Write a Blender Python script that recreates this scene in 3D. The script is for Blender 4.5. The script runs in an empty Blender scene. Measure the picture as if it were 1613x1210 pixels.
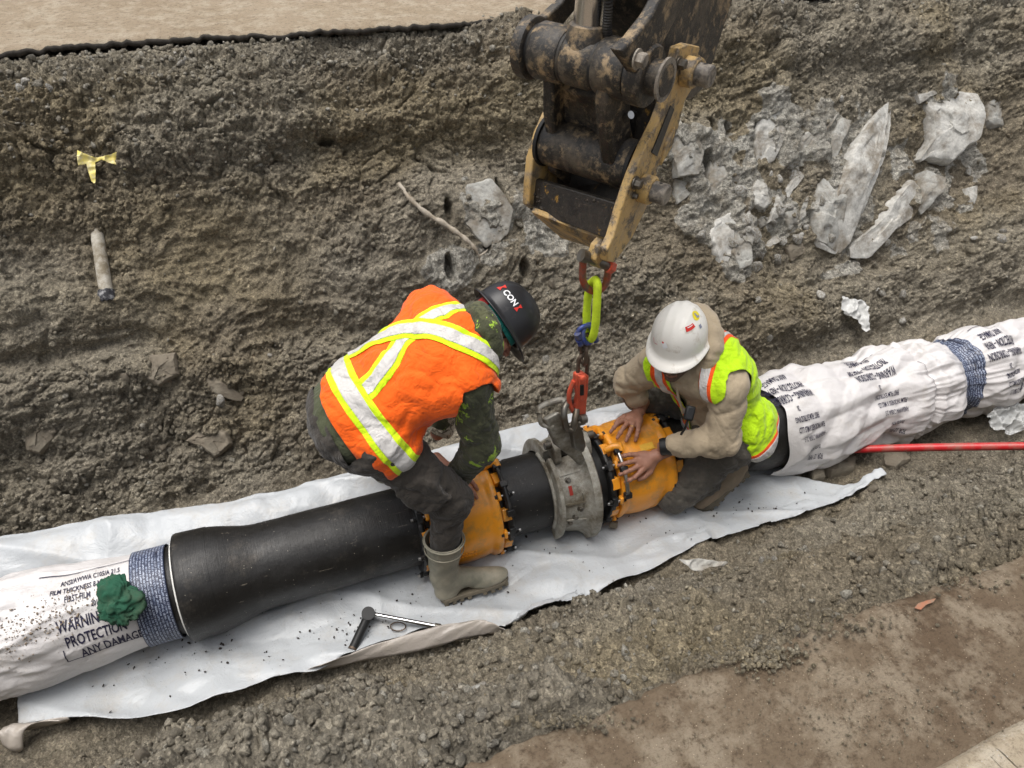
import bpy, bmesh, math, random
import numpy as np
from math import radians, sin, cos, pi, sqrt, atan2
from mathutils import Vector, Matrix
from mathutils.bvhtree import BVHTree

# ------------------------------------------------------------------ scene, camera, light
SC = bpy.context.scene
COL = SC.collection
random.seed(7); RNG = np.random.default_rng(11)

PITCH, YAW, ROLL = radians(39.93339), radians(22.89233), radians(2.3)
CAM = np.array([0.0, 0.0, 2.70])
FW = np.array([sin(YAW)*cos(PITCH), cos(YAW)*cos(PITCH), -sin(PITCH)])
_R = np.array([cos(YAW), -sin(YAW), 0.0]); _U = np.cross(_R, FW)
RT = _R*cos(ROLL) + _U*sin(ROLL); UP = -_R*sin(ROLL) + _U*cos(ROLL)
FPX = 1200.0
cd = bpy.data.cameras.new('camera'); cam = bpy.data.objects.new('camera', cd); COL.objects.link(cam)
cam.matrix_world = Matrix(((RT[0], UP[0], -FW[0], CAM[0]), (RT[1], UP[1], -FW[1], CAM[1]), (RT[2], UP[2], -FW[2], CAM[2]), (0, 0, 0, 1)))
cd.sensor_width = 36.0; cd.lens = 36.0*FPX/1613.0; cd.clip_start = 0.05; cd.clip_end = 600
SC.camera = cam

w = bpy.data.worlds.new('World'); SC.world = w; w.use_nodes = True
wn, wl = w.node_tree.nodes, w.node_tree.links
wn.clear()
wo = wn.new('ShaderNodeOutputWorld'); wb = wn.new('ShaderNodeBackground'); ws = wn.new('ShaderNodeTexSky'); hs = wn.new('ShaderNodeHueSaturation')
SUN_EL, SUN_AZ = radians(77), radians(285)      # azimuth measured from +Y towards +X
ws.sky_type = 'NISHITA'; ws.sun_disc = False; ws.sun_elevation = SUN_EL; ws.sun_rotation = SUN_AZ
ws.air_density = 1.0; ws.dust_density = 6.0; ws.ozone_density = 1.0
hs.inputs['Saturation'].default_value = 0.30
wl.new(ws.outputs[0], hs.inputs['Color']); wl.new(hs.outputs[0], wb.inputs[0]); wl.new(wb.outputs[0], wo.inputs[0])
wb.inputs[1].default_value = 0.15
sd = bpy.data.lights.new('sun', 'SUN'); sun = bpy.data.objects.new('sun', sd); COL.objects.link(sun)
sd.energy = 1.45; sd.angle = radians(40); sd.color = (1.0, 0.965, 0.91)
_sv = Vector((sin(SUN_AZ)*cos(SUN_EL), cos(SUN_AZ)*cos(SUN_EL), sin(SUN_EL)))
sun.rotation_euler = _sv.to_track_quat('Z', 'Y').to_euler()
SC.view_settings.view_transform = 'Standard'; SC.view_settings.look = 'None'
SC.view_settings.gamma = 1.0; SC.view_settings.use_curve_mapping = False
SC.view_settings.exposure = 0.30

# ------------------------------------------------------------------ survey helpers: a sight line met with a real plane
def sight(x, y):
    return (x-806.5)/FPX*RT - (y-605.0)/FPX*UP + FW
def at(x, y, **k):
    d = sight(x, y)
    if 'z' in k: t = (k['z']-CAM[2])/d[2]
    elif 'Y' in k: t = (k['Y']-CAM[1])/d[1]
    elif 'p' in k:
        n = np.asarray(k['n'], float); t = ((np.asarray(k['p'], float)-CAM)@n)/(d@n)
    else: t = k['d']
    return CAM + t*d
def proj(P):
    d = np.asarray(P, float)-CAM; z = d@FW
    return (806.5+FPX*(d@RT)/z, 605-FPX*(d@UP)/z)
def V3(a): return np.asarray(a, float)
def nrm(a):
    a = V3(a); return a/np.linalg.norm(a)
def sstep(a, b, x):
    t = np.clip((x-a)/(b-a), 0, 1); return t*t*(3-2*t)

# ------------------------------------------------------------------ noise (numpy)
def _h2(ix, iy, seed=0):
    h = (ix.astype(np.int64)*374761393 + iy.astype(np.int64)*668265263 + seed*1442695041) & 0xffffffff
    h = ((h ^ (h >> 13))*1274126177) & 0xffffffff
    h = h ^ (h >> 16)
    return (h & 0xffffff).astype(np.float32)/16777216.0
def vnoise2(x, y, seed=0):
    ix, iy = np.floor(x), np.floor(y); fx, fy = x-ix, y-iy
    fx = fx*fx*fx*(fx*(fx*6-15)+10); fy = fy*fy*fy*(fy*(fy*6-15)+10)
    a = _h2(ix, iy, seed); b = _h2(ix+1, iy, seed); c = _h2(ix, iy+1, seed); d = _h2(ix+1, iy+1, seed)
    return (a+(b-a)*fx+(c-a)*fy+(a-b-c+d)*fx*fy)*2-1
def fbm2(x, y, oct=4, seed=0, lac=2.03, gain=0.5):
    s = 0; a = 1.0; n = 0
    for i in range(oct):
        s = s + a*vnoise2(x+17.3*i, y-9.1*i, seed+i); n += a; a *= gain; x = x*lac; y = y*lac
    return s/n
def worley2(x, y, seed=0, jit=0.95):
    ix, iy = np.floor(x), np.floor(y)
    f1 = np.full(x.shape, 9.0, np.float32); f2 = f1.copy(); idv = np.zeros(x.shape, np.float32)
    for dx in (-1, 0, 1):
        for dy in (-1, 0, 1):
            cx, cy = ix+dx, iy+dy
            px = cx+0.5+(_h2(cx, cy, seed)-0.5)*jit; py = cy+0.5+(_h2(cx, cy, seed+5)-0.5)*jit
            d = np.sqrt((x-px)**2+(y-py)**2).astype(np.float32)
            m = d < f1
            f2 = np.where(m, f1, np.minimum(f2, d)); idv = np.where(m, _h2(cx, cy, seed+9), idv); f1 = np.where(m, d, f1)
    return f1, f2, idv
def vnoise3(P, seed=0):
    P = np.asarray(P, np.float32)
    i = np.floor(P); f = P-i; f = f*f*(3-2*f)
    def hh(a, b, c):
        return _h2(i[..., 0]+a + 57*(i[..., 2]+c), i[..., 1]+b + 131*(i[..., 2]+c), seed)
    r = 0
    for a in (0, 1):
        wa = f[..., 0] if a else 1-f[..., 0]
        for b in (0, 1):
            wb_ = f[..., 1] if b else 1-f[..., 1]
            for c in (0, 1):
                wc = f[..., 2] if c else 1-f[..., 2]
                r = r + hh(a, b, c)*wa*wb_*wc
    return r*2-1
def fbm3(P, oct=3, seed=0):
    s = 0; a = 1.0; n = 0
    for k in range(oct):
        s = s+a*vnoise3(P*(2.0**k)+k*7.7, seed+k); n += a; a *= 0.5
    return s/n

# ------------------------------------------------------------------ object helpers
def tag(o, label=None, cat=None, group=None, kind=None):
    if label: o['label'] = label
    if cat: o['category'] = cat
    if group: o['group'] = group
    if kind: o['kind'] = kind
    return o
def empty(name, loc, label, cat, group=None):
    o = bpy.data.objects.new(name, None); COL.objects.link(o); o.location = Vector(loc); o.empty_display_size = .05
    return tag(o, label, cat, group)
def mesh_obj(name, verts, faces, mat=None, parent=None, smooth=True, loc=None, attrs=None, uv=None):
    """world-space verts; stored relative to parent/loc so every object keeps its own origin"""
    verts = np.asarray(verts, np.float64).reshape(-1, 3)
    org = np.zeros(3)
    if loc is not None: org = V3(loc)
    elif parent is None: org = verts.mean(0)*[1, 1, 0]+[0, 0, verts[:, 2].min()]
    elif parent is not None: org = np.array(world_loc(parent))
    me = bpy.data.meshes.new(name)
    vv = verts-org
    if isinstance(faces, np.ndarray):
        n, k = faces.shape
        me.vertices.add(len(vv)); me.vertices.foreach_set('co', vv.astype(np.float32).ravel())
        me.loops.add(n*k); me.loops.foreach_set('vertex_index', faces.astype(np.int32).ravel())
        me.polygons.add(n); me.polygons.foreach_set('loop_start', np.arange(0, n*k, k, dtype=np.int32))
        try: me.polygons.foreach_set('loop_total', np.full(n, k, np.int32))
        except Exception: pass
        me.update(calc_edges=True)
    else:
        me.from_pydata([tuple(v) for v in vv], [], [tuple(int(i) for i in f) for f in faces]); me.update()
    if attrs:
        for k_, v_ in attrs.items():
            at_ = me.attributes.new(k_, 'FLOAT', 'POINT'); at_.data.foreach_set('value', np.asarray(v_, np.float32).ravel())
    if smooth and len(me.polygons): me.polygons.foreach_set('use_smooth', np.ones(len(me.polygons), bool))
    o = bpy.data.objects.new(name, me); COL.objects.link(o)
    if mat: me.materials.append(mat)
    if parent is not None:
        o.parent = parent
        if loc is not None: o.location = Vector(org-np.array(world_loc(parent)))
    else: o.location = Vector(org)
    return o
def world_loc(o):
    p = Vector(o.location)
    while o.parent: o = o.parent; p = p+Vector(o.location)
    return tuple(p)
def shade_auto(o, ang=35):
    me = o.data
    bm = bmesh.new(); bm.from_mesh(me)
    c = radians(ang)
    for e in bm.edges:
        if len(e.link_faces) == 2: e.smooth = e.calc_face_angle(0) < c
        else: e.smooth = False
    for f in bm.faces: f.smooth = True
    bm.to_mesh(me); bm.free(); return o
def bevel(o, wd=0.004, seg=2):
    m = o.modifiers.new('bevel', 'BEVEL'); m.width = wd; m.segments = seg; m.limit_method = 'ANGLE'; m.angle_limit = radians(35)
    return o

class MB:
    """collects simple solids in world space"""
    def __init__(s): s.v = []; s.f = []
    def add(s, v, f):
        n = len(s.v); s.v += [tuple(map(float, p)) for p in v]; s.f += [tuple(i+n for i in q) for q in f]; return s
    def box(s, c, ax, half):
        c = V3(c); a, b, d = [V3(q) for q in ax]
        vs = [c+i*a*half[0]+j*b*half[1]+k*d*half[2] for i in (-1, 1) for j in (-1, 1) for k in (-1, 1)]
        fs = [(0, 1, 3, 2), (4, 6, 7, 5), (0, 4, 5, 1), (2, 3, 7, 6), (0, 2, 6, 4), (1, 5, 7, 3)]
        if np.dot(np.cross(a, b), d) < 0: fs = [q[::-1] for q in fs]
        return s.add(vs, fs)
    def prism(s, poly, nvec, thick):
        """poly: list of 3D pts on a plane; extruded by thick along nvec (both sides half)"""
        nvec = nrm(nvec); P = [V3(p) for p in poly]; n = len(P)
        a = [p+nvec*thick/2 for p in P]; b = [p-nvec*thick/2 for p in P]
        area = sum(np.cross(P[i]-P[0], P[(i+1) % n]-P[0]) for i in range(n))
        ccw = np.dot(area, nvec) > 0
        top = tuple(range(n)); bot = tuple(range(2*n-1, n-1, -1))
        side = [(i, i+n, (i+1) % n+n, (i+1) % n) for i in range(n)]
        if not ccw: top = top[::-1]; bot = bot[::-1]; side = [q[::-1] for q in side]
        return s.add(a+b, [top, bot]+side)
    def lathe(s, p0, axis, prof, seg=32, cap=True):
        """prof: list of (dist along axis, radius)"""
        axis = nrm(axis); t = np.array([0, 0, 1.]) if abs(axis[2]) < .9 else np.array([1., 0, 0])
        e1 = nrm(np.cross(axis, t)); e2 = np.cross(axis, e1); p0 = V3(p0)
        vs = []; fs = []
        for (h, r) in prof:
            for k in range(seg):
                a = 2*pi*k/seg; vs.append(p0+axis*h+r*(cos(a)*e1+sin(a)*e2))
        m = len(prof)
        for i in range(m-1):
            for k in range(seg):
                k2 = (k+1) % seg; fs.append((i*seg+k, i*seg+k2, (i+1)*seg+k2, (i+1)*seg+k))
        if cap:
            fs.append(tuple(range(seg))[::-1]); fs.append(tuple((m-1)*seg+k for k in range(seg)))
        return s.add(vs, fs)
    def cyl(s, a, b, r, seg=20, r2=None):
        a, b = V3(a), V3(b); L = np.linalg.norm(b-a); r2 = r if r2 is None else r2
        return s.lathe(a, b-a, [(0, r), (L, r2)], seg)
    def tube(s, pts, r, seg=10, closed=False, cap=True):
        P = [V3(p) for p in pts]; n = len(P); vs = []; fs = []
        rr = r if hasattr(r, '__len__') else [r]*n
        up = None
        for i in range(n):
            if closed: t = P[(i+1) % n]-P[i-1]
            else: t = P[min(i+1, n-1)]-P[max(i-1, 0)]
            t = nrm(t)
            if up is None:
                up = np.array([0, 0, 1.]) if abs(t[2]) < .8 else np.array([1., 0, 0])
            e1 = nrm(up-t*np.dot(up, t)); up = e1; e2 = np.cross(t, e1)
            for k in range(seg):
                a = 2*pi*k/seg; vs.append(P[i]+rr[i]*(cos(a)*e1+sin(a)*e2))
        m = n if closed else n-1
        for i in range(m):
            j = (i+1) % n
            for k in range(seg):
                k2 = (k+1) % seg; fs.append((i*seg+k, i*seg+k2, j*seg+k2, j*seg+k))
        if not closed and cap:
            fs.append(tuple(range(seg))[::-1]); fs.append(tuple((n-1)*seg+k for k in range(seg)))
        return s.add(vs, fs)
    def bolt(s, p, axis, r=.012, h=.01, washer=True):
        axis = nrm(axis); p = V3(p)
        if washer: s.lathe(p, axis, [(0, r*1.35), (h*.2, r*1.35)], 16)
        s.lathe(p+axis*h*.2, axis, [(0, r), (h*.85, r), (h, r*.85)], 6)
        return s
    def build(s, name, mat=None, parent=None, smooth=True, ang=35, bev=None, loc=None):
        o = mesh_obj(name, s.v, s.f, mat, parent, smooth, loc)
        if smooth: shade_auto(o, ang)
        if bev: bevel(o, bev)
        return o
def spline(pts, n):
    """Catmull-Rom through pts"""
    P = [V3(p) for p in pts]; P = [2*P[0]-P[1]]+P+[2*P[-1]-P[-2]]; out = []
    m = len(P)-3
    for i in range(m):
        a, b, c, d = P[i:i+4]; k = max(1, n//m)
        for j in range(k):
            t = j/k; out.append(.5*((2*b)+(-a+c)*t+(2*a-5*b+4*c-d)*t*t+(-a+3*b-3*c+d)*t**3))
    out.append(P[-2]); return out

# ------------------------------------------------------------------ material helpers
class NT:
    def __init__(s, name):
        s.m = bpy.data.materials.new(name); s.m.use_nodes = True; s.n = s.m.node_tree.nodes; s.l = s.m.node_tree.links
        s.b = s.n['Principled BSDF']; s.b.inputs['Specular IOR Level'].default_value = .4
        s.tc = None
    def co(s, kind='Object'):
        if s.tc is None: s.tc = s.n.new('ShaderNodeTexCoord')
        return s.tc.outputs[kind]
    def put(s, inp, val):
        if hasattr(val, 'is_linked') or hasattr(val, 'links'): s.l.new(val, inp)
        else: inp.default_value = val
    def scaled(s, sc, kind='Object', rot=(0, 0, 0)):
        m = s.n.new('ShaderNodeMapping'); s.l.new(s.co(kind), m.inputs[0]); m.inputs['Scale'].default_value = sc; m.inputs['Rotation'].default_value = rot
        return m.outputs[0]
    def noise(s, scale, detail=6, rough=.6, vec=None, dist=0):
        t = s.n.new('ShaderNodeTexNoise'); s.l.new(vec if vec is not None else s.co(), t.inputs['Vector'])
        t.inputs['Scale'].default_value = scale; t.inputs['Detail'].default_value = detail; t.inputs['Roughness'].default_value = rough; t.inputs['Distortion'].default_value = dist
        return t.outputs[0]
    def voro(s, scale, feat='F1', vec=None, out='Distance', rnd=1):
        t = s.n.new('ShaderNodeTexVoronoi'); t.feature = feat; s.l.new(vec if vec is not None else s.co(), t.inputs['Vector'])
        t.inputs['Scale'].default_value = scale; t.inputs['Randomness'].default_value = rnd
        return t.outputs[out]
    def attr(s, name):
        a = s.n.new('ShaderNodeAttribute'); a.attribute_name = name; return a.outputs['Fac']
    def ramp(s, fac, stops):
        r = s.n.new('ShaderNodeValToRGB'); s.l.new(fac, r.inputs[0]); e = r.color_ramp.elements
        while len(e) < len(stops): e.new(.5)
        for i, (p, c) in enumerate(stops):
            e[i].position = p; e[i].color = (c, c, c, 1) if not hasattr(c, '__len__') else (*c, 1)
        return r.outputs[0]
    def mix(s, fac, a, b, mode='MIX'):
        m = s.n.new('ShaderNodeMix'); m.data_type = 'RGBA'; m.blend_type = mode
        s.put(m.inputs[0], fac)
        for i, v in ((6, a), (7, b)):
            if hasattr(v, '__len__') and not hasattr(v, 'links'): v = (*v[:3], 1)
            s.put(m.inputs[i], v)
        return m.outputs[2]
    def math(s, op, a, b=0, c=None, clamp=False):
        m = s.n.new('ShaderNodeMath'); m.operation = op; m.use_clamp = clamp
        s.put(m.inputs[0], a); s.put(m.inputs[1], b)
        if c is not None: s.put(m.inputs[2], c)
        return m.outputs[0]
    def bump(s, h, strength=.3, dist=.005, prev=None):
        b = s.n.new('ShaderNodeBump'); s.l.new(h, b.inputs['Height']); b.inputs['Strength'].default_value = strength; b.inputs['Distance'].default_value = dist
        if prev is not None: s.l.new(prev, b.inputs['Normal'])
        return b.outputs[0]
    def fin(s, col, rough=.6, metal=0, normal=None, **kw):
        if hasattr(col, '__len__') and not hasattr(col, 'links'): col = (*col[:3], 1)
        s.put(s.b.inputs['Base Color'], col); s.put(s.b.inputs['Roughness'], rough); s.put(s.b.inputs['Metallic'], metal)
        if normal is not None: s.l.new(normal, s.b.inputs['Normal'])
        for k, v in kw.items(): s.put(s.b.inputs[k.replace('_', ' ')], v)
        return s.m
def simple(name, col, rough=.6, metal=0, var=.25, scale=30, bump=.15, bd=.002, dirt=None, dirt_amt=.5, dirt_scale=8, spec=.4):
    t = NT(name); n1 = t.noise(scale, 5, .6)
    c = t.mix(n1, tuple(x*(1-var) for x in col), tuple(min(1, x*(1+var)) for x in col))
    if dirt:
        m = t.ramp(t.noise(dirt_scale, 8, .7), [(1-dirt_amt-.12, 0.), (1-dirt_amt+.12, 1.)])
        c = t.mix(m, c, dirt)
    t.b.inputs['Specular IOR Level'].default_value = spec
    return t.fin(c, rough, metal, t.bump(t.noise(scale*3, 6, .65), bump, bd))
# ------------------------------------------------------------------ terrain: one excavated sheet, road to road
PROF = np.array([(.30, 1.19), (.58, 1.19), (.70, 1.12), (.92, .80), (1.16, .44), (1.40, .13), (1.56, -.03), (1.75, -.04), (2.52, -.04), (2.70, .02),
                 (2.93, .22), (3.18, .54), (3.46, .93), (3.72, 1.30), (3.90, 1.50), (4.04, 1.57), (4.5, 1.57)])
_seg = np.r_[0, np.cumsum(np.hypot(*np.diff(PROF, axis=0).T))]
def _smooth(a, n):
    k = np.ones(n)/n
    return np.convolve(np.pad(a, (n//2, n-1-n//2), 'edge'), k, 'valid')
_sd = np.linspace(0, _seg[-1], 1200)
_py = _smooth(_smooth(np.interp(_sd, _seg, PROF[:, 0]), 40), 30); _pz = _smooth(_smooth(np.interp(_sd, _seg, PROF[:, 1]), 40), 30)
_ty, _tz = np.gradient(_py), np.gradient(_pz); _tl = np.hypot(_ty, _tz); _ny, _nz = -_tz/_tl, _ty/_tl      # normal points up and out of the ground
def prof_at(s): return np.interp(s, _sd, _py), np.interp(s, _sd, _pz), np.interp(s, _sd, _ny), np.interp(s, _sd, _nz)
def wallpt(px, py, lift=0.0, far=True):
    """where the sight line meets the undisplaced cut face; returns point, normal, (x, s)"""
    d = sight(px, py); ts = np.linspace(1.0, 9, 3000); P = CAM+ts[:, None]*d
    smin = 1.95 if far else 0
    sel = _sd > smin if far else _sd < 2.6
    zz = np.interp(P[:, 1], _py[sel], _pz[sel]); i = np.argmax((P[:, 2] < zz) & (P[:, 1] > (_py[sel][0] if far else -9)))
    p = P[i]; s = np.interp(p[1], _py, _sd); y, z, a, b = prof_at(s)
    return np.array([p[0], y+a*lift, z+b*lift]), np.array([0, a, b]), (p[0], s)
FEAT = []     # (x, s, rx, rs, rot, amp, kind)
def feat(px, py, wpx, hpx, amp, rot=0, kind='g', far=True):
    p, n, (x, s) = wallpt(px, py, far=far)
    q, _, (x2, s2) = wallpt(px+wpx, py, far=far); r, _, (x3, s3) = wallpt(px, py-hpx, far=far)
    FEAT.append((x, s, abs(x2-x), abs(s3-s), radians(rot), amp, kind))
# shelf and dark hollow under it on the far face
feat(620, 235, 260, 30, -.045); feat(600, 190, 300, 30, .03); feat(760, 240, 70, 26, -.05); feat(500, 228, 60, 18, -.05); feat(290, 285, 160, 24, -.025); feat(230, 250, 200, 22, .02)
feat(45, 490, 60, 60, .06); feat(90, 560, 120, 18, -.05); feat(120, 620, 200, 34, .05); feat(1340, 60, 160, 30, .05); feat(1380, 110, 240, 26, -.045); feat(1080, 140, 90, 60, -.05); feat(1540, 70, 40, 70, -.08)
feat(870, 420, 160, 60, .03); feat(700, 330, 90, 30, .03); feat(1090, 560, 220, 30, .05)
feat(420, 640, 120, 50, .05); feat(120, 790, 200, 50, .05); feat(330, 830, 160, 20, .03)
# smooth pale rock faces
for q in ((770, 330, 75, 62), (860, 345, 50, 50), (800, 400, 90, 30), (705, 430, 50, 40), (1090, 240, 50, 60), (1150, 230, 80, 60), (1215, 200, 40, 60), (1150, 380, 44, 70), (1240, 230, 50, 40), (1290, 200, 40, 50), (1470, 300, 40, 34), (1350, 420, 90, 14), (1330, 300, 110, 120), (1210, 330, 80, 90), (1480, 230, 90, 100), (1165, 300, 60, 90), (1120, 330, 50, 60), (1420, 380, 70, 40)):
    feat(*q, .022, 0, 'rock')
# drill holes
for q in ((746, 305, 7, 15), (702, 335, 8, 19), (788, 310, 7, 32), (758, 375, 8, 26), (705, 425, 8, 24), (1108, 206, 7, 14), (1142, 214, 6, 22), (1186, 214, 9, 17), (1056, 250, 8, 28), (1104, 262, 8, 22), (820, 425, 8, 16), (515, 222, 16, 9), (1410, 338, 20, 11)):
    feat(*q, -.13, 0, 'hole')
# near bank
for q in ((760, 1060, 90, 24, .05), (620, 1080, 60, 20, .035), (1180, 950, 120, 26, .05), (1330, 880, 160, 22, .045), (1440, 790, 160, 20, .05), (1230, 850, 150, 18, -.04), (1060, 1005, 55, 22, -.07), (1000, 1060, 60, 22, -.05),
          (960, 990, 90, 24, .05), (870, 1120, 80, 30, .04), (520, 1140, 130, 26, .04), (1090, 985, 40, 18, .05), (300, 1130, 200, 20, -.03), (1250, 960, 60, 26, .03), (1500, 850, 90, 26, .04)):
    feat(*q, 0, 'g', False)

def ground_height(X, S):
    X = X.astype(np.float32); S = S.astype(np.float32)
    floor = sstep(1.90, 2.06, S)*(1-sstep(2.86, 3.02, S))*(1-.62*sstep(2.35, 2.7, X))                # flat strip under the pipe
    farw = sstep(2.9, 3.2, S); near = 1-sstep(1.85, 2.02, S)
    wx = X+fbm2(X*1.7, S*1.7, 3, 71)*.10; wy = S+fbm2(X*1.7+9, S*1.7, 3, 72)*.10
    big = fbm2(wx*1.1, wy*1.5, 4, 3)*.13
    ledge = 1-np.abs(fbm2(wx*1.3+4, wy*3.8, 4, 5)); ledge = (ledge**3-.5)*.030
    med = fbm2(wx*5, wy*6, 7, 8, gain=.66)*.060
    rig = (1-np.abs(fbm2(wx*9, wy*13, 4, 12)))**2*.024
    h = (big*(1+.1*near)+ledge*farw+med*(1-.10*near)*(1-.30*sstep(3.6, 3.9, S)*(1-sstep(4.3, 4.7, S)))+rig*(1-.5*near))*(1-.86*floor)
    h += sstep(2.4, 3.6, X)*.015*np.exp(-((S-1.62)/.30)**2)+sstep(1.4, 2.6, X)*.05*np.exp(-((S-1.40)/.25)**2)+near*fbm2(wx*2.6, wy*4.2, 4, 27)*.055
    # where it breaks into clods, where it is a smeared cut
    cm = sstep(-.35, .3, fbm2(X*1.5+3, S*1.7, 3, 21))
    sb_ = 3.62+.22*fbm2(X*.9, S*0+2, 3, 23)-.3*sstep(1.5, 3, X); slump = sstep(2.95, 3.08, S)*(1-sstep(-.06, .10, S-sb_)); top = sstep(4.15, 4.45, S)
    h += slump*.05*sstep(-.5, -.05, S-sb_)
    C = np.clip(.40*cm+.80*slump+.55*top+.80*near*sstep(-.35, .30, fbm2(X*2.1+8, S*2.3, 3, 25))+.30-.17*sstep(3.6, 3.9, S)*(1-sstep(4.1, 4.4, S)), 0, 1)*(1-.8*floor)
    rk = np.zeros_like(h); hole = np.zeros_like(h)
    for (x, s, rx, rs, rot, amp, kind) in FEAT:
        dx, ds = (X-x), (S-s); r2 = (dx/rx)**2+(ds/rs)**2
        if kind == 'g': h += amp*np.exp(-r2*(1+.5*fbm2(X*7, S*7, 2, 31)))
        elif kind == 'rock':
            r = np.sqrt(r2)+fbm2(X*8, S*8, 3, 33)*.55; m = 1-sstep(.7, 1.05, r); rk = np.maximum(rk, m*(1 if rx < .25 else .75)*(1 if rx < .25 else sstep(-.15, .15, fbm2(X*6, S*5, 4, 35)))); h += amp*m*(1 if rx < .25 else .3)
        else:
            n = np.sqrt(r2)+fbm2(X*30, S*30, 2, 34)*.12; m = 1-sstep(.72, 1.08, n); hole = np.maximum(hole, m); h += amp*m*(.45+.55*np.clip((ds/rs)*.5+.5, 0, 1))
    crk = 1-.85*rk
    for c, sd_, a in ((.16, 41, .50), (.085, 42, .46), (.045, 43, .46), (.024, 44, .60), (.0125, 45, .60)):
        f1, f2, idv = worley2(wx/c+sd_, wy/c*1.08, sd_)
        dome = np.sqrt(np.clip(1-(f1/.72)**2, 0, 1))-.5; edge = sstep(.0, .14, f2-f1)
        wgt = C*crk*sstep(.15, .75, idv+(.25 if c < .05 else 0))
        if c > .08: wgt = wgt*sstep(-.1, .3, fbm2(X*2.2, S*2.2, 2, 61+sd_))
        h += dome*c*a*wgt*edge-(1-edge)*c*.10*wgt
    # crisp little facets on the smeared parts
    f1, f2, idv = worley2(wx/.05+.4*fbm2(X*20, S*20, 2, 51), wy/.028, 50)
    h += (idv-.5)*.008*sstep(0, .12, f2-f1)*(1-C*.7)*(1-.8*floor)*crk
    f1, f2, idv = worley2(wx/.075, wy/.13, 57)                      # rock: broken planes
    h += rk*((idv-.5)*.026*sstep(0, .06, f2-f1)+f1*.018)
    h += fbm2(X*60, S*60, 3, 55)*.0035*(1-.5*floor)+fbm2(X*28, S*28, 3, 56)*.006*(1-.7*floor)*crk
    return h, C, rk, hole, floor

NC, NR_ = 1080, 830
kk = np.linspace(-.72, .72, NC-24)
kk = np.r_[-np.linspace(1, 0, 12, endpoint=False)**2*6-.72, kk, .72+np.linspace(0, 1, 13)[1:]**2*2.0]
dens = np.where((_sd > 2.08) & (_sd < 2.88), .40, np.where(_sd < 2.08, 1.08, 1.0)); cdn = np.cumsum(dens); cdn /= cdn[-1]
ss = np.interp(np.linspace(0, 1, NR_), cdn, _sd)
yy, zz, nny, nnz = prof_at(ss)
# column spread follows how much of the trench can be seen at each depth, so detail is even
c1 = yy*RT[1]+(zz-CAM[2])*RT[2]; c2 = yy*FW[1]+(zz-CAM[2])*FW[2]
KX = np.clip(kk, -1.15, .98)
XG = (KX[None, :]*c2[:, None]-c1[:, None])/(RT[0]-KX[None, :]*FW[0])
ext = (kk-KX)*6.0; XG = XG+ext[None, :]
SG = np.repeat(ss[:, None], NC, 1)
HG, CG, RK, HO, FLO = ground_height(XG.ravel(), SG.ravel())
HG = HG.reshape(XG.shape)
XG2 = XG+fbm2(XG.astype(np.float32)*25, SG.astype(np.float32)*25, 3, 91)*.010*(CG.reshape(XG.shape))
YG = yy[:, None]+nny[:, None]*HG; ZG = zz[:, None]+nnz[:, None]*HG
# never poke through the road slabs
lim = np.where(YG < .66, 1.165+.05*sstep(.60, .68, YG), 9); ZG = np.minimum(ZG, lim); ZG = np.where(YG > 3.97, np.minimum(ZG, 1.570+.060*sstep(.0, .35, fbm2(XG.astype(np.float32)*1.6, XG.astype(np.float32)*0, 4, 93))*(YG < 4.03)-.03*sstep(4.04, 4.1, YG)), ZG)
GV = np.stack([XG2, YG, ZG], -1).reshape(-1, 3)
ii = np.arange((NR_-1)*NC).reshape(NR_-1, NC)[:, :-1].ravel()
GF = np.stack([ii, ii+1, ii+NC+1, ii+NC], 1)
_x, _s = XG.ravel().astype(np.float32), SG.ravel().astype(np.float32)
och = sstep(-.05, .45, fbm2(_x*1.3, _s*2.0, 4, 101)+.25*sstep(4.1, 4.5, _s)*(1-sstep(4.8, 4.95, _s))+.20*(sstep(.7, 1.0, _s)*(1-sstep(1.0, 1.5, _s))))
gry = sstep(-.2, .5, fbm2(_x*1.1+5, _s*1.5, 4, 102)+.45*(1-sstep(.8, 1.6, _s))*(1-sstep(.2, .8, _x))+.30*(1-sstep(1.6, 1.9, _s))+.45*sstep(2.7, 3.0, _s)*(1-sstep(3.4, 3.8, _s))+.5*sstep(4.85, 5.0, _s))
damp = sstep(.0, .5, fbm2(_x*.9, _s*1.3+7, 4, 103)+.35*FLO-.2*sstep(4.4, 4.8, _s)-.22*(1-sstep(1.3, 1.9, _s)))

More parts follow.
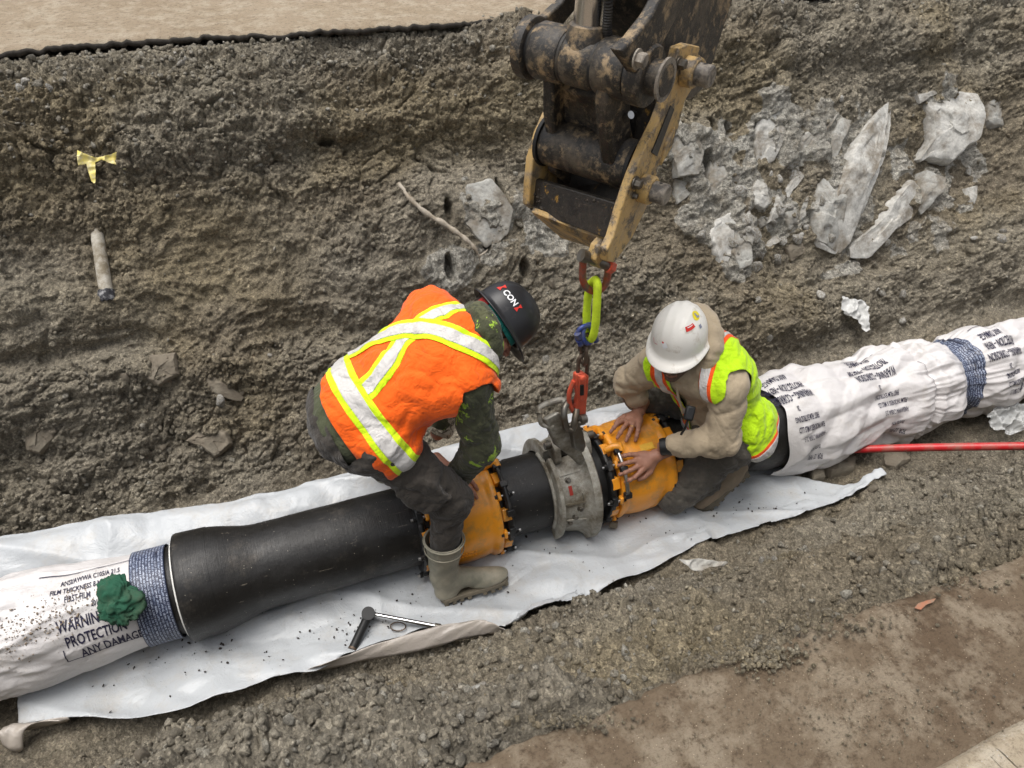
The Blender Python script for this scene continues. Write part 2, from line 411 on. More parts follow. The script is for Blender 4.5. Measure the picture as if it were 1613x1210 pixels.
def soil_material(name, attrs=True, base=None):
    t = NT(name)
    n1 = t.noise(3.0, 8, .65); n2 = t.noise(22, 8, .7); n3 = t.noise(160, 5, .7); sp = t.voro(230, out='Color')
    brown = t.mix(n2, (.185, .153, .106), (.385, .330, .238))
    grey = t.mix(n2, (.230, .208, .166), (.455, .418, .338))
    ochre = t.mix(n2, (.212, .172, .104), (.405, .336, .208))
    dampc = t.mix(n2, (.118, .099, .073), (.250, .212, .155))
    if attrs:
        c = t.mix(t.math('MULTIPLY', t.attr('och'), .75), brown, ochre)
        c = t.mix(t.math('MULTIPLY', t.attr('gry'), .70), c, grey)
        c = t.mix(t.math('MULTIPLY', t.attr('damp'), t.math('MULTIPLY', t.ramp(n1, [(.35, 0.), (.65, 1.)]), .75)), c, dampc)
        rock = t.mix(n2, (.33, .315, .27), (.60, .58, .52)); rock = t.mix(t.ramp(t.noise(9, 9, .75), [(.50, 0.), (.66, .6)]), rock, brown)
        c = t.mix(t.ramp(t.math('ADD', t.math('MULTIPLY', t.attr('rock'), .75), t.math('MULTIPLY', t.noise(16, 9, .78), .5)), [(.60, 0.), (.70, 1.)]), c, rock)
    else:
        c = t.mix(t.attr('tone'), t.mix(t.attr('och'), brown, ochre), t.mix(t.attr('pale'), grey, (.48, .46, .40)))
    c = t.mix(t.ramp(n1, [(.3, 0.), (.7, .45)]), c, t.mix(n3, (.10, .08, .055), (.24, .2, .14)))
    cell = t.n.new('ShaderNodeSeparateColor'); t.l.new(t.voro(62, out='Color'), cell.inputs[0]); cell2 = t.n.new('ShaderNodeSeparateColor'); t.l.new(t.voro(170, out='Color'), cell2.inputs[0])
    c = t.mix(1.0, c, t.ramp(cell.outputs[0], [(.0, .66), (.55, .98), (.9, 1.12), (1., 1.5)]), 'MULTIPLY'); c = t.mix(1.0, c, t.ramp(cell2.outputs[1], [(.0, .70), (.6, 1.0), (1., 1.38)]), 'MULTIPLY')
    c = t.mix(t.ramp(t.voro(140), [(.10, .55), (.16, 0.)]), c, (.42, .39, .33))        # pale grit
    c = t.mix(t.ramp(n3, [(.35, .35), (.5, 0.)]), c, (.045, .036, .026))
    nb = t.bump(n3, .9, .007); nb = t.bump(t.voro(110), .6, .008, nb); nb = t.bump(t.noise(60, 8, .78), .9, .016, nb)
    return t.fin(c, t.ramp(n2, [(.3, .78), (.7, .95)]), 0, nb, Specular_IOR_Level=.25)
M_SOIL = soil_material('excavated_soil'); M_CRUMB = soil_material('loose_soil', False)
ground = mesh_obj('ground', GV, GF, M_SOIL, None, True, (0, 0, 0), dict(och=och, gry=gry, damp=damp, rock=RK))
tag(ground, 'grey-brown excavated trench with crumbling soil walls and rock faces', None, None, 'structure')
# grid lookup of true ground surface near a point of the wall
GN = np.cross(np.gradient(GV.reshape(NR_, NC, 3), axis=1), np.gradient(GV.reshape(NR_, NC, 3), axis=0)); GN /= np.linalg.norm(GN, axis=-1, keepdims=True)+1e-9
GB3 = GV.reshape(NR_, NC, 3)
def surf(x, s):
    r = int(np.clip(np.searchsorted(ss, s), 1, NR_-2)); c = int(np.clip(np.searchsorted(XG[r], x), 12, NC-14)); return GB3[r, c], GN[r, c]
def soilpt(px, py, far=True):
    p, n, (x, s) = wallpt(px, py, far=far)
    best = None; r0 = int(np.clip(np.searchsorted(ss, s), 60, NR_-60)); c0 = int(np.clip(np.searchsorted(XG[r0], x), 60, NC-60))
    B = GB3[r0-55:r0+55, c0-50:c0+50].reshape(-1, 3); d = B-CAM; z = d@FW
    e = (806.5+FPX*(d@RT)/z-px)**2+(605-FPX*(d@UP)/z-py)**2
    ok = np.where(e < max(e.min()*1.0+6, 9))[0]; k = ok[np.argmin(z[ok])]
    return B[k], GN[r0-55:r0+55, c0-50:c0+50].reshape(-1, 3)[k], n

# ------------------------------------------------------------------ loose clods and grit (nobody could count them)
_ico = np.array([(0, 0, 1), *[(2/sqrt(5)*cos(2*pi*i/5), 2/sqrt(5)*sin(2*pi*i/5), 1/sqrt(5)) for i in range(5)], *[(2/sqrt(5)*cos(2*pi*(i+.5)/5), 2/sqrt(5)*sin(2*pi*(i+.5)/5), -1/sqrt(5)) for i in range(5)], (0, 0, -1)])
_icf = np.array([*[(0, 1+i, 1+(i+1) % 5) for i in range(5)], *[(1+i, 6+i, 1+(i+1) % 5) for i in range(5)], *[(1+(i+1) % 5, 6+i, 6+(i+1) % 5) for i in range(5)], *[(6+i, 11, 6+(i+1) % 5) for i in range(5)]])
def scatter(name, label, pts, nor, rad, mat, sink=.25, flat=.75, attrs=None):
    n = len(pts)
    J = _ico[None]*(1+RNG.uniform(-.32, .32, (n, 12, 1))); J = J*RNG.uniform(.6, 1.3, (n, 1, 3))*[1, 1, flat]
    q = RNG.normal(size=(n, 4)); q /= np.linalg.norm(q, axis=1, keepdims=True)
    w_, x_, y_, z_ = q.T
    Rm = np.stack([1-2*(y_*y_+z_*z_), 2*(x_*y_-z_*w_), 2*(x_*z_+y_*w_), 2*(x_*y_+z_*w_), 1-2*(x_*x_+z_*z_), 2*(y_*z_-x_*w_), 2*(x_*z_-y_*w_), 2*(y_*z_+x_*w_), 1-2*(x_*x_+y_*y_)], -1).reshape(n, 3, 3)
    V = np.einsum('nij,nkj->nki', Rm, J)*rad[:, None, None]+(pts+nor*(rad*(1-2*sink))[:, None])[:, None]
    F = (_icf[None]+12*np.arange(n)[:, None, None]).reshape(-1, 3)
    at_ = {k: np.repeat(v, 12) for k, v in attrs.items()} if attrs else None
    o = mesh_obj(name, V.reshape(-1, 3), F, mat, None, False, (0, 0, 0), at_)
    return tag(o, label, None, None, 'stuff')
def pick(n, wfun):
    r = RNG.integers(20, NR_-12, n*8); c = RNG.integers(14, NC-16, n*8)
    k = r*NC+c; wv = wfun(_x[k], _s[k], CG[k], RK[k], HO[k], FLO[k]); k = k[RNG.random(len(k)) < wv][:n]
    return k
k1 = pick(15000, lambda x, s, C, rk, ho, fl: np.clip(C*1.1-.25, 0.03, 1)*(1-rk)*(1-ho)*(1-.75*fl))
rad = .003+.012*RNG.random(len(k1))**3.0+.002
k1s = _s[k1]
scatter('loose_soil_crumbs', 'loose brown and grey soil crumbs lying on the trench walls', GV[k1], GN.reshape(-1, 3)[k1], rad, M_CRUMB, .3, .8,
        dict(tone=gry[k1]*.8, och=och[k1]*.8, pale=(RNG.random(len(k1)) < .04)*1.0))
k2 = pick(5000, lambda x, s, C, rk, ho, fl: np.where((s > 4.86) & (s < 5.12), .9, np.where(s > 4.6, .22, np.where(s < 1.75, .30*(.4+.6*(x < 1.2)), .02)))*(1-ho))
rad = .004+.013*RNG.random(len(k2))**2.2
scatter('crushed_gravel', 'pale crushed gravel under the broken road edges', GV[k2], GN.reshape(-1, 3)[k2], rad, M_CRUMB, .25, .8,
        dict(tone=np.ones(len(k2))*.9, och=RNG.random(len(k2))*.5, pale=RNG.random(len(k2))**2))

# ------------------------------------------------------------------ roads
def road_material(name, tan, dark, cream, scale=1.0):
    t = NT(name); n1 = t.noise(1.6*scale, 9, .65, dist=.4); n2 = t.noise(11*scale, 9, .7); n3 = t.noise(120, 6, .7)
    c = t.mix(t.ramp(n1, [(.38, 0.), (.62, 1.)]), tan, dark)
    c = t.mix(t.ramp(n2, [(.47, 0.), (.62, .85)]), c, cream); c = t.mix(t.ramp(t.noise(44*scale, 7, .75), [(.34, .75), (.47, 0.)]), c, tuple(x*.6 for x in dark))
    c = t.mix(t.ramp(t.noise(28*scale, 6, .7, t.scaled((1, 3.5, 1))), [(.55, 0.), (.72, .55)]), c, tuple(x*.55 for x in dark))
    c = t.mix(t.ramp(t.voro(85), [(.07, .8), (.12, 0.)]), c, tuple(min(.6, x*1.6) for x in cream))
    c = t.mix(t.ramp(n3, [(.32, .5), (.46, 0.)]), c, (.05, .04, .03))
    nb = t.bump(n3, .7, .005); nb = t.bump(t.noise(26, 9, .8), .8, .016, nb)
    return t.fin(c, .9, 0, nb, Specular_IOR_Level=.2)
M_ROADN = road_material('dusty_brown_road', (.215, .165, .112), (.135, .094, .060), (.31, .255, .185))
M_ROADF = road_material('dusty_tan_road', (.36, .290, .208), (.30, .235, .160), (.43, .365, .275))
M_ASPH = simple('broken_asphalt', (.060, .052, .043), .75, var=.5, scale=60, bump=.8, bd=.01)
def slab(name, edge, ztop, thick, ysign, ext, mat, label, und=.004, step=.012):
    """road slab: broken front edge (x, y) then flat away from the trench"""
    xs = np.arange(edge[0][0], edge[-1][0], step); ys = np.interp(xs, [e[0] for e in edge], [e[1] for e in edge])
    a = xs.astype(np.float32); ys = ys+fbm2(a*9, a*0+3, 4, 201)*.010+fbm2(a*45, a*0, 4, 203, gain=.7)*.010
    xs2 = np.r_[-70, -20, xs, xs[-1]+10, 80]; ys2 = np.r_[ys[0], ys[0], ys, ys[-1], ys[-1]]
    offs = np.r_[np.linspace(0, 1, 60)**1.3*ext, ext*2.5, 30, 130]
    X = np.repeat(xs2[:, None], len(offs), 1); Y = ys2[:, None]+ysign*offs[None]
    near = np.exp(-offs/.02)[None]
    xf, yf = X.astype(np.float32), Y.astype(np.float32)
    damp_ = (np.abs(X) < 20)
    Z = ztop+(fbm2(xf*2, yf*2, 3, 205)*und+fbm2(xf*16, yf*16, 3, 206)*und*.8+fbm2(xf*60, yf*60, 2, 208)*.0012)*damp_-near*.012*(1+fbm2(xf*30, yf*0, 2, 207))
    top = np.stack([X, Y, Z], -1); n, m = X.shape
    ring = np.stack([xs2, ys2-ysign*.0, Z[:, 0]-thick], -1); ring[:, 1] += ysign*(.012+.012*fbm2(xs2.astype(np.float32)*30, xs2.astype(np.float32)*0, 2, 209))
    mid = np.stack([xs2, ys2-ysign*.006, Z[:, 0]-thick*.4], -1); und_ = ring+[0, ysign*.3, 0]
    V = np.concatenate([top.reshape(-1, 3), mid, ring, und_]); i0 = np.arange(n*m).reshape(n, m)
    q = np.stack([i0[:-1, :-1], i0[1:, :-1], i0[1:, 1:], i0[:-1, 1:]], -1).reshape(-1, 4)
    b = n*m; L = [i0[:, 0], b+np.arange(n), b+n+np.arange(n), b+2*n+np.arange(n)]
    side = np.concatenate([np.stack([L[j][:-1], L[j+1][:-1], L[j+1][1:], L[j][1:]], -1) for j in range(3)])
    if ysign < 0: q = q[:, ::-1]; side = side[:, ::-1]
    o = mesh_obj(name, V, np.concatenate([q, side]), mat, None, True, (0, 0, 0))
    o.data.materials.append(M_ASPH)
    mi = np.zeros(len(q)+len(side), np.int32); mi[len(q):] = 1; o.data.polygons.foreach_set('material_index', mi)
    return tag(o, label, None, None, 'structure')
ZN, ZF = 1.25, 1.62
ne = [at(x, y, z=ZN) for x, y in ((640, 1255), (730, 1212), (860, 1152), (905, 1134), (1000, 1098), (1077, 1064), (1165, 1034), (1210, 1020), (1249, 1004), (1276, 990), (1400, 942), (1500, 912), (1607, 876))]
ne = [(-3.0, .66, 0)]+[tuple(p) for p in ne]+[(3, .62, 0), (5, .6, 0)]
slab('near_road', ne, ZN, .09, -1, 1.2, M_ROADN, 'brown dusty pavement along the near trench edge')
fe = [at(x, y, z=ZF) for x, y in ((0, 79), (60, 71), (230, 57), (430, 49), (520, 42), (680, 33), (840, 21))]
fe = [(-4.0, 4.06, 0)]+[tuple(p) for p in fe]+[(3.0, 3.98, 0), (8.0, 4.0, 0)]
slab('far_road', fe, ZF, .030, 1, 1.6, M_ROADF, 'tan dusty asphalt road beyond the trench with a black broken edge')
m = MB(); pm = [at(x, y, z=ZN+.006) for x, y in ((1440, 958), (1446, 951), (1458, 947), (1474, 943), (1470, 949), (1459, 953), (1450, 961))]
m.prism(pm, (0, 0, 1), .003); tag(m.build('paint_mark', simple('orange_marking_paint', (.40, .13, .065), .9, var=.3, dirt=(.22, .15, .10), dirt_amt=.55, dirt_scale=40), None), 'small faded orange paint mark on the near pavement edge', 'paint mark')
# concrete gutter at the camera's feet
gq = [at(x, y, z=ZN+.02) for x, y in ((1440, 1225), (1475, 1208), (1540, 1168), (1613, 1128), (1700, 1080))]
M_CONC = road_material('gutter_concrete', (.50, .42, .31), (.42, .34, .24), (.60, .53, .42))
gd = nrm(gq[-1]-gq[0]); gn = np.array([gd[1], -gd[0], 0]); V = []; F = []
gs = [gq[0]-gd*2.0]+gq+[gq[-1]+gd*3]
cols = [(0, -.10), (0, -.02), (.012, -.004), (.03, .006), (.10, .012), (.25, .010), (.5, .0)]
pts = spline(gs, 90)
for p in pts:
    for (o_, h_) in cols:
        e_ = (random.random()-.5)*.003
        V.append(p+gn*o_+np.array([0, 0, h_+e_]))
m = len(cols)
for i in range(len(pts)-1):
    for j in range(m-1): F.append((i*m+j, i*m+j+1, (i+1)*m+j+1, (i+1)*m+j)[::-1])
tag(mesh_obj('concrete_gutter', V, F, M_CONC, None, True, (0, 0, 0)), 'pale concrete gutter edge beside the near pavement', None, None, 'structure')

# ------------------------------------------------------------------ boulders set in the far face
def rock_material(name, a, b, dirt=(.15, .12, .085), amt=.45):
    t = NT(name); n = t.noise(14, 9, .72, dist=.3); n2 = t.noise(70, 6, .7)
    c = t.mix(t.ramp(n, [(.35, 0.), (.65, 1.)]), a, b); c = t.mix(t.ramp(n2, [(.35, .35), (.5, 0.)]), c, tuple(x*.5 for x in a))
    c = t.mix(t.ramp(t.noise(4.5, 8, .7), [(1-amt-.06, 0.), (1-amt+.1, .9)]), c, dirt)
    nb = t.bump(n2, .5, .004); nb = t.bump(t.noise(30, 8, .7), .6, .012, nb)
    return t.fin(c, .85, 0, nb, Specular_IOR_Level=.3)
M_ROCK = rock_material('pale_granite', (.36, .352, .325), (.62, .605, .56), (.19, .16, .12), amt=.50)
M_ROCK2 = rock_material('grey_granite', (.28, .277, .255), (.50, .49, .45), (.19, .16, .12), amt=.52)
M_ROCK3 = rock_material('muddy_stone', (.135, .120, .092), (.255, .228, .178), (.19, .16, .12), amt=.58)
def boulder(poly, high, label, mat=None, name='boulder', cat='rock', far=True, seed=0, planes=6, group=None, sinkz=None):
    rr = random.Random(seed); P = []
    cx = sum(p[0] for p in poly)/len(poly); cy = sum(p[1] for p in poly)/len(poly)
    c0, gn_, n = soilpt(cx, cy, far)
    c0 = c0-n*.020; high = high*.72
    if sinkz is not None: n = np.array([0, 0, 1.]); c0 = at(cx, cy, z=sinkz)
    for (x, y) in poly: P.append(at(x, y, p=c0, n=n))
    P = np.array(P); c = P.mean(0); e1 = nrm(P[0]-c); e2 = np.cross(n, e1)
    uv = np.stack([(P-c)@e1, (P-c)@e2], -1); ang = np.arctan2(uv[:, 1], uv[:, 0]); R_ = np.hypot(*uv.T); o = np.argsort(ang); ang = ang[o]; R_ = R_[o]
    SEG, RG = 84, 22; A = np.linspace(-pi, pi, SEG, endpoint=False)
    # straight outline edges between the corners
    RA = []
    m = len(ang)
    for a in A:
        j = np.searchsorted(ang, a) % m; i = (j-1) % m
        p = np.array([R_[i]*cos(ang[i]), R_[i]*sin(ang[i])]); q = np.array([R_[j]*cos(ang[j]), R_[j]*sin(ang[j])]); d = np.array([cos(a), sin(a)]); e = q-p
        den = d[0]*e[1]-d[1]*e[0]; RA.append(abs((p[0]*e[1]-p[1]*e[0])/den) if abs(den) > 1e-9 else R_[i])
    RA = np.array(RA)*(1+fbm2((np.cos(A)*3).astype(np.float32)+seed, (np.sin(A)*3).astype(np.float32), 3, seed)*.06)
    size = R_.mean(); T = np.linspace(0, 1, RG)**.8
    U = RA[None]*T[:, None]*np.cos(A)[None]; W = RA[None]*T[:, None]*np.sin(A)[None]
    h = np.full(U.shape, high)
    for k in range(planes):
        a = rr.uniform(0, 2*pi); sl = rr.uniform(.12, .85)*high/size; h = np.minimum(h, high*rr.uniform(.72, 1.05)-sl*(U*cos(a)+W*sin(a)))
    edge = (1-T[:, None])*RA[None]
    h = np.minimum(h, edge*rr.uniform(1.3, 2.2)+high*.18)
    uf, wf = (U+seed*3.1).astype(np.float32), W.astype(np.float32)
    f1, f2, idv = worley2(uf/size*1.9, wf/size*1.9, seed+3)
    h = h+(idv-.5)*high*.22*(1-T[:, None]**4)+fbm2(uf*9, wf*9, 4, seed)*high*.14+fbm2(uf*40, wf*40, 3, seed)*.004
    h[-1] = np.minimum(h[-1], high*.1)
    V = (c+U[..., None]*e1+W[..., None]*e2+h[..., None]*n).reshape(-1, 3)
    low = V.reshape(RG, SEG, 3)[-1]; low2 = c+(low-c)*.92-n*(.12+high*.5)
    V = np.concatenate([V, low2]); F = []
    for i in range(RG): 
        for k in range(SEG): F.append((i*SEG+k, (i+1)*SEG+k, (i+1)*SEG+(k+1) % SEG, i*SEG+(k+1) % SEG))
    F.append(tuple(RG*SEG+k for k in range(SEG))[::-1])
    F = [f for f in F if not (max(f) < 2*SEG and min(f) < SEG and False)]
    ob = mesh_obj(name, V, F, mat or M_ROCK, None, True); shade_auto(ob, 38)
    return tag(ob, label, cat, group)
boulder([(1408, 155), (1385, 172), (1330, 245), (1300, 320), (1280, 350), (1282, 385), (1320, 402), (1340, 380), (1362, 300), (1385, 240), (1398, 190)], .13, 'longest pale slab of rock leaning in the far trench face', seed=1)
boulder([(1412, 158), (1406, 200), (1388, 250), (1368, 300), (1345, 372), (1338, 350), (1360, 280), (1386, 210)], .09, 'thin pale rock sliver pressed against the right side of the longest slab', seed=2)
boulder([(1300, 278), (1282, 292), (1276, 330), (1283, 380), (1318, 395), (1330, 310), (1318, 280)], .12, 'dark grey blunt rock at the lower left foot of the longest slab', M_ROCK2, seed=3)
boulder([(1447, 160), (1490, 142), (1530, 150), (1541, 185), (1528, 228), (1490, 262), (1455, 250), (1440, 262), (1457, 225), (1452, 185)], .15, 'biggest pale rounded boulder near the right edge of the far face', seed=4)
boulder([(1442, 150), (1468, 143), (1478, 146), (1448, 164)], .05, 'small flat pale rock chip above the biggest rounded boulder', seed=41)
boulder([(1543, 155), (1560, 138), (1572, 150), (1577, 200), (1560, 204), (1543, 196)], .08, 'upright grey stone right of the biggest rounded boulder', M_ROCK2, seed=5)
boulder([(1432, 282), (1446, 300), (1438, 340), (1400, 370), (1370, 406), (1342, 406), (1338, 388), (1370, 360), (1395, 320), (1418, 295)], .10, 'long muddy pale boulder right of the dark foot rock', seed=6)
boulder([(1458, 268), (1486, 280), (1484, 300), (1452, 338), (1444, 330), (1450, 300)], .07, 'tan wedge-shaped rock below the biggest rounded boulder', M_ROCK2, seed=7)
boulder([(1192, 282), (1205, 290), (1212, 322), (1200, 332), (1178, 320), (1182, 298)], .06, 'pointed pale stone in the cluster of smaller rocks', seed=8)
boulder([(1258, 270), (1264, 278), (1236, 318), (1230, 330), (1232, 300)], .05, 'slanted cream stone topmost of the small rock cluster', seed=9)
boulder([(1222, 306), (1232, 326), (1222, 346), (1208, 352), (1212, 330)], .05, 'rounded pale stone in the middle of the small rock cluster', seed=10)
boulder([(1188, 342), (1204, 338), (1208, 356), (1196, 360)], .05, 'small round white stone under the pointed pale stone', M_ROCK2, seed=11)
boulder([(1232, 335), (1252, 325), (1254, 352), (1240, 358)], .05, 'squarish tan stone right of the rounded pale stone', M_ROCK2, seed=12)
boulder([(1256, 318), (1272, 308), (1266, 345), (1256, 352)], .05, 'narrow grey stone touching the dark foot rock', M_ROCK2, seed=13)
boulder([(1196, 390), (1222, 370), (1227, 382), (1200, 397)], .05, 'flat pale stone lowest in the small rock cluster', seed=14)
boulder([(1178, 292), (1160, 330), (1130, 345), (1113, 370), (1120, 400), (1135, 432), (1150, 400), (1155, 360), (1175, 340)], .07, 'pale veined rock left of the small rock cluster', seed=15)
boulder([(1178, 330), (1185, 360), (1180, 420), (1162, 428), (1150, 400), (1155, 360)], .07, 'grey rock panel hanging below the pointed pale stone', M_ROCK2, seed=16)
boulder([(1320, 178), (1290, 212), (1262, 262), (1256, 262), (1278, 215), (1305, 180)], .05, 'thin dark slab ridge left of the longest slab', M_ROCK2, seed=17)
boulder([(1060, 190), (1095, 205), (1108, 240), (1100, 276), (1068, 280), (1055, 240)], .05, 'tan cracked rock right beside the yellow bracket', M_ROCK2, seed=18)
boulder([(1060, 282), (1096, 286), (1094, 305), (1066, 322)], .05, 'lower grey rock block beside the yellow bracket', M_ROCK2, seed=19)
boulder([(40, 690), (60, 665), (90, 660), (92, 690), (66, 716), (42, 710)], .07, 'muddy clod-like stone at far left above the sheet', M_ROCK3, 'stone', seed=20)
boulder([(292, 695), (325, 672), (360, 680), (368, 700), (340, 722), (318, 706)], .07, 'large muddy stone on the slumped soil above the sheet', M_ROCK3, 'stone', seed=21)
boulder([(284, 556), (330, 585), (385, 625), (380, 634), (350, 628), (285, 590)], .07, 'long muddy slab lying slanted under the buried duct', M_ROCK3, 'stone', seed=22)
boulder([(235, 560), (278, 555), (284, 590), (250, 610), (230, 596)], .06, 'square muddy slab beside the slanted one', M_ROCK3, 'stone', seed=23)
boulder([(730, 1095), (755, 1083), (772, 1090), (776, 1110), (750, 1128), (732, 1120)], .06, 'rounded grey stone in the gravel of the near bank', M_ROCK2, 'stone', far=False, seed=24)
boulder([(634, 1165), (655, 1155), (668, 1166), (645, 1178)], .03, 'flat pale stone low in the gravel of the near bank', M_ROCK2, 'stone', far=False, seed=25)
boulder([(1282, 728), (1310, 716), (1350, 720), (1345, 742), (1310, 748)], .04, 'flat wet stone slab below the red rod', M_ROCK3, 'stone', seed=26, sinkz=.02)
boulder([(1390, 716), (1420, 708), (1436, 724), (1410, 738), (1394, 732)], .04, 'broad wet stone right of the flat slab under the red rod', M_ROCK3, 'stone', seed=27, sinkz=.02)
boulder([(1276, 738), (1296, 735), (1300, 752), (1280, 756)], .035, 'small wet stone by the right tip of the sheet', M_ROCK3, 'stone', seed=28, sinkz=.03)
boulder([(818, 655), (832, 651), (838, 664), (824, 668)], .04, 'small grey stone against the sheet behind the metal clamp', M_ROCK2, 'stone', seed=29)
boulder([(1195, 175), (1230, 172), (1238, 215), (1218, 255), (1192, 272), (1186, 225)], .05, 'broad tan rock face beside the round drill hole, above the small rock cluster', seed=51)
boulder([(1256, 215), (1282, 196), (1292, 206), (1264, 250), (1244, 264)], .05, 'slanted grey rock between the tan rock face and the dark ridge', M_ROCK2, seed=52)
boulder([(1302, 215), (1326, 186), (1342, 190), (1318, 240), (1300, 278)], .06, 'dark upright rock touching the left side of the longest slab', M_ROCK2, seed=53)
boulder([(1118, 250), (1150, 244), (1166, 290), (1140, 322), (1112, 300)], .05, 'low grey rock face right of the cracked rock by the bracket', M_ROCK2, seed=54)
boulder([(1520, 297), (1540, 292), (1533, 325), (1519, 318)], .04, 'pale rock tip poking out above the dark hollow at right', seed=55)
boulder([(1232, 388), (1262, 380), (1272, 398), (1246, 412)], .05, 'brown rounded rock under the foot of the longest slab', M_ROCK3, seed=56)
boulder([(735, 290), (775, 280), (808, 330), (800, 370), (765, 392), (730, 350)], .03, 'smooth pale rock face pierced by drill holes behind the crooked root', M_ROCK2, seed=57)
# many stones of hand size and smaller: shared meshes, one object each
PROTO = []
for k in range(7):
    bm = bmesh.new(); bmesh.ops.create_icosphere(bm, subdivisions=3, radius=1)
    ns = [Vector((random.gauss(0, 1), random.gauss(0, 1), random.gauss(0, 1))).normalized() for _ in range(11)]; ds = [random.uniform(.62, .95) for _ in ns]
    sc = Vector((random.uniform(.8, 1.25), random.uniform(.7, 1), random.uniform(.5, .8)))
    for v in bm.verts:
        d = v.co.normalized(); r = 1.0
        for n_, q in zip(ns, ds):
            dd = d.dot(n_)
            if dd > .01: r = min(r, q/dd)
        c = d*r; r2 = 1+.05*float(fbm3(np.array([[c.x, c.y, c.z]])*4+k*9, 3, k)[0]); v.co = Vector((c.x*sc.x, c.y*sc.y, c.z*sc.z))*r2
    me = bpy.data.meshes.new('stone'); bm.to_mesh(me); bm.free(); PROTO.append(me)
    for p_ in me.polygons: p_.use_smooth = False
def stones(n, wfun, r0, r1, label, group, mats, seed):
    k = pick(n, wfun)
    for j in k:
        me = random.choice(PROTO); 
        key = me.name.split('.')[0]+str(id(mats)); m_ = random.choice(mats)
        o = bpy.data.objects.new('stone', me); COL.objects.link(o)
        if not me.materials: me.materials.append(m_)
        o.material_slots[0].link = 'OBJECT'; o.material_slots[0].material = m_
        r = r0+(r1-r0)*random.random()**2; n_ = GN.reshape(-1, 3)[j]
        o.location = Vector(GV[j]+n_*r*.12); o.scale = (r, r, r); o.rotation_euler = (random.uniform(0, 6), random.uniform(0, 6), random.uniform(0, 6))
        tag(o, label, 'stone', group)
stones(75, lambda x, s, C, rk, ho, fl: ((s > 3.05) & (s < 3.7) & (ho < .1))*.5*C, .014, .038, 'muddy stone lodged in the slumped soil at the foot of the far face', 'stones in the slumped soil', [M_ROCK3, M_ROCK3, M_ROCK2], 1)
stones(75, lambda x, s, C, rk, ho, fl: ((s > 4.86) & (s < 5.1))*.8, .012, .028, 'pale gravel stone in the layer under the far road edge', 'stones under the far road', [M_ROCK3, M_ROCK2, M_ROCK], 2)
stones(90, lambda x, s, C, rk, ho, fl: ((s > .5) & (s < 1.8))*.6*C, .009, .022, 'grey-brown stone lying in the gravel of the near bank', 'stones on the near bank', [M_ROCK3, M_ROCK3, M_ROCK2], 3)
def fragments():
    for j in range(58):
        x, y = random.gauss(1225, 55), random.gauss(330, 55)
        if j % 3 == 0: x, y = random.gauss(1400, 70), random.gauss(330, 80)
        P_, n_, _ = soilpt(x, y); me = random.choice(PROTO); o = bpy.data.objects.new('rock_fragment', me); COL.objects.link(o); o.material_slots[0].link = 'OBJECT'; o.material_slots[0].material = random.choice([M_ROCK, M_ROCK2, M_ROCK2])
        r = random.uniform(.016, .058); o.location = Vector(P_-n_*r*.3); o.scale = (r, r*.8, r*1.3); o.rotation_euler = (random.uniform(-.6, .6), random.uniform(0, 1), random.uniform(0, 6))
        tag(o, 'angular pale rock fragment wedged in the soil between the embedded boulders', 'rock', 'rock fragments between the boulders')
fragments()
# gravel spilled over the edge of the near pavement
sp_ = np.array([at(random.gauss(x, sx), random.gauss(y, sy), z=ZN+.004) for (x, y, sx, sy, n) in ((1205, 1035, 30, 12, 420), (1130, 1040, 60, 10, 260), (1300, 985, 60, 10, 200), (900, 1135, 60, 8, 160), (1480, 920, 60, 10, 140), (1250, 1060, 200, 60, 500), (1400, 1130, 120, 40, 500)) for _ in range(n)])
scatter('spilled_gravel', 'brown grit spilled over the edge of the near pavement', sp_, np.tile([0, 0, 1.], (len(sp_), 1)), np.where(np.arange(len(sp_)) < 1180, .0014+.0055*RNG.random(len(sp_))**2.5, .0008+.0024*RNG.random(len(sp_))**3), M_CRUMB, .2, .8, dict(tone=RNG.random(len(sp_))*.5, och=.5+.5*RNG.random(len(sp_)), pale=RNG.random(len(sp_))**4))
stones(30, lambda x, s, C, rk, ho, fl: ((x > 2.4) & (s > 1.8) & (s < 3.0))*.7, .015, .045, 'wet stone on the muddy floor beside the wrapped pipe', 'stones on the trench floor', [M_ROCK3], 4)
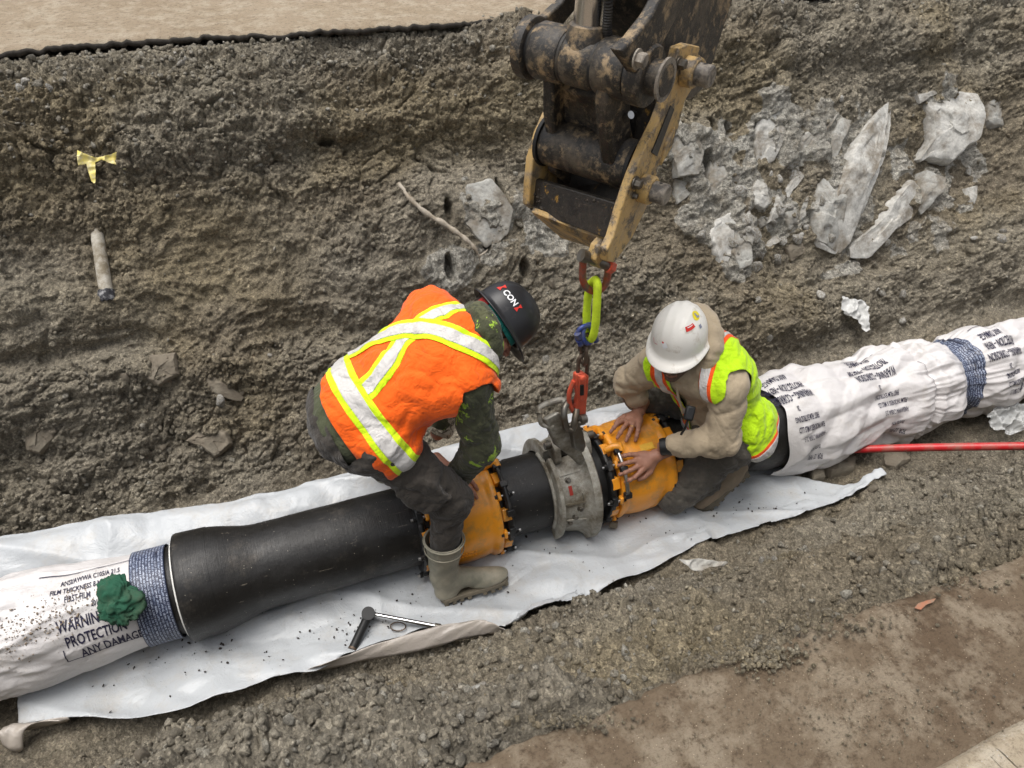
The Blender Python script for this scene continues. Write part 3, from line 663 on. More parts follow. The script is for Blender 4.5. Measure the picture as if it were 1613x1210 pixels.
# ------------------------------------------------------------------ clipping meshes by a scalar, so cut edges are crisp
def tri(F):
    F = np.asarray(F); return np.concatenate([F[:, [0, 1, 2]], F[:, [0, 2, 3]]]) if F.shape[1] == 4 else F
def clip(V, F, s):
    """keep the part of the triangle mesh where s > 0; returns V, F, and a function to carry other per-vertex data"""
    V = np.asarray(V, float); s = np.asarray(s, float); F = tri(F); pos = s > 0; cnt = pos[F].sum(1)
    out = [F[cnt == 3]]; ed = {}; newv = []; src = []
    def ev(a, b):
        k = (a, b) if a < b else (b, a)
        if k not in ed:
            t = s[k[0]]/(s[k[0]]-s[k[1]]); ed[k] = len(V)+len(src); src.append((k[0], k[1], t))
        return ed[k]
    ex = []
    for f in F[(cnt == 1) | (cnt == 2)]:
        f = [int(i) for i in f]; p = [pos[i] for i in f]
        if sum(p) == 1:
            i = p.index(True); a, b, c = f[i], f[(i+1) % 3], f[(i+2) % 3]; ex.append((a, ev(a, b), ev(a, c)))
        else:
            i = p.index(False); a, b, c = f[i], f[(i+1) % 3], f[(i+2) % 3]; m, n = ev(a, b), ev(a, c); ex.append((m, b, c)); ex.append((m, c, n))
    if ex: out.append(np.array(ex))
    F2 = np.concatenate(out) if out else np.zeros((0, 3), int)
    if src:
        S = np.array(src); i, j, t = S[:, 0].astype(int), S[:, 1].astype(int), S[:, 2]
        carry = lambda A: np.concatenate([A, A[i]+(A[j]-A[i])*(t if A.ndim == 1 else t[:, None])])
    else: carry = lambda A: A
    V2 = carry(V); used = np.unique(F2); mp = np.full(len(V2), -1); mp[used] = np.arange(len(used))
    return V2[used], mp[F2], (lambda A: carry(np.asarray(A, float))[used])
def normals(V, F):
    F = tri(F); n = np.cross(V[F[:, 1]]-V[F[:, 0]], V[F[:, 2]]-V[F[:, 0]]); N = np.zeros_like(V)
    for k in range(3): np.add.at(N, F[:, k], n)
    return N/(np.linalg.norm(N, axis=1, keepdims=True)+1e-12)
def thicken(o, t, off=-1):
    m = o.modifiers.new('solid', 'SOLIDIFY'); m.thickness = t; m.offset = off; return o
def polysd(poly, X, Y):
    """signed distance, positive inside"""
    P = np.asarray(poly, float); d = np.full(X.shape, 1e9); ins = np.zeros(X.shape, bool); n = len(P)
    for i in range(n):
        a, b = P[i], P[(i+1) % n]; ex_, ey = b-a; px, py = X-a[0], Y-a[1]
        t = np.clip((px*ex_+py*ey)/(ex_*ex_+ey*ey+1e-12), 0, 1); d = np.minimum(d, np.hypot(px-ex_*t, py-ey*t))
        c = ((a[1] > Y) != (b[1] > Y)) & (X < (b[0]-a[0])*(Y-a[1])/((b[1]-a[1]) if b[1] != a[1] else 1e-12)+a[0]); ins ^= c
    return np.where(ins, d, -d)

# ------------------------------------------------------------------ the plastic sheet
g = GV[(np.abs(GV[:, 1]-2.1) < .95) & (GV[:, 0] > -3.2) & (GV[:, 0] < 3.3)]
rx = ((g[:, 0]+3.2)/.02).astype(int); ry = ((g[:, 1]-1.1)/.02).astype(int); RA_ = np.full((330, 110), -9.0); np.maximum.at(RA_, (np.clip(rx, 0, 329), np.clip(ry, 0, 109)), g[:, 2])
for _ in range(3):
    M_ = np.stack([np.roll(np.roll(RA_, a, 0), b, 1) for a in (-1, 0, 1) for b in (-1, 0, 1)]); RA_ = np.where(RA_ < -5, M_.max(0), RA_)
RM_ = np.stack([np.roll(np.roll(RA_, a, 0), b, 1) for a in (-1, 0, 1) for b in (-1, 0, 1)]).max(0)
def terr(x, y):
    return RM_[np.clip(((x+3.2)/.02).astype(int), 0, 329), np.clip(((y-1.1)/.02).astype(int), 0, 109)]
fr = [at(x, y, z=.03)[:2] for x, y in ((27, 1142), (60, 1137), (97, 1134), (176, 1136), (251, 1129), (314, 1114), (360, 1096), (430, 1072), (500, 1058), (560, 1030), (600, 1012), (660, 992), (720, 985), (797, 992), (850, 975), (900, 957), (966, 922), (1046, 891), (1111, 860), (1150, 851), (1180, 842), (1210, 832), (1269, 817), (1303, 800), (1330, 791), (1354, 786), (1364, 778), (1383, 776), (1374, 767), (1330, 766), (1295, 760), (1274, 752), (1250, 749), (1246, 739), (1239, 724))]
bkp = [at(x, y, z=.16)[:2] for x, y in ((990, 632), (900, 652), (830, 668), (740, 690), (640, 722), (560, 743), (500, 757), (440, 776), (370, 790), (300, 797), (200, 812), (100, 830), (0, 848))]
SHEET = [tuple(p) for p in fr]+[(2.3, 2.2), (2.2, 2.42)]+[tuple(p) for p in bkp]+[(-2.6, bkp[-1][1]), (-2.6, 2.0), (-1.30, 2.0), tuple(at(33, 1100, z=.03)[:2])]
bx = np.array([p[0] for p in bkp])[::-1]; by = np.array([p[1] for p in bkp])[::-1]
def creases(a, b, seed, n=7, f0=1.2, f1=3.2, amp=.016):
    """sharp straight creases of stiff film: triangle waves in several directions, each fading in and out"""
    rg = np.random.default_rng(seed); z = 0
    for i in range(n):
        t = rg.uniform(0, pi); f = rg.uniform(f0, f1); q = (a*cos(t)+b*sin(t))*f+rg.uniform(0, 9)+fbm2(a*1.4, b*1.4, 2, seed+i)*.5
        tw = np.abs(2*(q-np.floor(q+.5))); m = sstep(-.05, .35, fbm2(a*1.3+i*3, b*1.3, 2, seed+20+i)); z = z+(np.minimum(tw, .5)-.25)*m*amp/f*f0*2
    return z
def sheet_z(X, Y):
    yb = np.interp(X, bx, by)
    Xf, Yf = X.astype(np.float32), Y.astype(np.float32)
    a = Xf*.92-Yf*.38; b = Xf*.38+Yf*.92
    wr = (1-np.abs(fbm2(a*.9, b*3.6, 2, 301)))**5*.034+(1-np.abs(fbm2(a*2.2+3, b*2.6, 2, 303)))**7*.016
    f1, f2, idv = worley2(a*2.6+fbm2(a*3, b*3, 2, 305)*.5, b*5, 307); wr = wr+np.minimum(f2-f1, .5)*.014
    wr = wr+(1-np.abs(fbm2(a*5, b*8, 2, 309)))**8*.005+fbm2(Xf*2, Yf*2, 2, 311)*.006
    wr = wr*.8+creases(a, b*1.5, 900, 9, 1.3, 4.5, .020)
    up = .135*sstep(yb-.34, yb-.05, Y)*(1-sstep(1.9, 2.4, X)*.6)
    pit = -.0*X
    z = .012+wr*(1-.5*sstep(yb-.05, yb, Y))+up+.045*(1-sstep(1.55, 1.75, Y))*sstep(1.2, 1.6, X)
    return np.maximum(z, terr(X, Y)+.004)
xs = np.arange(-2.62, 2.7, .0105); ys = np.arange(1.45, 2.78, .0095); X, Y = np.meshgrid(xs, ys, indexing='ij'); Z = sheet_z(X, Y)
nx_, ny_ = X.shape; i0 = np.arange(nx_*ny_).reshape(nx_, ny_)
V = np.stack([X, Y, Z], -1).reshape(-1, 3); F = np.stack([i0[:-1, :-1], i0[1:, :-1], i0[1:, 1:], i0[:-1, 1:]], -1).reshape(-1, 4)
edge_n = fbm2(V[:, 0].astype(np.float32)*9, V[:, 1].astype(np.float32)*9, 3, 315)*.012
V2, F2, cr = clip(V, F, polysd(SHEET, V[:, 0], V[:, 1])+edge_n)
def film_material(name, col, dirt=.35, under=None):
    t = NT(name); n = t.noise(5, 8, .65); n2 = t.noise(60, 6, .75)
    c = t.mix(n, tuple(x*.93 for x in col), col)
    c = t.mix(t.ramp(t.noise(7, 9, .78), [(.60-.25*dirt, 0.), (.80-.1*dirt, .55)]), c, (.42, .37, .30))
    c = t.mix(t.ramp(n2, [(.62, 0.), (.70, .5*dirt+.1)]), c, (.20, .16, .12))
    nb = t.bump(t.noise(10, 5, .6, dist=.8), .45, .014); nb = t.bump(t.noise(36, 4, .55, dist=1.2), .35, .005, nb)
    return t.fin(c, t.ramp(n, [(.3, .30), (.7, .45)]), 0, nb, Specular_IOR_Level=.45)
M_SHEET = film_material('white_polyethylene_sheet', (.455, .475, .490), .42)
M_FILM = film_material('white_pipe_film', (.64, .615, .605), .30)
M_UNDER = film_material('dusty_film_underside', (.40, .36, .32), .6)
sheet = empty('plastic_sheet', (0.6, 2.1, 0), 'long white plastic sheet spread on the trench floor under the black pipe', 'plastic sheet')
so = mesh_obj('film', V2, F2, M_SHEET, sheet, True); thicken(so, .0015)
# the folded-over strip of its front edge and the curled corner
def ribbon(name, A, B, bulge, mat, parent, n=70, m=8, rag=0.0, th=.0015):
    a = spline(A, n); b = spline(B, n); k = min(len(a), len(b)); a = a[:k]; b = b[:k]; V = []
    for i in range(k):
        for j in range(m+1):
            t = j/m; p = a[i]+(b[i]-a[i])*t; e = 0.004*sin(i*.55+j)*sin(i*.13)
            V.append(p+np.array([0, 0, bulge*sin(pi*t)+e+rag*(random.random()-.5)]))
    F = [(i*(m+1)+j, (i+1)*(m+1)+j, (i+1)*(m+1)+j+1, i*(m+1)+j+1) for i in range(k-1) for j in range(m)]
    return thicken(mesh_obj(name, V, F, mat, parent, True), th)
ribbon('folded_edge', [at(x, y, z=.075) for x, y in ((505, 1048), (586, 1017), (679, 989), (750, 977), (772, 980), (797, 993))],
       [at(x, y, z=.020) for x, y in ((474, 1062), (586, 1039), (663, 1025), (725, 1008), (765, 1000), (797, 996))], .012, M_UNDER, sheet)
ribbon('curled_corner', [at(x, y, z=.05) for x, y in ((2, 1150), (14, 1142), (40, 1139), (80, 1137), (110, 1134))],
       [at(x, y, z=.0) for x, y in ((6, 1176), (18, 1183), (36, 1180), (38, 1152), (108, 1137))], .028, M_UNDER, sheet, 40)

# ------------------------------------------------------------------ the pipe run (axis parallel to X)
PY, PZ = 2.04, 0.20
def cylp(X, th, r):
    return np.stack([X+0*th, PY-r*np.sin(th), PZ+r*np.cos(th)], -1)
def revolve(name, prof, mat, parent, seg=96, fn=None, step=None, th0=-pi, th1=pi):
    xs = np.array([p[0] for p in prof]); rs = np.array([p[1] for p in prof])
    if step:
        X = np.unique(np.r_[xs, np.arange(xs[0], xs[-1], step)]) if (np.diff(xs) > 0).all() else xs
        rs = np.interp(X, xs, rs) if len(X) != len(xs) else rs
    else: X = xs
    closed = th1-th0 > 6.28
    T = np.linspace(th0, th1, seg+1)[:-1] if closed else np.linspace(th0, th1, seg+1)
    XX, TT = np.meshgrid(X, T, indexing='ij'); RR_ = np.repeat(rs[:, None], len(T), 1)
    if fn is not None: RR_ = RR_+fn(XX, TT)
    V = cylp(XX, TT, RR_).reshape(-1, 3); n, m = XX.shape; i = np.arange(n*m).reshape(n, m)
    if closed: i2 = np.roll(i, -1, 1); q = np.stack([i[:-1], i[1:], i2[1:], i2[:-1]], -1).reshape(-1, 4)
    else: q = np.stack([i[:-1, :-1], i[1:, :-1], i[1:, 1:], i[:-1, 1:]], -1).reshape(-1, 4)
    return mesh_obj(name, V, q[:, ::-1], mat, parent, True)
def pipe_mat():
    t = NT('black_pipe_coating'); n = t.noise(7, 9, .7); v = t.scaled((420, 6, 6)); st = t.noise(1.0, 3, .6, v)
    c = t.mix(n, (.007, .0066, .0062), (.020, .0185, .017)); c = t.mix(t.ramp(t.noise(4, 9, .78), [(.53, 0.), (.68, .55)]), c, (.105, .090, .072))
    c = t.mix(t.ramp(t.noise(22, 8, .8, t.scaled((.30, 1.9, 1.9), rot=(0, 0, .5))), [(.62, 0.), (.68, .8)]), c, (.22, .19, .15)); c = t.mix(t.ramp(t.noise(11, 9, .8, t.scaled((1.2, .4, 2), rot=(.3, .5, 0))), [(.63, 0.), (.68, .5)]), c, (.16, .14, .11))
    c = t.mix(t.ramp(t.voro(38), [(.045, .8), (.08, 0.)]), c, (.30, .27, .22))
    nb = t.bump(st, .55, .0025); nb = t.bump(t.noise(45, 7, .7), .35, .004, nb)
    return t.fin(c, t.ramp(n, [(.3, .28), (.7, .58)]), 0, nb, Specular_IOR_Level=.45)
M_PIPE = pipe_mat()
M_BLACK = simple('black_gland_iron', (.012, .012, .012), .38, var=.5, dirt=(.08, .07, .06), dirt_amt=.38, dirt_scale=20)
M_YEL = simple('orange_yellow_epoxy', (.86, .335, .022), .28, var=.06, scale=10, bump=.12, bd=.003, dirt=(.46, .24, .07), dirt_amt=.40, dirt_scale=14, spec=.5)
M_STEEL = simple('bright_bolt_steel', (.55, .54, .52), .32, 1, var=.3, dirt=(.12, .10, .08), dirt_amt=.35, dirt_scale=30)
M_WHITE = simple('white_plastic', (.75, .74, .70), .45, var=.08)

# black spigot-and-bell pipe between the taped film and the first coupling
bp = empty('bell_pipe', (0, PY, PZ-.17), 'black cast pipe whose flared bell end faces the taped film at left', 'pipe')
lump = lambda X, T: (fbm2((X*9).astype(np.float32), (T*3).astype(np.float32), 3, 401)*.0016)
revolve('barrel', [(x, .2050-.0375*float(sstep(-.37, -.16, x))) for x in np.linspace(-.346, -.14, 14)]+[(.60, .1675)], M_PIPE, bp, 112, lump, .015)
revolve('bell', [(-.43, .150), (-.462, .168), (-.466, .196), (-.462, .206), (-.452, .2085), (-.42, .2075), (-.36, .2065), (-.345, .2050)], M_PIPE, bp, 112, lump)
ring = revolve('gasket_lip', [(-.466, .160), (-.472, .176), (-.473, .183), (-.470, .186), (-.464, .186)], M_WHITE, bp, 96)
mp_ = empty('short_pipe', (1.0, PY, PZ-.17), 'short black pipe length between the two orange couplings, held by the metal clamp', 'pipe')
revolve('barrel', [(.62, .1675), (1.40, .1675)], M_PIPE, mp_, 112, lump, .03)
rp = empty('far_bell_pipe', (1.9, PY, PZ-.17), 'black pipe under the crouching worker, running into the white wrapped film', 'pipe')
revolve('barrel', [(1.45, .1675), (1.98, .168), (2.02, .172), (2.07, .185), (2.12, .197)], M_PIPE, rp, 96, lump, .03)
revolve('bell', [(2.12, .197), (2.16, .203), (2.30, .206), (2.45, .206)], M_PIPE, rp, 96, lump)

# loose film round the pipe
def wl(X, T):                                   # left stretch
    a = sstep(-.62, -1.0, X)*1.0; a = 1-sstep(-1.0, -.60, X)
    Xf, Tf = X.astype(np.float32), T.astype(np.float32)
    r = .171+.006*a+.030*a*np.exp(-((T-1.95)/.42)**2)*(1+.4*fbm2(Xf*2.5, Tf*1, 2, 411))+.018*a*np.exp(-((T+1.0)/.5)**2)
    wr = (1-np.abs(fbm2(Xf*2.4+Tf*1.0, Tf*1.7-Xf*.8, 3, 413)))**3*.022+(1-np.abs(fbm2(Xf*6-Tf*2, Tf*3.2+Xf*3, 3, 415)))**5*.012
    f1, f2, _ = worley2(Xf*5+Tf, Tf*2.4, 416); wr = wr+np.minimum(f2-f1, .4)*.010
    wr = wr*.5+creases(Xf*1.0, Tf*.35, 970, 8, 1.4, 4.0, .026)
    r = r+wr*(.10+.90*a)
    r = r+.012*np.exp(-((T-(-.42-.05*np.sin(X*3)))/.035)**2)*a
    return np.minimum(r, np.where(np.cos(T) < -.2, (PZ-.018)/np.maximum(-np.cos(T), .2), 9))
def wr_(X, T):                                  # right stretch
    Xf, Tf = X.astype(np.float32), T.astype(np.float32)
    tie = np.exp(-((X-3.33)/.06)**2); tie2 = np.exp(-((X-3.04-.03*np.sin(T*2))/.02)**2); tie3 = np.exp(-((X-2.78-.05*np.sin(T+.5))/.025)**2)
    bulge = .012*np.exp(-((X-2.5)/.2)**2)+.030*np.exp(-((X-2.93)/.16)**2)+.022*np.exp(-((X-3.17)/.09)**2)+.026*np.exp(-((X-3.55)/.13)**2)+.012*np.exp(-((X-4.4)/.5)**2)
    end = np.exp(-((X-2.2)/.05)**2)
    r = .183+.030*(1-sstep(2.42, 2.75, X))+bulge*(1+.5*fbm2(Xf*1.5, Tf*2, 2, 420))
    gather = (1-np.abs(fbm2(Xf*1.6, Tf*7.5, 2, 421)))**2*.014*np.clip(np.exp(-((X-3.3)/.30)**2)+np.exp(-((X-3.04)/.12)**2), 0, 1)
    wr = (1-np.abs(fbm2(Xf*3.2+Tf*1.1, Tf*1.3-Xf*1.1, 2, 423)))**2.5*.034+(1-np.abs(fbm2(Xf*7-Tf*2, Tf*2.6+Xf*2.5, 2, 425)))**4*.010
    f1, f2, _ = worley2(Xf*4.2+Tf*.8, Tf*1.7-Xf, 426); wr = wr+np.minimum(f2-f1, .5)*.022
    wr = wr*.38+creases(Xf*1.0, Tf*.40, 950, 9, 1.5, 4.4, .032)
    r = r+wr*(1-.85*tie)*np.clip(1-.45*sstep(3.7, 4.6, X), .4, 1)+gather*(1-.6*tie)-.018*tie2-.012*tie3-.022*tie+.012*np.exp(-((X-3.075-.03*np.sin(T*2))/.018)**2)
    r = r+.010*np.exp(-((T-2.0)/.4)**2)*np.exp(-((X-2.35)/.25)**2)
    r = np.minimum(r, .222+.006*np.sin(T*4)+.45*np.maximum(X-2.165, 0))
    return np.minimum(r, np.where(np.cos(T) < -.2, (PZ+.0)/np.maximum(-np.cos(T), .2), 9))
def film(name, fn, x0, x1, parent, step=.008, seg=230, mat=None, jag=None):
    X = np.arange(x0, x1, step); T = np.linspace(-pi, pi, seg+1)[:-1]; XX, TT = np.meshgrid(X, T, indexing='ij')
    RR_ = fn(XX, TT)
    if jag is not None: XX = XX+jag(TT)*np.exp(-(XX-x0)/.08)*(1 if x0 > 0 else 0)
    V = cylp(XX, TT, RR_).reshape(-1, 3); n, m = XX.shape; i = np.arange(n*m).reshape(n, m); i2 = np.roll(i, -1, 1)
    return mesh_obj(name, V, np.stack([i[:-1], i[1:], i2[1:], i2[:-1]], -1).reshape(-1, 4)[:, ::-1], mat or M_FILM, parent, True)
def band_mat():
    t = NT('printed_blue_tape'); br = t.n.new('ShaderNodeTexBrick'); uvx = t.attr('bu'); uvy = t.attr('bv')
    cb = t.n.new('ShaderNodeCombineXYZ'); t.l.new(uvy, cb.inputs[0]); t.l.new(uvx, cb.inputs[1]); t.l.new(cb.outputs[0], br.inputs['Vector'])
    br.inputs['Scale'].default_value = 1; br.inputs['Brick Width'].default_value = .034; br.inputs['Row Height'].default_value = .0105; br.inputs['Mortar Size'].default_value = .0019; br.offset = .37
    br.inputs['Color1'].default_value = (.40, .44, .54, 1); br.inputs['Color2'].default_value = (.28, .33, .44, 1); br.inputs['Mortar'].default_value = (.014, .018, .04, 1)
    n = t.noise(230, 3, .7); c = t.mix(t.ramp(n, [(.46, 0.), (.52, .92)]), br.outputs[0], (.02, .028, .065)); c = t.mix(t.ramp(t.noise(1.0, 2, .5, t.scaled((26, 5, 5))), [(.62, 0.), (.66, .9)]), c, (.012, .014, .03))
    c = t.mix(t.ramp(t.noise(8, 7, .7), [(.6, 0.), (.8, .5)]), c, (.45, .42, .38))
    return t.fin(c, .45, 0, None)
M_BAND = band_mat()
def band(fn, x0, x1, parent, wob=.0, off=.003):
    X = np.linspace(x0, x1, 14); T = np.linspace(-pi, pi, 161)[:-1]; XX, TT = np.meshgrid(X, T, indexing='ij'); XX = XX+wob*np.sin(TT*2+1)
    V = cylp(XX, TT, fn(XX, TT)+off).reshape(-1, 3); n, m = XX.shape; i = np.arange(n*m).reshape(n, m); i2 = np.roll(i, -1, 1)
    q = np.stack([i[:-1, :-1], i[1:, :-1], i2[1:, :-1], i2[:-1, :-1]], -1).reshape(-1, 4)
    return thicken(mesh_obj('printed_tape', V, q[:, ::-1], M_BAND, parent, True, attrs=dict(bu=XX.ravel(), bv=(TT*.18).ravel())), .001)
lw = empty('film_wrapped_pipe', (-1.0, PY, 0), 'pipe wrapped in white printed film at the left edge, green rag on top', 'wrapped pipe')
film('film', wl, -3.6, -.500, lw)
revolve('barrel', [(-.52, .168), (-.40, .168)], M_PIPE, lw, 64)
band(lambda X, T: wl(X, T)+.0030, -.610, -.492, lw)
rw = empty('film_wrapped_pipe', (3.6, PY, 0), 'pipe bundled in crumpled white printed film running off to the right', 'wrapped pipe')
film('film', wr_, 2.165, 7.5, rw, .0085, 260, None, lambda T: .012*np.sin(T*1.5+.6)+.010*np.sin(T*5))
band(lambda X, T: wr_(X, T), 3.30, 3.40, rw, .012, .002)

# printing on the film: letters follow the surface
M_INK = simple('dark_blue_ink', (.020, .018, .045), .5, var=.3)
def text_geo(txt, size, res=2, bold=0.0):
    cu = bpy.data.curves.new('t', 'FONT'); cu.body = txt; cu.size = size; cu.resolution_u = res; cu.offset = bold
    o = bpy.data.objects.new('t', cu); COL.objects.link(o); dg = bpy.context.evaluated_depsgraph_get(); dg.update()
    me = bpy.data.meshes.new_from_object(o.evaluated_get(dg)); bpy.data.objects.remove(o); bpy.data.curves.remove(cu)
    bm = bmesh.new(); bm.from_mesh(me); bmesh.ops.triangulate(bm, faces=bm.faces[:])
    for _ in range(2):
        lg = [e for e in bm.edges if e.calc_length() > .011]
        if lg: bmesh.ops.subdivide_edges(bm, edges=lg, cuts=1); bmesh.ops.triangulate(bm, faces=[f for f in bm.faces if len(f.verts) > 3])
    V = np.array([v.co[:] for v in bm.verts]).reshape(-1, 3); bm.verts.index_update(); F = [[v.index for v in f.verts] for f in bm.faces]; bm.free(); bpy.data.meshes.remove(me)
    return V, F
def print_block(lines, fn, x0, thc, parent, flip=False, off=.0035, squeeze=.62, frame=None):
    """lines: (text, size, gap above). written along +X, down the camera side; flip turns the block upside down"""
    AV, LF = [], []; y = 0.0
    for (txt, size, gap, dx) in lines:
        y += gap+size; V, F = text_geo(txt, size, 2, size*.018)
        if not len(V): continue
        LF.append(F); AV.append(np.stack([V[:, 0]*squeeze+dx, -y+V[:, 1]], -1))
    def put(P):
        u, v = P[:, 0], -P[:, 1]
        if flip: u, v = -u, -v
        X = x0+u; T = thc+v/.20
        return cylp(X, T, fn(X, T)+off)
    for P, Fl in zip(AV, LF): mesh_obj('printed_line', put(P), Fl, M_INK, parent, False)
print_block([('ANSI/AWWA C105/A 21.5', .034, .0, .030), ('FILM THICKNESS 8 MILS', .035, .006, .0), ('FIRST FILM', .035, .006, .045), ('2019', .030, .006, .125),
             ('WARNING \u2013', .062, .004, .012), ('PROTECTION', .062, .001, .025), ('ANY DAMAGE', .062, .001, .058)], wl, -.862, -.20, lw, squeeze=.50, off=.0022)
def lines_on(fn, segs, parent, wd=.0035, off=.0035):
    if len(segs) > 1: return [lines_on(fn, [q], parent, wd, off) for q in segs]
    V, F = [], []
    for (xa, ta, xb, tb) in segs:
        n = 30; b = len(V); dx, dt = xb-xa, (tb-ta)*.2; L = max(1e-6, sqrt(dx*dx+dt*dt)); nx, nt = -dt/L*wd, dx/L*wd/.2
        for i in range(n+1):
            k = i/n
            for s_ in (-.5, .5): V.append((xa+dx*k+nx*s_, ta+(tb-ta)*k+nt*s_))
        F += [(b+2*i, b+2*i+1, b+2*i+3, b+2*i+2) for i in range(n)]
    A = np.array(V); return mesh_obj('printed_frame_line', cylp(A[:, 0], A[:, 1], fn(A[:, 0], A[:, 1])+off), F, M_INK, parent, False)
lines_on(wl, [(-.850, 1.22, -.850, 1.50), (-.850, 1.50, -.605, 1.50), (-.90, -.30, -.605, -.30)], lw)
RB = [('FOR 12" PIPE', .034, 0, .0), ('DUCTILE IRON', .024, .02, .02), ('ANSI/AWWA C105/A 21.5', .028, .03, .0), ('FILM THICKNESS 8 MILS LLD', .030, .010, .0), ('FIRST FILM EXTRUDING', .030, .010, .03), ('20', .030, .010, .12),
      ('WARNING \u2013 CORROSION', .050, .012, .0), ('PROTECTION \u2013 REPAIR', .050, .004, .01), ('ANY DAMAGE', .050, .004, .06)]
for (xr, tc_, rows) in ((2.36, 1.75, RB), (2.86, 1.75, RB), (3.66, 1.65, RB[2:]), (4.40, 1.75, RB[1:])):
    print_block(rows, wr_, xr, tc_, rw, True, squeeze=.40)
lines_on(wr_, [(2.86, -.42, 2.66, -.42), (3.66, -.30, 3.46, -.30), (4.40, -.5, 3.98, -.5), (3.045, .1, 3.05, 1.2)], rw)
M_SHADOWINK = M_INK

# ------------------------------------------------------------------ orange couplings
def ringpt(X, th, r): return cylp(np.float64(X), np.float64(th), r)
def coupling(x0, x1, label, glands, name='pipe_coupling'):
    c = empty(name, ((x0+x1)/2, PY, 0), label, 'pipe coupling', 'couplings')
    L = x1-x0
    revolve('body', [(x0+.012, .172), (x0+.012, .205), (x0+.018, .213), (x0+.034, .214), (x0+.048, .207), (x0+.065, .205), (x0+.09, .2115), (x0+L*.5, .2155), (x1-.085, .2125), (x1-.06, .206), (x1-.045, .206), (x1-.036, .214), (x1-.016, .217), (x1-.008, .213), (x1-.006, .172)], M_YEL, c, 128)
    for (xg, sgn) in glands:
        a, b = (xg, xg+.026)
        revolve('gland_ring', [(a, .170), (a, .199), (a+.004, .207), (b-.004, .207), (b, .199), (b, .170), (a, .170)], M_BLACK, c, 112)
        for k in range(8):
            th = k*pi/4+.22
            p = ringpt((a+b)/2-sgn*.012, th, .190); ra = ringpt(0, th, 1)-np.array([0, PY, PZ]); ta = np.cross([1, 0, 0], ra)
            m = MB(); m.box(p, ([1, 0, 0], ra, ta), (.019, .017, .026)); m.build('wedge_pad', M_YEL, c, bev=.004)
            th2 = th+pi/8; q = ringpt(xg+.013, th2, .205); r2 = ringpt(0, th2, 1)-np.array([0, PY, PZ]); t2 = np.cross([1, 0, 0], r2)
            m = MB(); m.box(ringpt((a+b)/2, th2, .204), ([1, 0, 0], r2, t2), (.013, .014, .022)); lug = m.build('gland_lug', M_BLACK, c, bev=.004)
            m = MB(); m.box(ringpt(xg-sgn*.030+.013, th2, .208), ([1, 0, 0], r2, t2), (.008, .014, .018)); m.build('body_lug', M_YEL, c, bev=.005)
            m = MB(); m.cyl(q+np.array([-sgn*.045, 0, 0])+r2*.004, q+np.array([sgn*.036, 0, 0])+r2*.004, .0062, 12); bo = m.build('bolt', M_STEEL, c)
            m = MB(); m.lathe(q+np.array([-sgn*.038, 0, 0])+r2*.004, [-sgn, 0, 0], [(0, .012), (.010, .012), (.012, .010)], 6); m.build('nut', M_BLACK, bo, ang=20)
            m = MB(); m.lathe(q+np.array([sgn*.014, 0, 0])+r2*.004, [sgn, 0, 0], [(0, .0125), (.011, .0125), (.013, .010)], 6); m.build('nut', M_BLACK, bo, ang=20)
    return c
c1_ = coupling(.468, .775, 'orange pipe coupling straddled by the worker in the orange vest', ((.428, -1), (.790, 1)))
c2_ = coupling(1.300, 1.590, 'orange pipe coupling under the hands of the crouching worker in the white helmet', ((1.262, -1), (1.600, 1)))
# hinge lug with a long bolt across the top right edge of the first coupling, another on the second
def strap_bolt(c, x, th0, th1, xb):
    m = MB(); P = [ringpt(x, t, .231) for t in np.linspace(th0, th1, 10)]
    m.tube(P, .009, 12); b = m.build('draw_bolt', M_BLACK if c is c1_ else M_STEEL, c)
    for t in (th0, th0+.42*(th1-th0), th1):
        ra = ringpt(0, t, 1)-np.array([0, PY, PZ]); ta = np.cross([1, 0, 0], ra)
        m = MB(); m.box(ringpt(x, t, .229), ([1, 0, 0], ra, ta), (.016, .013, .013)); m.build('nut', M_BLACK, b, bev=.003)
    ra = ringpt(0, th0-.12, 1)-np.array([0, PY, PZ])
    m = MB(); m.tube([ringpt(xb-.05, th0-.10, .214), ringpt(xb-.02, th0-.10, .232), ringpt(xb+.01, th0-.07, .236), ringpt(xb+.012, th0+.02, .230)], [.014, .017, .019, .015], 14); m.build('hinge_lug', M_YEL, c)
strap_bolt(c1_, .800, .05, .95, .795); strap_bolt(c2_, 1.325, .38, 1.25, 1.33)
# embossed patch and paper label on the couplings
M_LAB = simple('yellow_label', (.72, .42, .05), .5, var=.3, scale=120)
def patch(fnr, x0, x1, t0, t1, mat, name, parent, n=10, m=10):
    XX, TT = np.meshgrid(np.linspace(x0, x1, n), np.linspace(t0, t1, m), indexing='ij'); V = cylp(XX, TT, fnr+0*XX).reshape(-1, 3); i = np.arange(n*m).reshape(n, m)
    return mesh_obj(name, V, np.stack([i[:-1, :-1], i[1:, :-1], i[1:, 1:], i[:-1, 1:]], -1).reshape(-1, 4)[:, ::-1], mat, parent)
patch(.2168, 1.435, 1.50, .36, .50, M_LAB, 'label', c2_)
for j in range(2):
    for k in range(8):
        x = .545+k*.014; t = 1.62+j*.09; m = MB(); ra = ringpt(0, t, 1)-np.array([0, PY, PZ]); ta = np.cross([1, 0, 0], ra)
        m.box(ringpt(x, t, .2150), ([1, 0, 0], ra, ta), (.0045, .0025, .006))
        if k == 0: EM = MB()
        EM.add(m.v, m.f)
    EM.build('embossed_lettering', M_YEL, c1_)

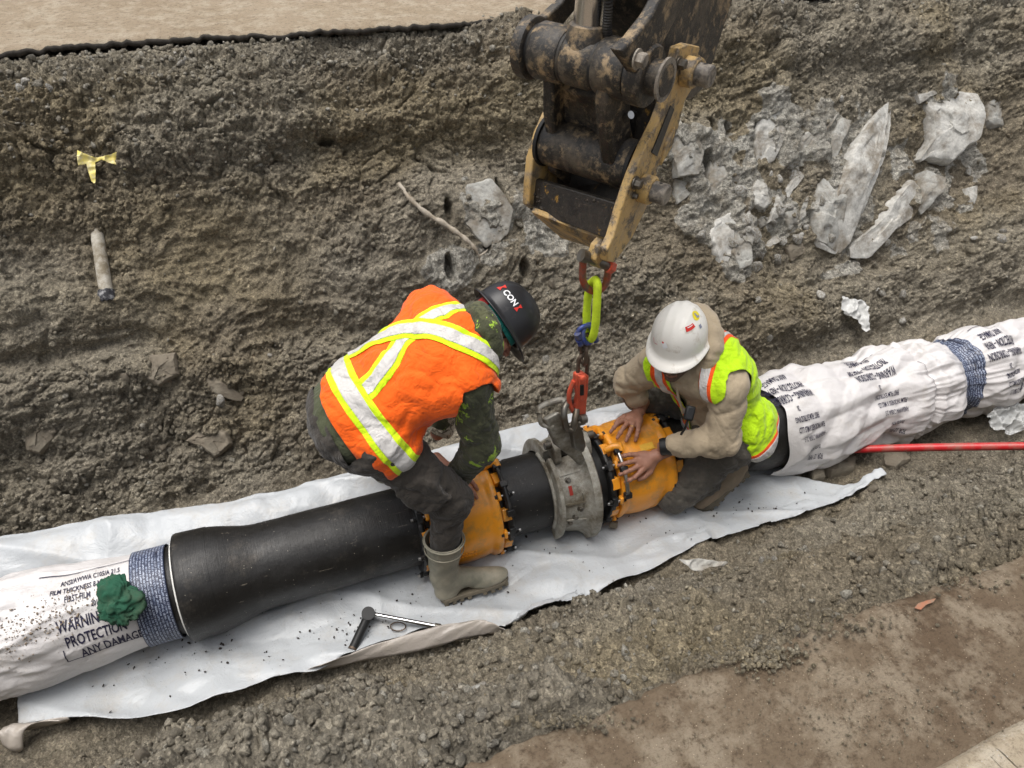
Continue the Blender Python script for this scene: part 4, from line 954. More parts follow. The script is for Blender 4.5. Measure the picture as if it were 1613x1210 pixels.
# ------------------------------------------------------------------ cast lifting clamp round the short pipe
M_CLAMP = simple('worn_grey_casting', (.40, .385, .335), .45, .30, var=.40, scale=26, bump=.6, bd=.006, dirt=(.16, .135, .095), dirt_amt=.50, dirt_scale=14)
M_CLDK = simple('dark_worn_steel', (.16, .15, .13), .40, .7, var=.4, scale=30, bump=.3, dirt=(.12, .09, .06), dirt_amt=.45, dirt_scale=18)
cl = empty('pipe_clamp', (1.14, PY, 0), 'heavy grey cast clamp gripping the short black pipe beside the second orange coupling', 'pipe clamp')
def skew(X, T): return X            # the clamp sits square on the pipe
def arc(name, prof, t0, t1, mat, parent, seg=60):
    """closed profile (x, r) swept from t0 to t1"""
    pr = prof+[prof[0]]; T = np.linspace(t0, t1, seg+1); V = []; F = []; m = len(prof)
    for t in T:
        for (x, r) in prof: V.append(cylp(np.float64(x), np.float64(t), r))
    for i in range(seg):
        for j in range(m): F.append((i*m+j, i*m+(j+1) % m, (i+1)*m+(j+1) % m, (i+1)*m+j))
    F.append(tuple(range(m))[::-1]); F.append(tuple(seg*m+j for j in range(m)))
    o = mesh_obj(name, V, F, mat, parent, True); bm = bmesh.new(); bm.from_mesh(o.data); bmesh.ops.recalc_face_normals(bm, faces=bm.faces[:]); bm.to_mesh(o.data); bm.free()
    return shade_auto(o, 40)
shell = [(1.016, .174), (1.016, .216), (1.022, .226), (1.038, .225), (1.046, .200), (1.075, .202), (1.100, .210), (1.130, .216), (1.150, .234), (1.160, .258), (1.190, .262), (1.198, .250), (1.198, .174)]
arc('front_jaw', shell, .16, 2.25, M_CLAMP, cl); arc('rear_jaw', shell, -2.3, -.02, M_CLAMP, cl)
arc('outer_rib', [(1.006, .172), (1.006, .182), (1.012, .187), (1.022, .186), (1.022, .172)], -.3, 1.95, M_CLAMP, cl)
for k, (t0, t1) in enumerate(((.30, .55), (.85, 1.18), (1.35, 1.6))):
    arc('rib', [(1.050, .19), (1.050, .206), (1.155, .226), (1.155, .190)], t1-.04, t1, M_CLAMP, cl, 3)
arc('slot', [(1.118, .19), (1.118, .2125), (1.126, .2155), (1.126, .19)], .98, 1.32, M_BLACK, cl, 10)
for (x, t, r_) in ((1.09, 1.50, .203), (1.07, 1.66, .198), (1.08, .66, .200), (1.11, 1.30, .208)):
    ra = ringpt(0, t, 1)-np.array([0, PY, PZ]); m = MB(); m.bolt(ringpt(x, t, r_), ra, .011, .012); m.build('bolt', M_CLDK, cl, ang=25)
# top hinge yoke, handle bar, lever and link
def px(x, y, yy=2.04): return at(x, y, Y=yy)
m = MB()
for t in (.10, .20): 
    pass
for xk in (1.06, 1.20):
    m = MB(); m.prism([cylp(np.float64(xk), np.float64(t), r) for t, r in ((-.22, .205), (-.18, .262), (.0, .285), (.16, .275), (.30, .235), (.28, .205))], [1, 0, 0], .028); m.build('hinge_lug', M_CLAMP, cl, bev=.004)
m = MB(); m.cyl([1.02, PY-.0, PZ+.262], [1.245, PY-.0, PZ+.262], .016, 18); m.build('hinge_pin', M_CLDK, cl)
hb = [px(849, 652, 1.98), px(853, 640, 2.0), px(882, 630, 2.0), px(892, 636, 1.98)]
m = MB(); m.tube(spline(hb, 18), .0125, 12); m.tube(spline([px(849, 652, 1.98), px(854, 668, 1.96), px(872, 672, 1.94)], 10), .011, 10); m.build('handle', M_CLAMP, cl)
m = MB(); m.prism([px(x, y, 1.95) for x, y in ((856, 660), (878, 648), (900, 680), (918, 720), (915, 735), (895, 716), (874, 700))], [.3, -1, 0.5], .03); m.build('lever', M_CLAMP, cl, bev=.006)
m = MB(); m.prism([px(x, y, 1.90) for x, y in ((897, 672), (908, 663), (916, 680), (920, 702), (916, 712), (903, 706))], [.3, -1, .5], .028); m.build('latch', M_CLDK, cl, bev=.005)
lk = [px(893, 677, 1.90), px(889, 660, 1.90), px(889, 644, 1.92), px(896, 633, 1.94), px(905, 632, 1.95), px(908, 643, 1.93), px(906, 660, 1.90), px(903, 676, 1.89)]
m = MB(); m.tube(spline(lk, 30), .0135, 12, True); m.build('lifting_link', M_CLDK, cl)
m = MB(); m.cyl(px(886, 674, 1.91), px(921, 664, 1.90), .012, 14); m.cyl(px(914, 661, 1.90), px(923, 659, 1.90), .019, 14); m.build('link_pin', M_CLDK, cl)
M_REDP = simple('red_paint_mark', (.30, .03, .02), .6)
patch(.2060, 1.072, 1.090, .78, .98, M_REDP, 'paint_mark', cl)

# ------------------------------------------------------------------ hook, chain, sling and shackle
M_HOOK = simple('orange_red_hook_paint', (.62, .10, .05), .42, var=.2, dirt=(.25, .12, .08), dirt_amt=.35, dirt_scale=40)
M_RUST = simple('rusty_chain', (.13, .095, .07), .5, .6, var=.5, scale=60, bump=.4)
M_SHK = simple('worn_orange_shackle', (.40, .075, .03), .42, .3, var=.4, scale=30, dirt=(.13, .11, .09), dirt_amt=.5, dirt_scale=24)
M_SLING = simple('hi_vis_sling_webbing', (.62, .80, .03), .8, var=.18, scale=120, bump=.6, bd=.003, dirt=(.30, .35, .05), dirt_amt=.35, dirt_scale=26)
M_BLUE = simple('blue_connector', (.02, .045, .22), .4, .2, var=.4, scale=40, dirt=(.12, .12, .14), dirt_amt=.45, dirt_scale=30)
YH = 1.93
hk = empty('lifting_hook', px(908, 650, YH), 'orange-red sling hook hanging on the clamp link', 'hook')
m = MB(); m.prism([px(x, y, YH) for x, y in ((905, 588), (916, 584), (925, 590), (924, 610), (921, 640), (921, 650), (914, 656), (906, 652), (904, 640), (908, 622), (904, 606))], [.2, -1, .1], .026)
m.build('body', M_HOOK, hk, bev=.006)
m = MB(); m.tube(spline([px(904, 600, YH), px(897, 618, YH), px(897, 634, YH), px(903, 648, YH), px(913, 655, YH)], 20), .0095, 10); m.build('latch', M_HOOK, hk)
m = MB(); m.prism([px(x, y, YH-.02) for x, y in ((911, 592), (922, 590), (921, 628), (913, 632))], [.2, -1, .1], .012); m.build('side_plate', M_HOOK, hk, bev=.003)
m = MB(); m.prism([px(x, y, YH-.028) for x, y in ((914, 607), (919, 606), (919, 622), (914, 623))], [.2, -1, .1], .006); m.build('opening', M_BLACK, hk)
m = MB(); m.lathe(px(917, 595, YH-.035), [.2, -1, .1], [(0, .012), (.012, .012), (.014, .008)], 14); m.build('rivet', M_HOOK, hk)
def link(p, q, wv, r, nm='chain_link', mat=M_RUST, parent=None, hw=.016):
    p, q = V3(p), V3(q); d = nrm(q-p); wv = nrm(V3(wv)-d*np.dot(wv, d)); P = []
    for i in range(24):
        a = 2*pi*i/24; L = np.linalg.norm(q-p)/2; c = (p+q)/2
        e = np.sign(cos(a))*max(0, L-hw); P.append(c+d*(e+hw*cos(a))+wv*hw*sin(a))
    m = MB(); m.tube(P, r, 10, True); return m.build(nm, mat, parent)
ch = empty('chain_sling', px(920, 560, YH), 'short rusty chain with blue connecting rings between yellow sling and orange hook', 'chain')
link(px(917, 594, YH), px(919, 560, YH), (1, 0, 0), .0075, parent=ch, hw=.019)
link(px(918, 572, YH), px(921, 544, YH), (0, 1, 0), .0075, parent=ch, hw=.019)
link(px(920, 552, YH), px(922, 528, YH), (1, .2, 0), .0078, parent=ch, hw=.021)
link(px(921, 538, YH), px(921, 514, YH), (1, 0, 0), .009, 'connecting_ring', M_BLUE, ch, hw=.030)
link(px(929, 540, YH-.01), px(925, 512, YH+.01), (1, .5, 0), .0085, 'connecting_ring', M_BLUE, ch, hw=.030)
m = MB()
for (x, y) in ((909, 526), (912, 536), (936, 530), (934, 520)): m.cyl(px(x, y, YH-.01), px(x+3, y+7, YH-.01), .011, 10)
m.build('connector_pin', M_BLUE, ch)
sl = []
for (x, y, dy) in ((938, 441, 0), (941, 450, -.02), (940, 480, -.03), (938, 510, -.03), (934, 530, -.02), (929, 534, 0), (925, 528, .02), (924, 500, .03), (926, 470, .03), (930, 448, .02)): sl.append(px(x, y, YH+dy))
m = MB(); sp_l = spline(sl+[sl[0]], 80)[:-1]; m.tube(sp_l, [.0145+.0005*sin(i*.9) for i in range(len(sp_l))], 14, True)
tag(m.build('round_sling', M_SLING, None), 'dirty fluorescent yellow round sling looped through the orange shackle', 'sling')
sk = empty('shackle', px(937, 420, YH), 'worn orange bow shackle hanging from the bracket eye', 'shackle')
m = MB(); m.tube(spline([px(957, 418, YH), px(957, 436, YH), px(951, 452, YH), px(938, 459, YH), (px(925, 454, YH)), px(918, 440, YH), px(918, 422, YH), px(919, 404, YH)], 42), .0125, 12); m.build('bow', M_SHK, sk)
m = MB(); m.cyl(px(914, 404, YH), px(965, 422, YH), .0125, 16); m.build('pin', M_CLDK, sk)
m = MB(); m.lathe(px(958, 419, YH), px(967, 423, YH)-px(958, 419, YH), [(0, .023), (.020, .023), (.024, .018)], 6); m.build('nut', M_HOOK, sk, ang=20)
m = MB(); m.cyl(px(915, 402, YH), px(924, 405, YH), .022, 16); m.build('pin_head', M_CLDK, sk)

# ------------------------------------------------------------------ small things lying about
M_TOOLB = simple('black_rubber_grip', (.012, .012, .012), .45, var=.3, dirt=(.12, .10, .08), dirt_amt=.3)
M_CHROME = simple('chrome', (.62, .62, .62), .18, 1, var=.1, dirt=(.2, .18, .15), dirt_amt=.25, dirt_scale=30)
tw = empty('ratchet_wrench', at(580, 972, z=.03), 'chrome ratchet wrench with a black grip lying on the white sheet by the boot', 'wrench')
zt = .062
m = MB(); m.cyl(at(556, 1021, z=.055), at(579, 972, z=.070), .0170, 20); m.build('handle', M_TOOLB, tw)
m = MB(); m.lathe(at(556, 1021, z=.055), at(553, 1027, z=.053)-at(556, 1021, z=.055), [(0, .0175), (.008, .0175), (.008, .011), (.002, .011)], 20); m.build('end_cap', M_RUST, tw)
m = MB(); m.cyl(at(580, 969, z=.055), at(580, 966, z=.095), .026, 20); m.cyl(at(573, 968, z=.07), at(590, 970, z=.07), .017, 14); m.build('head', M_TOOLB, tw)
m = MB(); m.cyl(at(589, 968, z=.070), at(685, 986, z=.058), .0095, 16, .0085); m.build('shaft', M_CHROME, tw)
m = MB(); m.cyl(at(685, 986, z=.058), at(694, 987.5, z=.057), .0115, 16); m.cyl(at(694, 987.5, z=.057), at(710, 990, z=.055), .0085, 12, .006); m.build('tip', M_CLDK, tw)
m = MB(); rg = [at(627+12*cos(a)*1.0, 987+7*sin(a), z=.038+.004*sin(3*a)) for a in np.linspace(0, 2*pi, 25)[:-1]]; m.tube(rg, .0026, 8, True)
tag(m.build('wire_ring', M_RUST, None), 'small dirty wire ring on the sheet under the wrench shaft', 'ring')
M_REDROD = simple('scratched_red_paint', (.50, .018, .022), .35, var=.2, dirt=(.26, .16, .12), dirt_amt=.40, dirt_scale=12)
m = MB(); a, b = at(1283, 710, z=.045), at(1613, 703, z=.33); d = b-a; P = [a+d*t+np.array([0, 0, .006*sin(t*3.0)]) for t in np.linspace(0, 1.9, 26)]
m.tube(P, .0185, 16); tag(m.build('red_rod', M_REDROD, None), 'long scratched red metal rod lying beside the wrapped pipe at right', 'rod')
# green rag
bm = bmesh.new(); bmesh.ops.create_icosphere(bm, subdivisions=5, radius=1); P = np.array([v.co[:] for v in bm.verts]); F = [[v.index for v in f.verts] for f in bm.faces]; bm.free()
q = P.copy(); ang = np.arctan2(q[:, 1], q[:, 0]); pl = np.hypot(q[:, 0], q[:, 1])
wp3 = q*1.3+np.stack([fbm3(q*1.8, 2, 5), fbm3(q*1.8+5, 2, 6), fbm3(q*1.8+9, 2, 7)], -1)*1.1
tw_ = pl*2.6; qs = np.stack([q[:, 0]*np.cos(tw_)-q[:, 1]*np.sin(tw_), q[:, 0]*np.sin(tw_)+q[:, 1]*np.cos(tw_), q[:, 2]], -1)
n = 1-np.abs(fbm3(qs*[3.2, 1.1, .8]+wp3*.5, 2, 2)); n2 = 1-np.abs(fbm3(qs*[1.2, 3.0, 1]+wp3, 2, 12)); r = .70+.30*n**4+.16*n2**5
r = r*(1+.10*np.sin(3*ang+.6)+.06*np.sin(5*ang+1)+.10*np.sin(2*ang)); q = q*r[:, None]*[.074, .088, .040]
th = .62; cen = cylp(np.float64(-.640), np.float64(th), .215); ra = ringpt(0, th, 1)-np.array([0, PY, PZ]); ta = np.cross([1, 0, 0], ra)
Vr = cen+q[:, :1]*np.array([1., 0, 0])+q[:, 1:2]*ta+q[:, 2:]*ra
d_ = Vr-[0, PY, PZ]; rr_ = np.hypot(d_[:, 1], d_[:, 2]); k = np.where(rr_ < .196, .196/rr_, 1); Vr[:, 1] = PY+d_[:, 1]*k; Vr[:, 2] = PZ+d_[:, 2]*k
M_RAG = simple('green_cotton', (.014, .082, .045), .85, var=.35, scale=18, bump=.5, bd=.004, dirt=(.05, .085, .05), dirt_amt=.45, dirt_scale=12)
tag(mesh_obj('green_rag', Vr, F, M_RAG, None, True), 'crumpled dark green rag lying on the printed film beside the blue tape band', 'rag')
# yellow warning tape remnant
M_YTAPE = simple('torn_yellow_tape', (.72, .60, .16), .5, var=.2, scale=25, dirt=(.62, .58, .45), dirt_amt=.45, dirt_scale=20)
def flap(poly, name, mat, lift=.03, crump=.02, n=34, nvec=None, base=None, parent=None, thick=.0012, seed=0):
    cx = sum(p[0] for p in poly)/len(poly); cy = sum(p[1] for p in poly)/len(poly)
    if base is None: c, _, nn = soilpt(cx, cy); c = c+nn*lift
    else: c, nn = V3(base), V3(nvec)
    P = np.array([at(x, y, p=c, n=nn) for x, y in poly]); e1 = nrm(np.cross(nn, [0, 0, 1]) if abs(nn[2]) < .9 else [1, 0, 0]); e2 = np.cross(nn, e1)
    uv = np.stack([(P-c)@e1, (P-c)@e2], -1); lo, hi = uv.min(0)-.004, uv.max(0)+.004
    U, W = np.meshgrid(np.linspace(lo[0], hi[0], n), np.linspace(lo[1], hi[1], n), indexing='ij'); i = np.arange(n*n).reshape(n, n)
    F = np.stack([i[:-1, :-1], i[1:, :-1], i[1:, 1:], i[:-1, 1:]], -1).reshape(-1, 4)
    sdv = polysd(uv, U.ravel(), W.ravel()); uf, wf = U.ravel().astype(np.float32)+seed, W.ravel().astype(np.float32)
    h = (1-np.abs(fbm2(uf*16, wf*16, 3, 501+seed)))**2*crump*2-crump+fbm2(uf*6, wf*6, 2, 502)*crump
    V = c+U.reshape(-1, 1)*e1+W.reshape(-1, 1)*e2+h[:, None]*nn
    V2, F2, _ = clip(V, F, sdv); return thicken(mesh_obj(name, V2, F2, mat, parent, True), thick)
tag(flap([(121, 236), (134, 243), (150, 249), (168, 246), (184, 241), (190, 243), (192, 253), (203, 266), (196, 269), (184, 260), (172, 257), (160, 252), (150, 256), (151, 272), (150, 290), (144, 286), (138, 268), (136, 258), (124, 262)], 'warning_tape', M_YTAPE, .05, .012, 60), 'torn strip of yellow warning tape sticking out of the far soil face', 'tape')
# white duct stub
M_DUCT = simple('mud_smeared_white_duct', (.55, .52, .45), .6, var=.15, scale=14, dirt=(.20, .165, .11), dirt_amt=.52, dirt_scale=13)
M_DIRTY = simple('frayed_black_end', (.03, .03, .035), .7, var=.8, scale=40, dirt=(.45, .45, .45), dirt_amt=.40, dirt_scale=60)
du = None
def wp(x, y, l): c, _, nn = soilpt(x, y); return at(x, y, p=c+nn*l, n=nn)
base_, _, nn_ = soilpt(160, 415); A_ = at(150, 352, p=base_+nn_*(-.015), n=nn_); B_ = at(167, 458, p=base_+nn_*.035, n=nn_); C_ = at(170, 478, p=base_+nn_*.04, n=nn_)
du = empty('duct_stub', tuple(A_), 'broken white plastic duct stub with a black frayed end hanging in the far soil face', 'duct')
m = MB(); m.cyl(A_-(B_-A_)*.15, B_, .026, 22, .029); m.build('sleeve', M_DUCT, du)
m = MB(); dd = nrm(C_-B_); m.lathe(B_-dd*.004, dd, [(0, .030), (.018, .034), (.045, .031), (.050, .025), (.03, .018)], 26)
o = m.build('frayed_end', M_DIRTY, du)
for v in o.data.vertices: v.co += Vector((random.gauss(0, .0025), random.gauss(0, .0025), random.gauss(0, .0025)))
# root
M_ROOT = simple('bleached_root', (.42, .37, .30), .8, var=.25, scale=30, bump=.7, bd=.006, dirt=(.25, .20, .14), dirt_amt=.45, dirt_scale=14)
rb, _, rn = soilpt(690, 350); pts = [(628, 288, -.02), (645, 312, .02), (672, 336, .03), (700, 353, .035), (722, 368, .04), (741, 384, .04), (752, 398, .03), (757, 414, .0)]
P = spline([at(x, y, p=rb+rn*l, n=rn) for x, y, l in pts], 60); rad_ = [.010*(.55+.75*sin(pi*min(1, (i+4)/len(P)))**.8)*(1+.18*sin(i*.9))*(1 if i < len(P)*.85 else .6) for i in range(len(P))]
P = [p+np.array([random.gauss(0, .0012) for _ in range(3)]) for p in P]
m = MB(); m.tube(P, rad_, 12); b0 = P[int(len(P)*.9)]; m.tube([b0, b0+np.array([.03, 0, .015]), b0+np.array([.045, 0, .03])], [.005, .004, .002], 8)
tag(m.build('root', M_ROOT, None), 'pale crooked root sticking out of the far soil face above the bent worker', 'root')
def clear_mat(name, col=(.75, .78, .80), alpha=.45):
    t = NT(name); t.fin(col, .15, 0, t.bump(t.noise(30, 5, .6), .4, .01), Alpha=alpha); return t.m
M_CLEAR = clear_mat('clear_crinkled_plastic')
tag(flap([(1327, 466), (1342, 470), (1362, 476), (1367, 490), (1366, 508), (1369, 520), (1362, 524), (1355, 508), (1340, 500), (1327, 494)], 'plastic_scrap', clear_mat('cloudy_plastic', (.62, .62, .60), .7), .05, .018, 40, seed=3), 'cloudy torn plastic scrap caught on the far face above the wrapped pipe', 'plastic scrap')
tag(flap([(1553, 655), (1566, 642), (1580, 632), (1598, 630), (1613, 640), (1625, 655), (1615, 676), (1594, 684), (1570, 678)], 'plastic_bag', clear_mat('clear_bag_plastic', (.70, .71, .70), .42), 0, .030, 50, nvec=(0, -.45, .9), base=at(1590, 656, z=.09), seed=5), 'crumpled clear plastic bag on the mud at the right edge beside the wrapped pipe', 'plastic bag')
tag(flap([(1066, 880), (1083, 882), (1100, 880), (1130, 884), (1147, 886), (1138, 893), (1118, 893), (1102, 901), (1090, 898)], 'paper_scrap', M_ROCK, 0, .010, 34, nvec=(0, -.5, .86), base=at(1105, 888, z=.20), seed=8), 'pale flat torn scrap on the near bank below the sheet edge', 'scrap')
o = bpy.data.objects.new('stone', PROTO[1].copy()); COL.objects.link(o); p = at(967, 826, z=.05); o.location = Vector(p); o.scale = (.031, .026, .022); o.data.materials.clear(); o.data.materials.append(M_ROCK3); tag(o, 'single dark muddy stone lying on the white sheet below the metal clamp', 'stone')
o = bpy.data.objects.new('stone', PROTO[4].copy()); COL.objects.link(o); p, _, _ = soilpt(1532, 376); o.location = Vector(p); o.scale = (.028, .02, .02); o.data.materials.clear(); o.data.materials.append(M_ROCK); tag(o, 'small bright white chip low on the far face at right', 'stone')
# dark crumbs and mud specks on the sheet
sp = []
for (x, y, sx, sy, n) in ((700, 922, 22, 9, 30), (640, 928, 20, 8, 24), (800, 838, 18, 9, 70), (860, 832, 14, 8, 30), (770, 858, 10, 10, 50), (545, 985, 60, 26, 90), (585, 975, 18, 10, 40), (600, 950, 60, 22, 80), (650, 900, 50, 14, 30), (310, 1015, 26, 16, 70), (240, 1030, 30, 18, 40), (350, 1010, 30, 20, 40), (470, 1015, 70, 26, 60), (540, 1000, 16, 8, 20),
                      (900, 900, 90, 30, 50), (1150, 790, 60, 18, 60), (1180, 800, 40, 10, 40), (1060, 830, 60, 20, 50), (840, 870, 60, 30, 40), (960, 800, 14, 6, 8), (230, 1080, 80, 30, 50), (700, 960, 60, 20, 30), (620, 880, 40, 10, 26), (1000, 850, 40, 20, 24), (860, 935, 60, 20, 24), (420, 1050, 60, 14, 20)):
    for _ in range(int(n*.7)): sp.append((random.gauss(x, sx), random.gauss(y, sy)))
sp = np.array([at(x, y, z=.03) for x, y in sp]); ok = (polysd(SHEET, sp[:, 0], sp[:, 1]) > .02) & (sp[:, 1] < 1.98); sp = sp[ok]; sp[:, 2] = sheet_z(sp[:, 0], sp[:, 1])+.0015
k = len(sp); scatter('mud_crumbs', 'dark mud crumbs and specks scattered over the white sheet', sp, np.tile([0, 0, 1.], (k, 1)), .0010+.0052*RNG.random(k)**5, simple('dark_mud', (.040, .032, .026), .8), .1, .6)
# mud smears and grit on the left film
tq = np.c_[RNG.normal(-.93, .17, 900), RNG.normal(.62, .22, 900)]; tq[:, 1] += (tq[:, 0]+.93)*-.9; tq = tq[(tq[:, 0] < -.62)]
fp = cylp(tq[:, 0], tq[:, 1], wl(tq[:, 0], tq[:, 1])+.001); fn_ = cylp(tq[:, 0]*0, tq[:, 1], 1+0*tq[:, 0])-[0, PY, PZ]
scatter('dried_mud_flecks', 'dried tan mud flecks on the white film at left', fp, fn_, .0012+.004*RNG.random(len(fp))**3, simple('dried_mud', (.27, .215, .16), .85), .3, .35)
# ------------------------------------------------------------------ excavator linkage and its quick bracket, pins along WX
WX = nrm([.552, -.834, 0]); NX = np.array([-WX[1], WX[0], 0]); ZX = np.array([0, 0, 1.])
EO = at(945, 398, Y=1.93)
def ep(x, y, k): return at(x, y, p=EO+WX*k, n=WX)          # point of the sight line on the plate plane at offset k
def paint_metal(name, paint, amt, dirt=(.085, .068, .048), bare=(.020, .018, .016)):
    t = NT(name); n = t.noise(9, 9, .75); n2 = t.noise(38, 8, .8)
    c = t.mix(t.ramp(n2, [(.52, 0.), (.60, .9)]), bare, dirt); c = t.mix(t.ramp(t.noise(16, 9, .72), [(1-amt-.05, 0.), (1-amt+.05, 1.)]), c, paint)
    c = t.mix(t.ramp(t.noise(70, 6, .75), [(.60, 0.), (.66, .5)]), c, (.16, .13, .095)); c = t.mix(t.ramp(n, [(.48, 0.), (.66, .8)]), c, dirt)
    nb = t.bump(n2, .5, .006); nb = t.bump(t.noise(120, 5, .7), .35, .002, nb)
    return t.fin(c, t.ramp(n2, [(.3, .30), (.7, .70)]), 0, nb, Specular_IOR_Level=.5)
M_GREASE = paint_metal('greasy_dark_steel', (.30, .215, .12), .42, (.110, .088, .062), (.018, .016, .014))
M_BRK = paint_metal('chipped_yellow_bracket', (.52, .34, .125), .53, (.31, .25, .18), (.09, .07, .048))
M_INNER = paint_metal('grimy_inner_plate', (.55, .30, .04), .34, (.040, .032, .024), (.014, .012, .010))
M_WORN = paint_metal('polished_worn_steel', (.27, .235, .19), .50, (.12, .10, .08), (.06, .055, .05))
M_HOSE = simple('rubber_hose', (.012, .012, .012), .6, var=.4, dirt=(.09, .075, .055), dirt_amt=.4)
ex = empty('excavator_arm', ep(945, 380, -.12), 'greasy excavator arm end with link, chrome rod and side bars hanging over the trench', 'excavator arm')
br_ = empty('lifting_bracket', ep(950, 360, -.12), 'chipped yellow quick bracket with two side plates pinned below the excavator arm', 'bracket')
KR, KL = .045, -.335
# side plates of the bracket
rpoly = [(1062, 74), (1078, 68), (1096, 72), (1094, 84), (1104, 92), (1110, 105), (1100, 128), (1084, 138), (1072, 158), (1062, 200), (1052, 225), (1030, 262), (1024, 300), (1010, 330), (990, 372), (972, 398), (962, 412), (951, 410), (950, 392), (960, 372), (972, 330), (982, 300), (992, 272), (1010, 230), (1030, 190), (1046, 146), (1054, 110)]
m = MB(); m.prism([ep(x, y, KR) for x, y in rpoly], WX, .030); m.build('side_plate', M_BRK, br_, bev=.004)
lpoly = [(868, 165), (876, 172), (872, 205), (880, 250), (880, 300), (872, 350), (866, 345), (838, 330), (828, 322), (830, 290), (834, 250), (846, 210), (858, 182)]
m = MB(); m.prism([ep(x, y, KL) for x, y in lpoly], WX, .030); m.build('side_plate', M_BRK, br_, bev=.004)
# floor plate with the square notch, lower edge plate
def bridge(pl, pr, th, name, mat, par, kl=KL, kr=KR):
    """plate spanning left and right side plates: pl / pr are (x, y) on those planes, two each"""
    A, B = ep(*pl[0], kl), ep(*pl[1], kl); C_, D = ep(*pr[1], kr), ep(*pr[0], kr)
    n = nrm(np.cross(B-A, D-A)); m = MB(); m.prism([A, B, C_, D], n, th); return m.build(name, mat, par, bev=.003)
bridge(((842, 280), (838, 330)), ((984, 322), (968, 378)), .022, 'floor_plate', M_INNER, br_)
bridge(((838, 330), (886, 372)), ((966, 378), (966, 396)), .020, 'edge_plate', M_BRK, br_, KL+.02, KR-.02)
bridge(((872, 180), (880, 300)), ((1046, 140), (1000, 290)), .02, 'back_plate', M_INNER, br_, KL+.015, KR-.03)
bridge(((880, 300), (870, 330)), ((1010, 262), (975, 330)), .02, 'web_plate', M_INNER, br_, KL+.015, KR-.03)
# notch and small window
c = ep(894, 335, -.20); m = MB(); m.box(c+NX*-.012, (WX, NX, ZX), (.018, .012, .013)); m.build('notch', M_BLACK, br_)
c = ep(985, 190, -.06); m = MB(); m.box(c, (WX, NX, ZX), (.035, .006, .035)); m.build('window', M_BLACK, br_)
m = MB(); m.cyl(ep(974, 189, -.05), ep(994, 181, .0), .012, 16); m.build('hydraulic_fitting', M_STEEL, br_)
# eye at the bottom that carries the shackle
m = MB(); q = [ep(x, y, -.01) for x, y in ((938, 385), (950, 372), (968, 374), (966, 398), (958, 414), (947, 423), (936, 420), (931, 408))]; m.prism(q, WX, .038); m.build('lifting_eye', M_BRK, br_, bev=.005)
# pins and their keepers on the outer face
def keeper(x, y, x2, y2):
    c = ep(x, y, KR+.018); m = MB(); m.lathe(c, WX, [(0, .046), (.034, .046), (.040, .040)], 28); m.build('pin_collar', M_BRK, br_)
    m = MB(); m.lathe(c+WX*.03, WX, [(0, .034), (.052, .034), (.058, .029)], 26); p = m.build('pin', M_WORN, br_)
    m = MB(); m.cyl(c+WX*.06+ZX*.034, c+WX*.06-ZX*.034, .006, 10); m.build('cross_hole', M_BLACK, p)
    m = MB(); m.bolt(ep(x2, y2, KR+.018), WX, .016, .020); m.build('bolt', M_CLDK, br_, ang=25)
keeper(1080, 112, 1069, 100); keeper(1012, 296, 1000, 288)
m = MB(); m.bolt(ep(998, 308, KR+.017), WX, .009, .012); m.build('bolt', M_CLDK, br_, ang=25)
# dark slot in the plate
q = [ep(x, y, KR+.0165) for x, y in ((1056, 166), (1061, 172), (1034, 246), (1026, 240))]; m = MB(); m.prism(q, WX, .006); m.build('slot', M_BLACK, br_)
q = [ep(x, y, KR+.018) for x, y in ((1048, 226), (1062, 200), (1060, 224), (1040, 260))]; m = MB(); m.prism(q, WX, .010); m.build('stiffener', M_BRK, br_, bev=.002)
# lower tube of the link (round the lower pin)
lo = ep(1000, 262, KR-.03); lo_c = lambda k: lo+WX*(k-(KR-.03))
m = MB(); m.lathe(lo_c(KL+.02), WX, [(0, .072), (.012, .080), (.33, .080), (.342, .072)], 40); m.build('lower_tube', M_GREASE, ex)
for kq in (KL+.012, KR-.032): m = MB(); m.lathe(lo_c(kq), WX, [(0, .086), (.012, .086)], 36); m.build('seal_ring', M_HOSE, ex)
# upper bosses
up = ep(990, 112, .0); u_c = lambda k: up+WX*k
rb_ = .082
for a, b, nm, r in ((-.355, -.315, 'side_bar_eye', .090), (-.305, -.205, 'link_boss', rb_), (-.195, -.095, 'rod_eye', .078), (-.085, .015, 'link_boss', rb_)):
    m = MB(); L = b-a; m.lathe(u_c(a), WX, [(0, r*.93), (L*.10, r), (L*.9, r), (L, r*.93)], 40); m.build(nm, M_GREASE, ex)
for a in (-.315, -.205, -.095, .015): m = MB(); m.lathe(u_c(a), WX, [(0, rb_*.90), (.010, rb_*.90)], 32); m.build('seal_ring', M_HOSE, ex)
# side bar on the near side: eye and flat bar going up to the arm
m = MB(); m.lathe(u_c(.025), WX, [(0, .086), (.045, .086), (.052, .080)], 40); m.lathe(u_c(.07), WX, [(0, .050), (.045, .050), (.052, .044)], 32); m.build('side_bar_eye', M_GREASE, ex)
m = MB(); m.lathe(u_c(.112), WX, [(0, .060), (.008, .060), (.008, .046), (.004, .046)], 32, cap=False); m.lathe(u_c(.105), WX, [(0, .040), (.012, .040)], 26); m.build('pin_end', M_WORN, ex)
m = MB(); m.bolt(ep(1003, 93, .088), WX, .020, .022); m.build('bolt', M_WORN, ex, ang=25)
kb = .048
m = MB(); m.prism([ep(x, y, kb) for x, y in ((968, 78), (990, 58), (1018, 22), (1040, -20), (1050, -60), (1088, -60), (1074, -8), (1050, 40), (1032, 72), (1020, 96), (1004, 128))], WX, .036); m.build('side_bar', M_GREASE, ex, bev=.006)
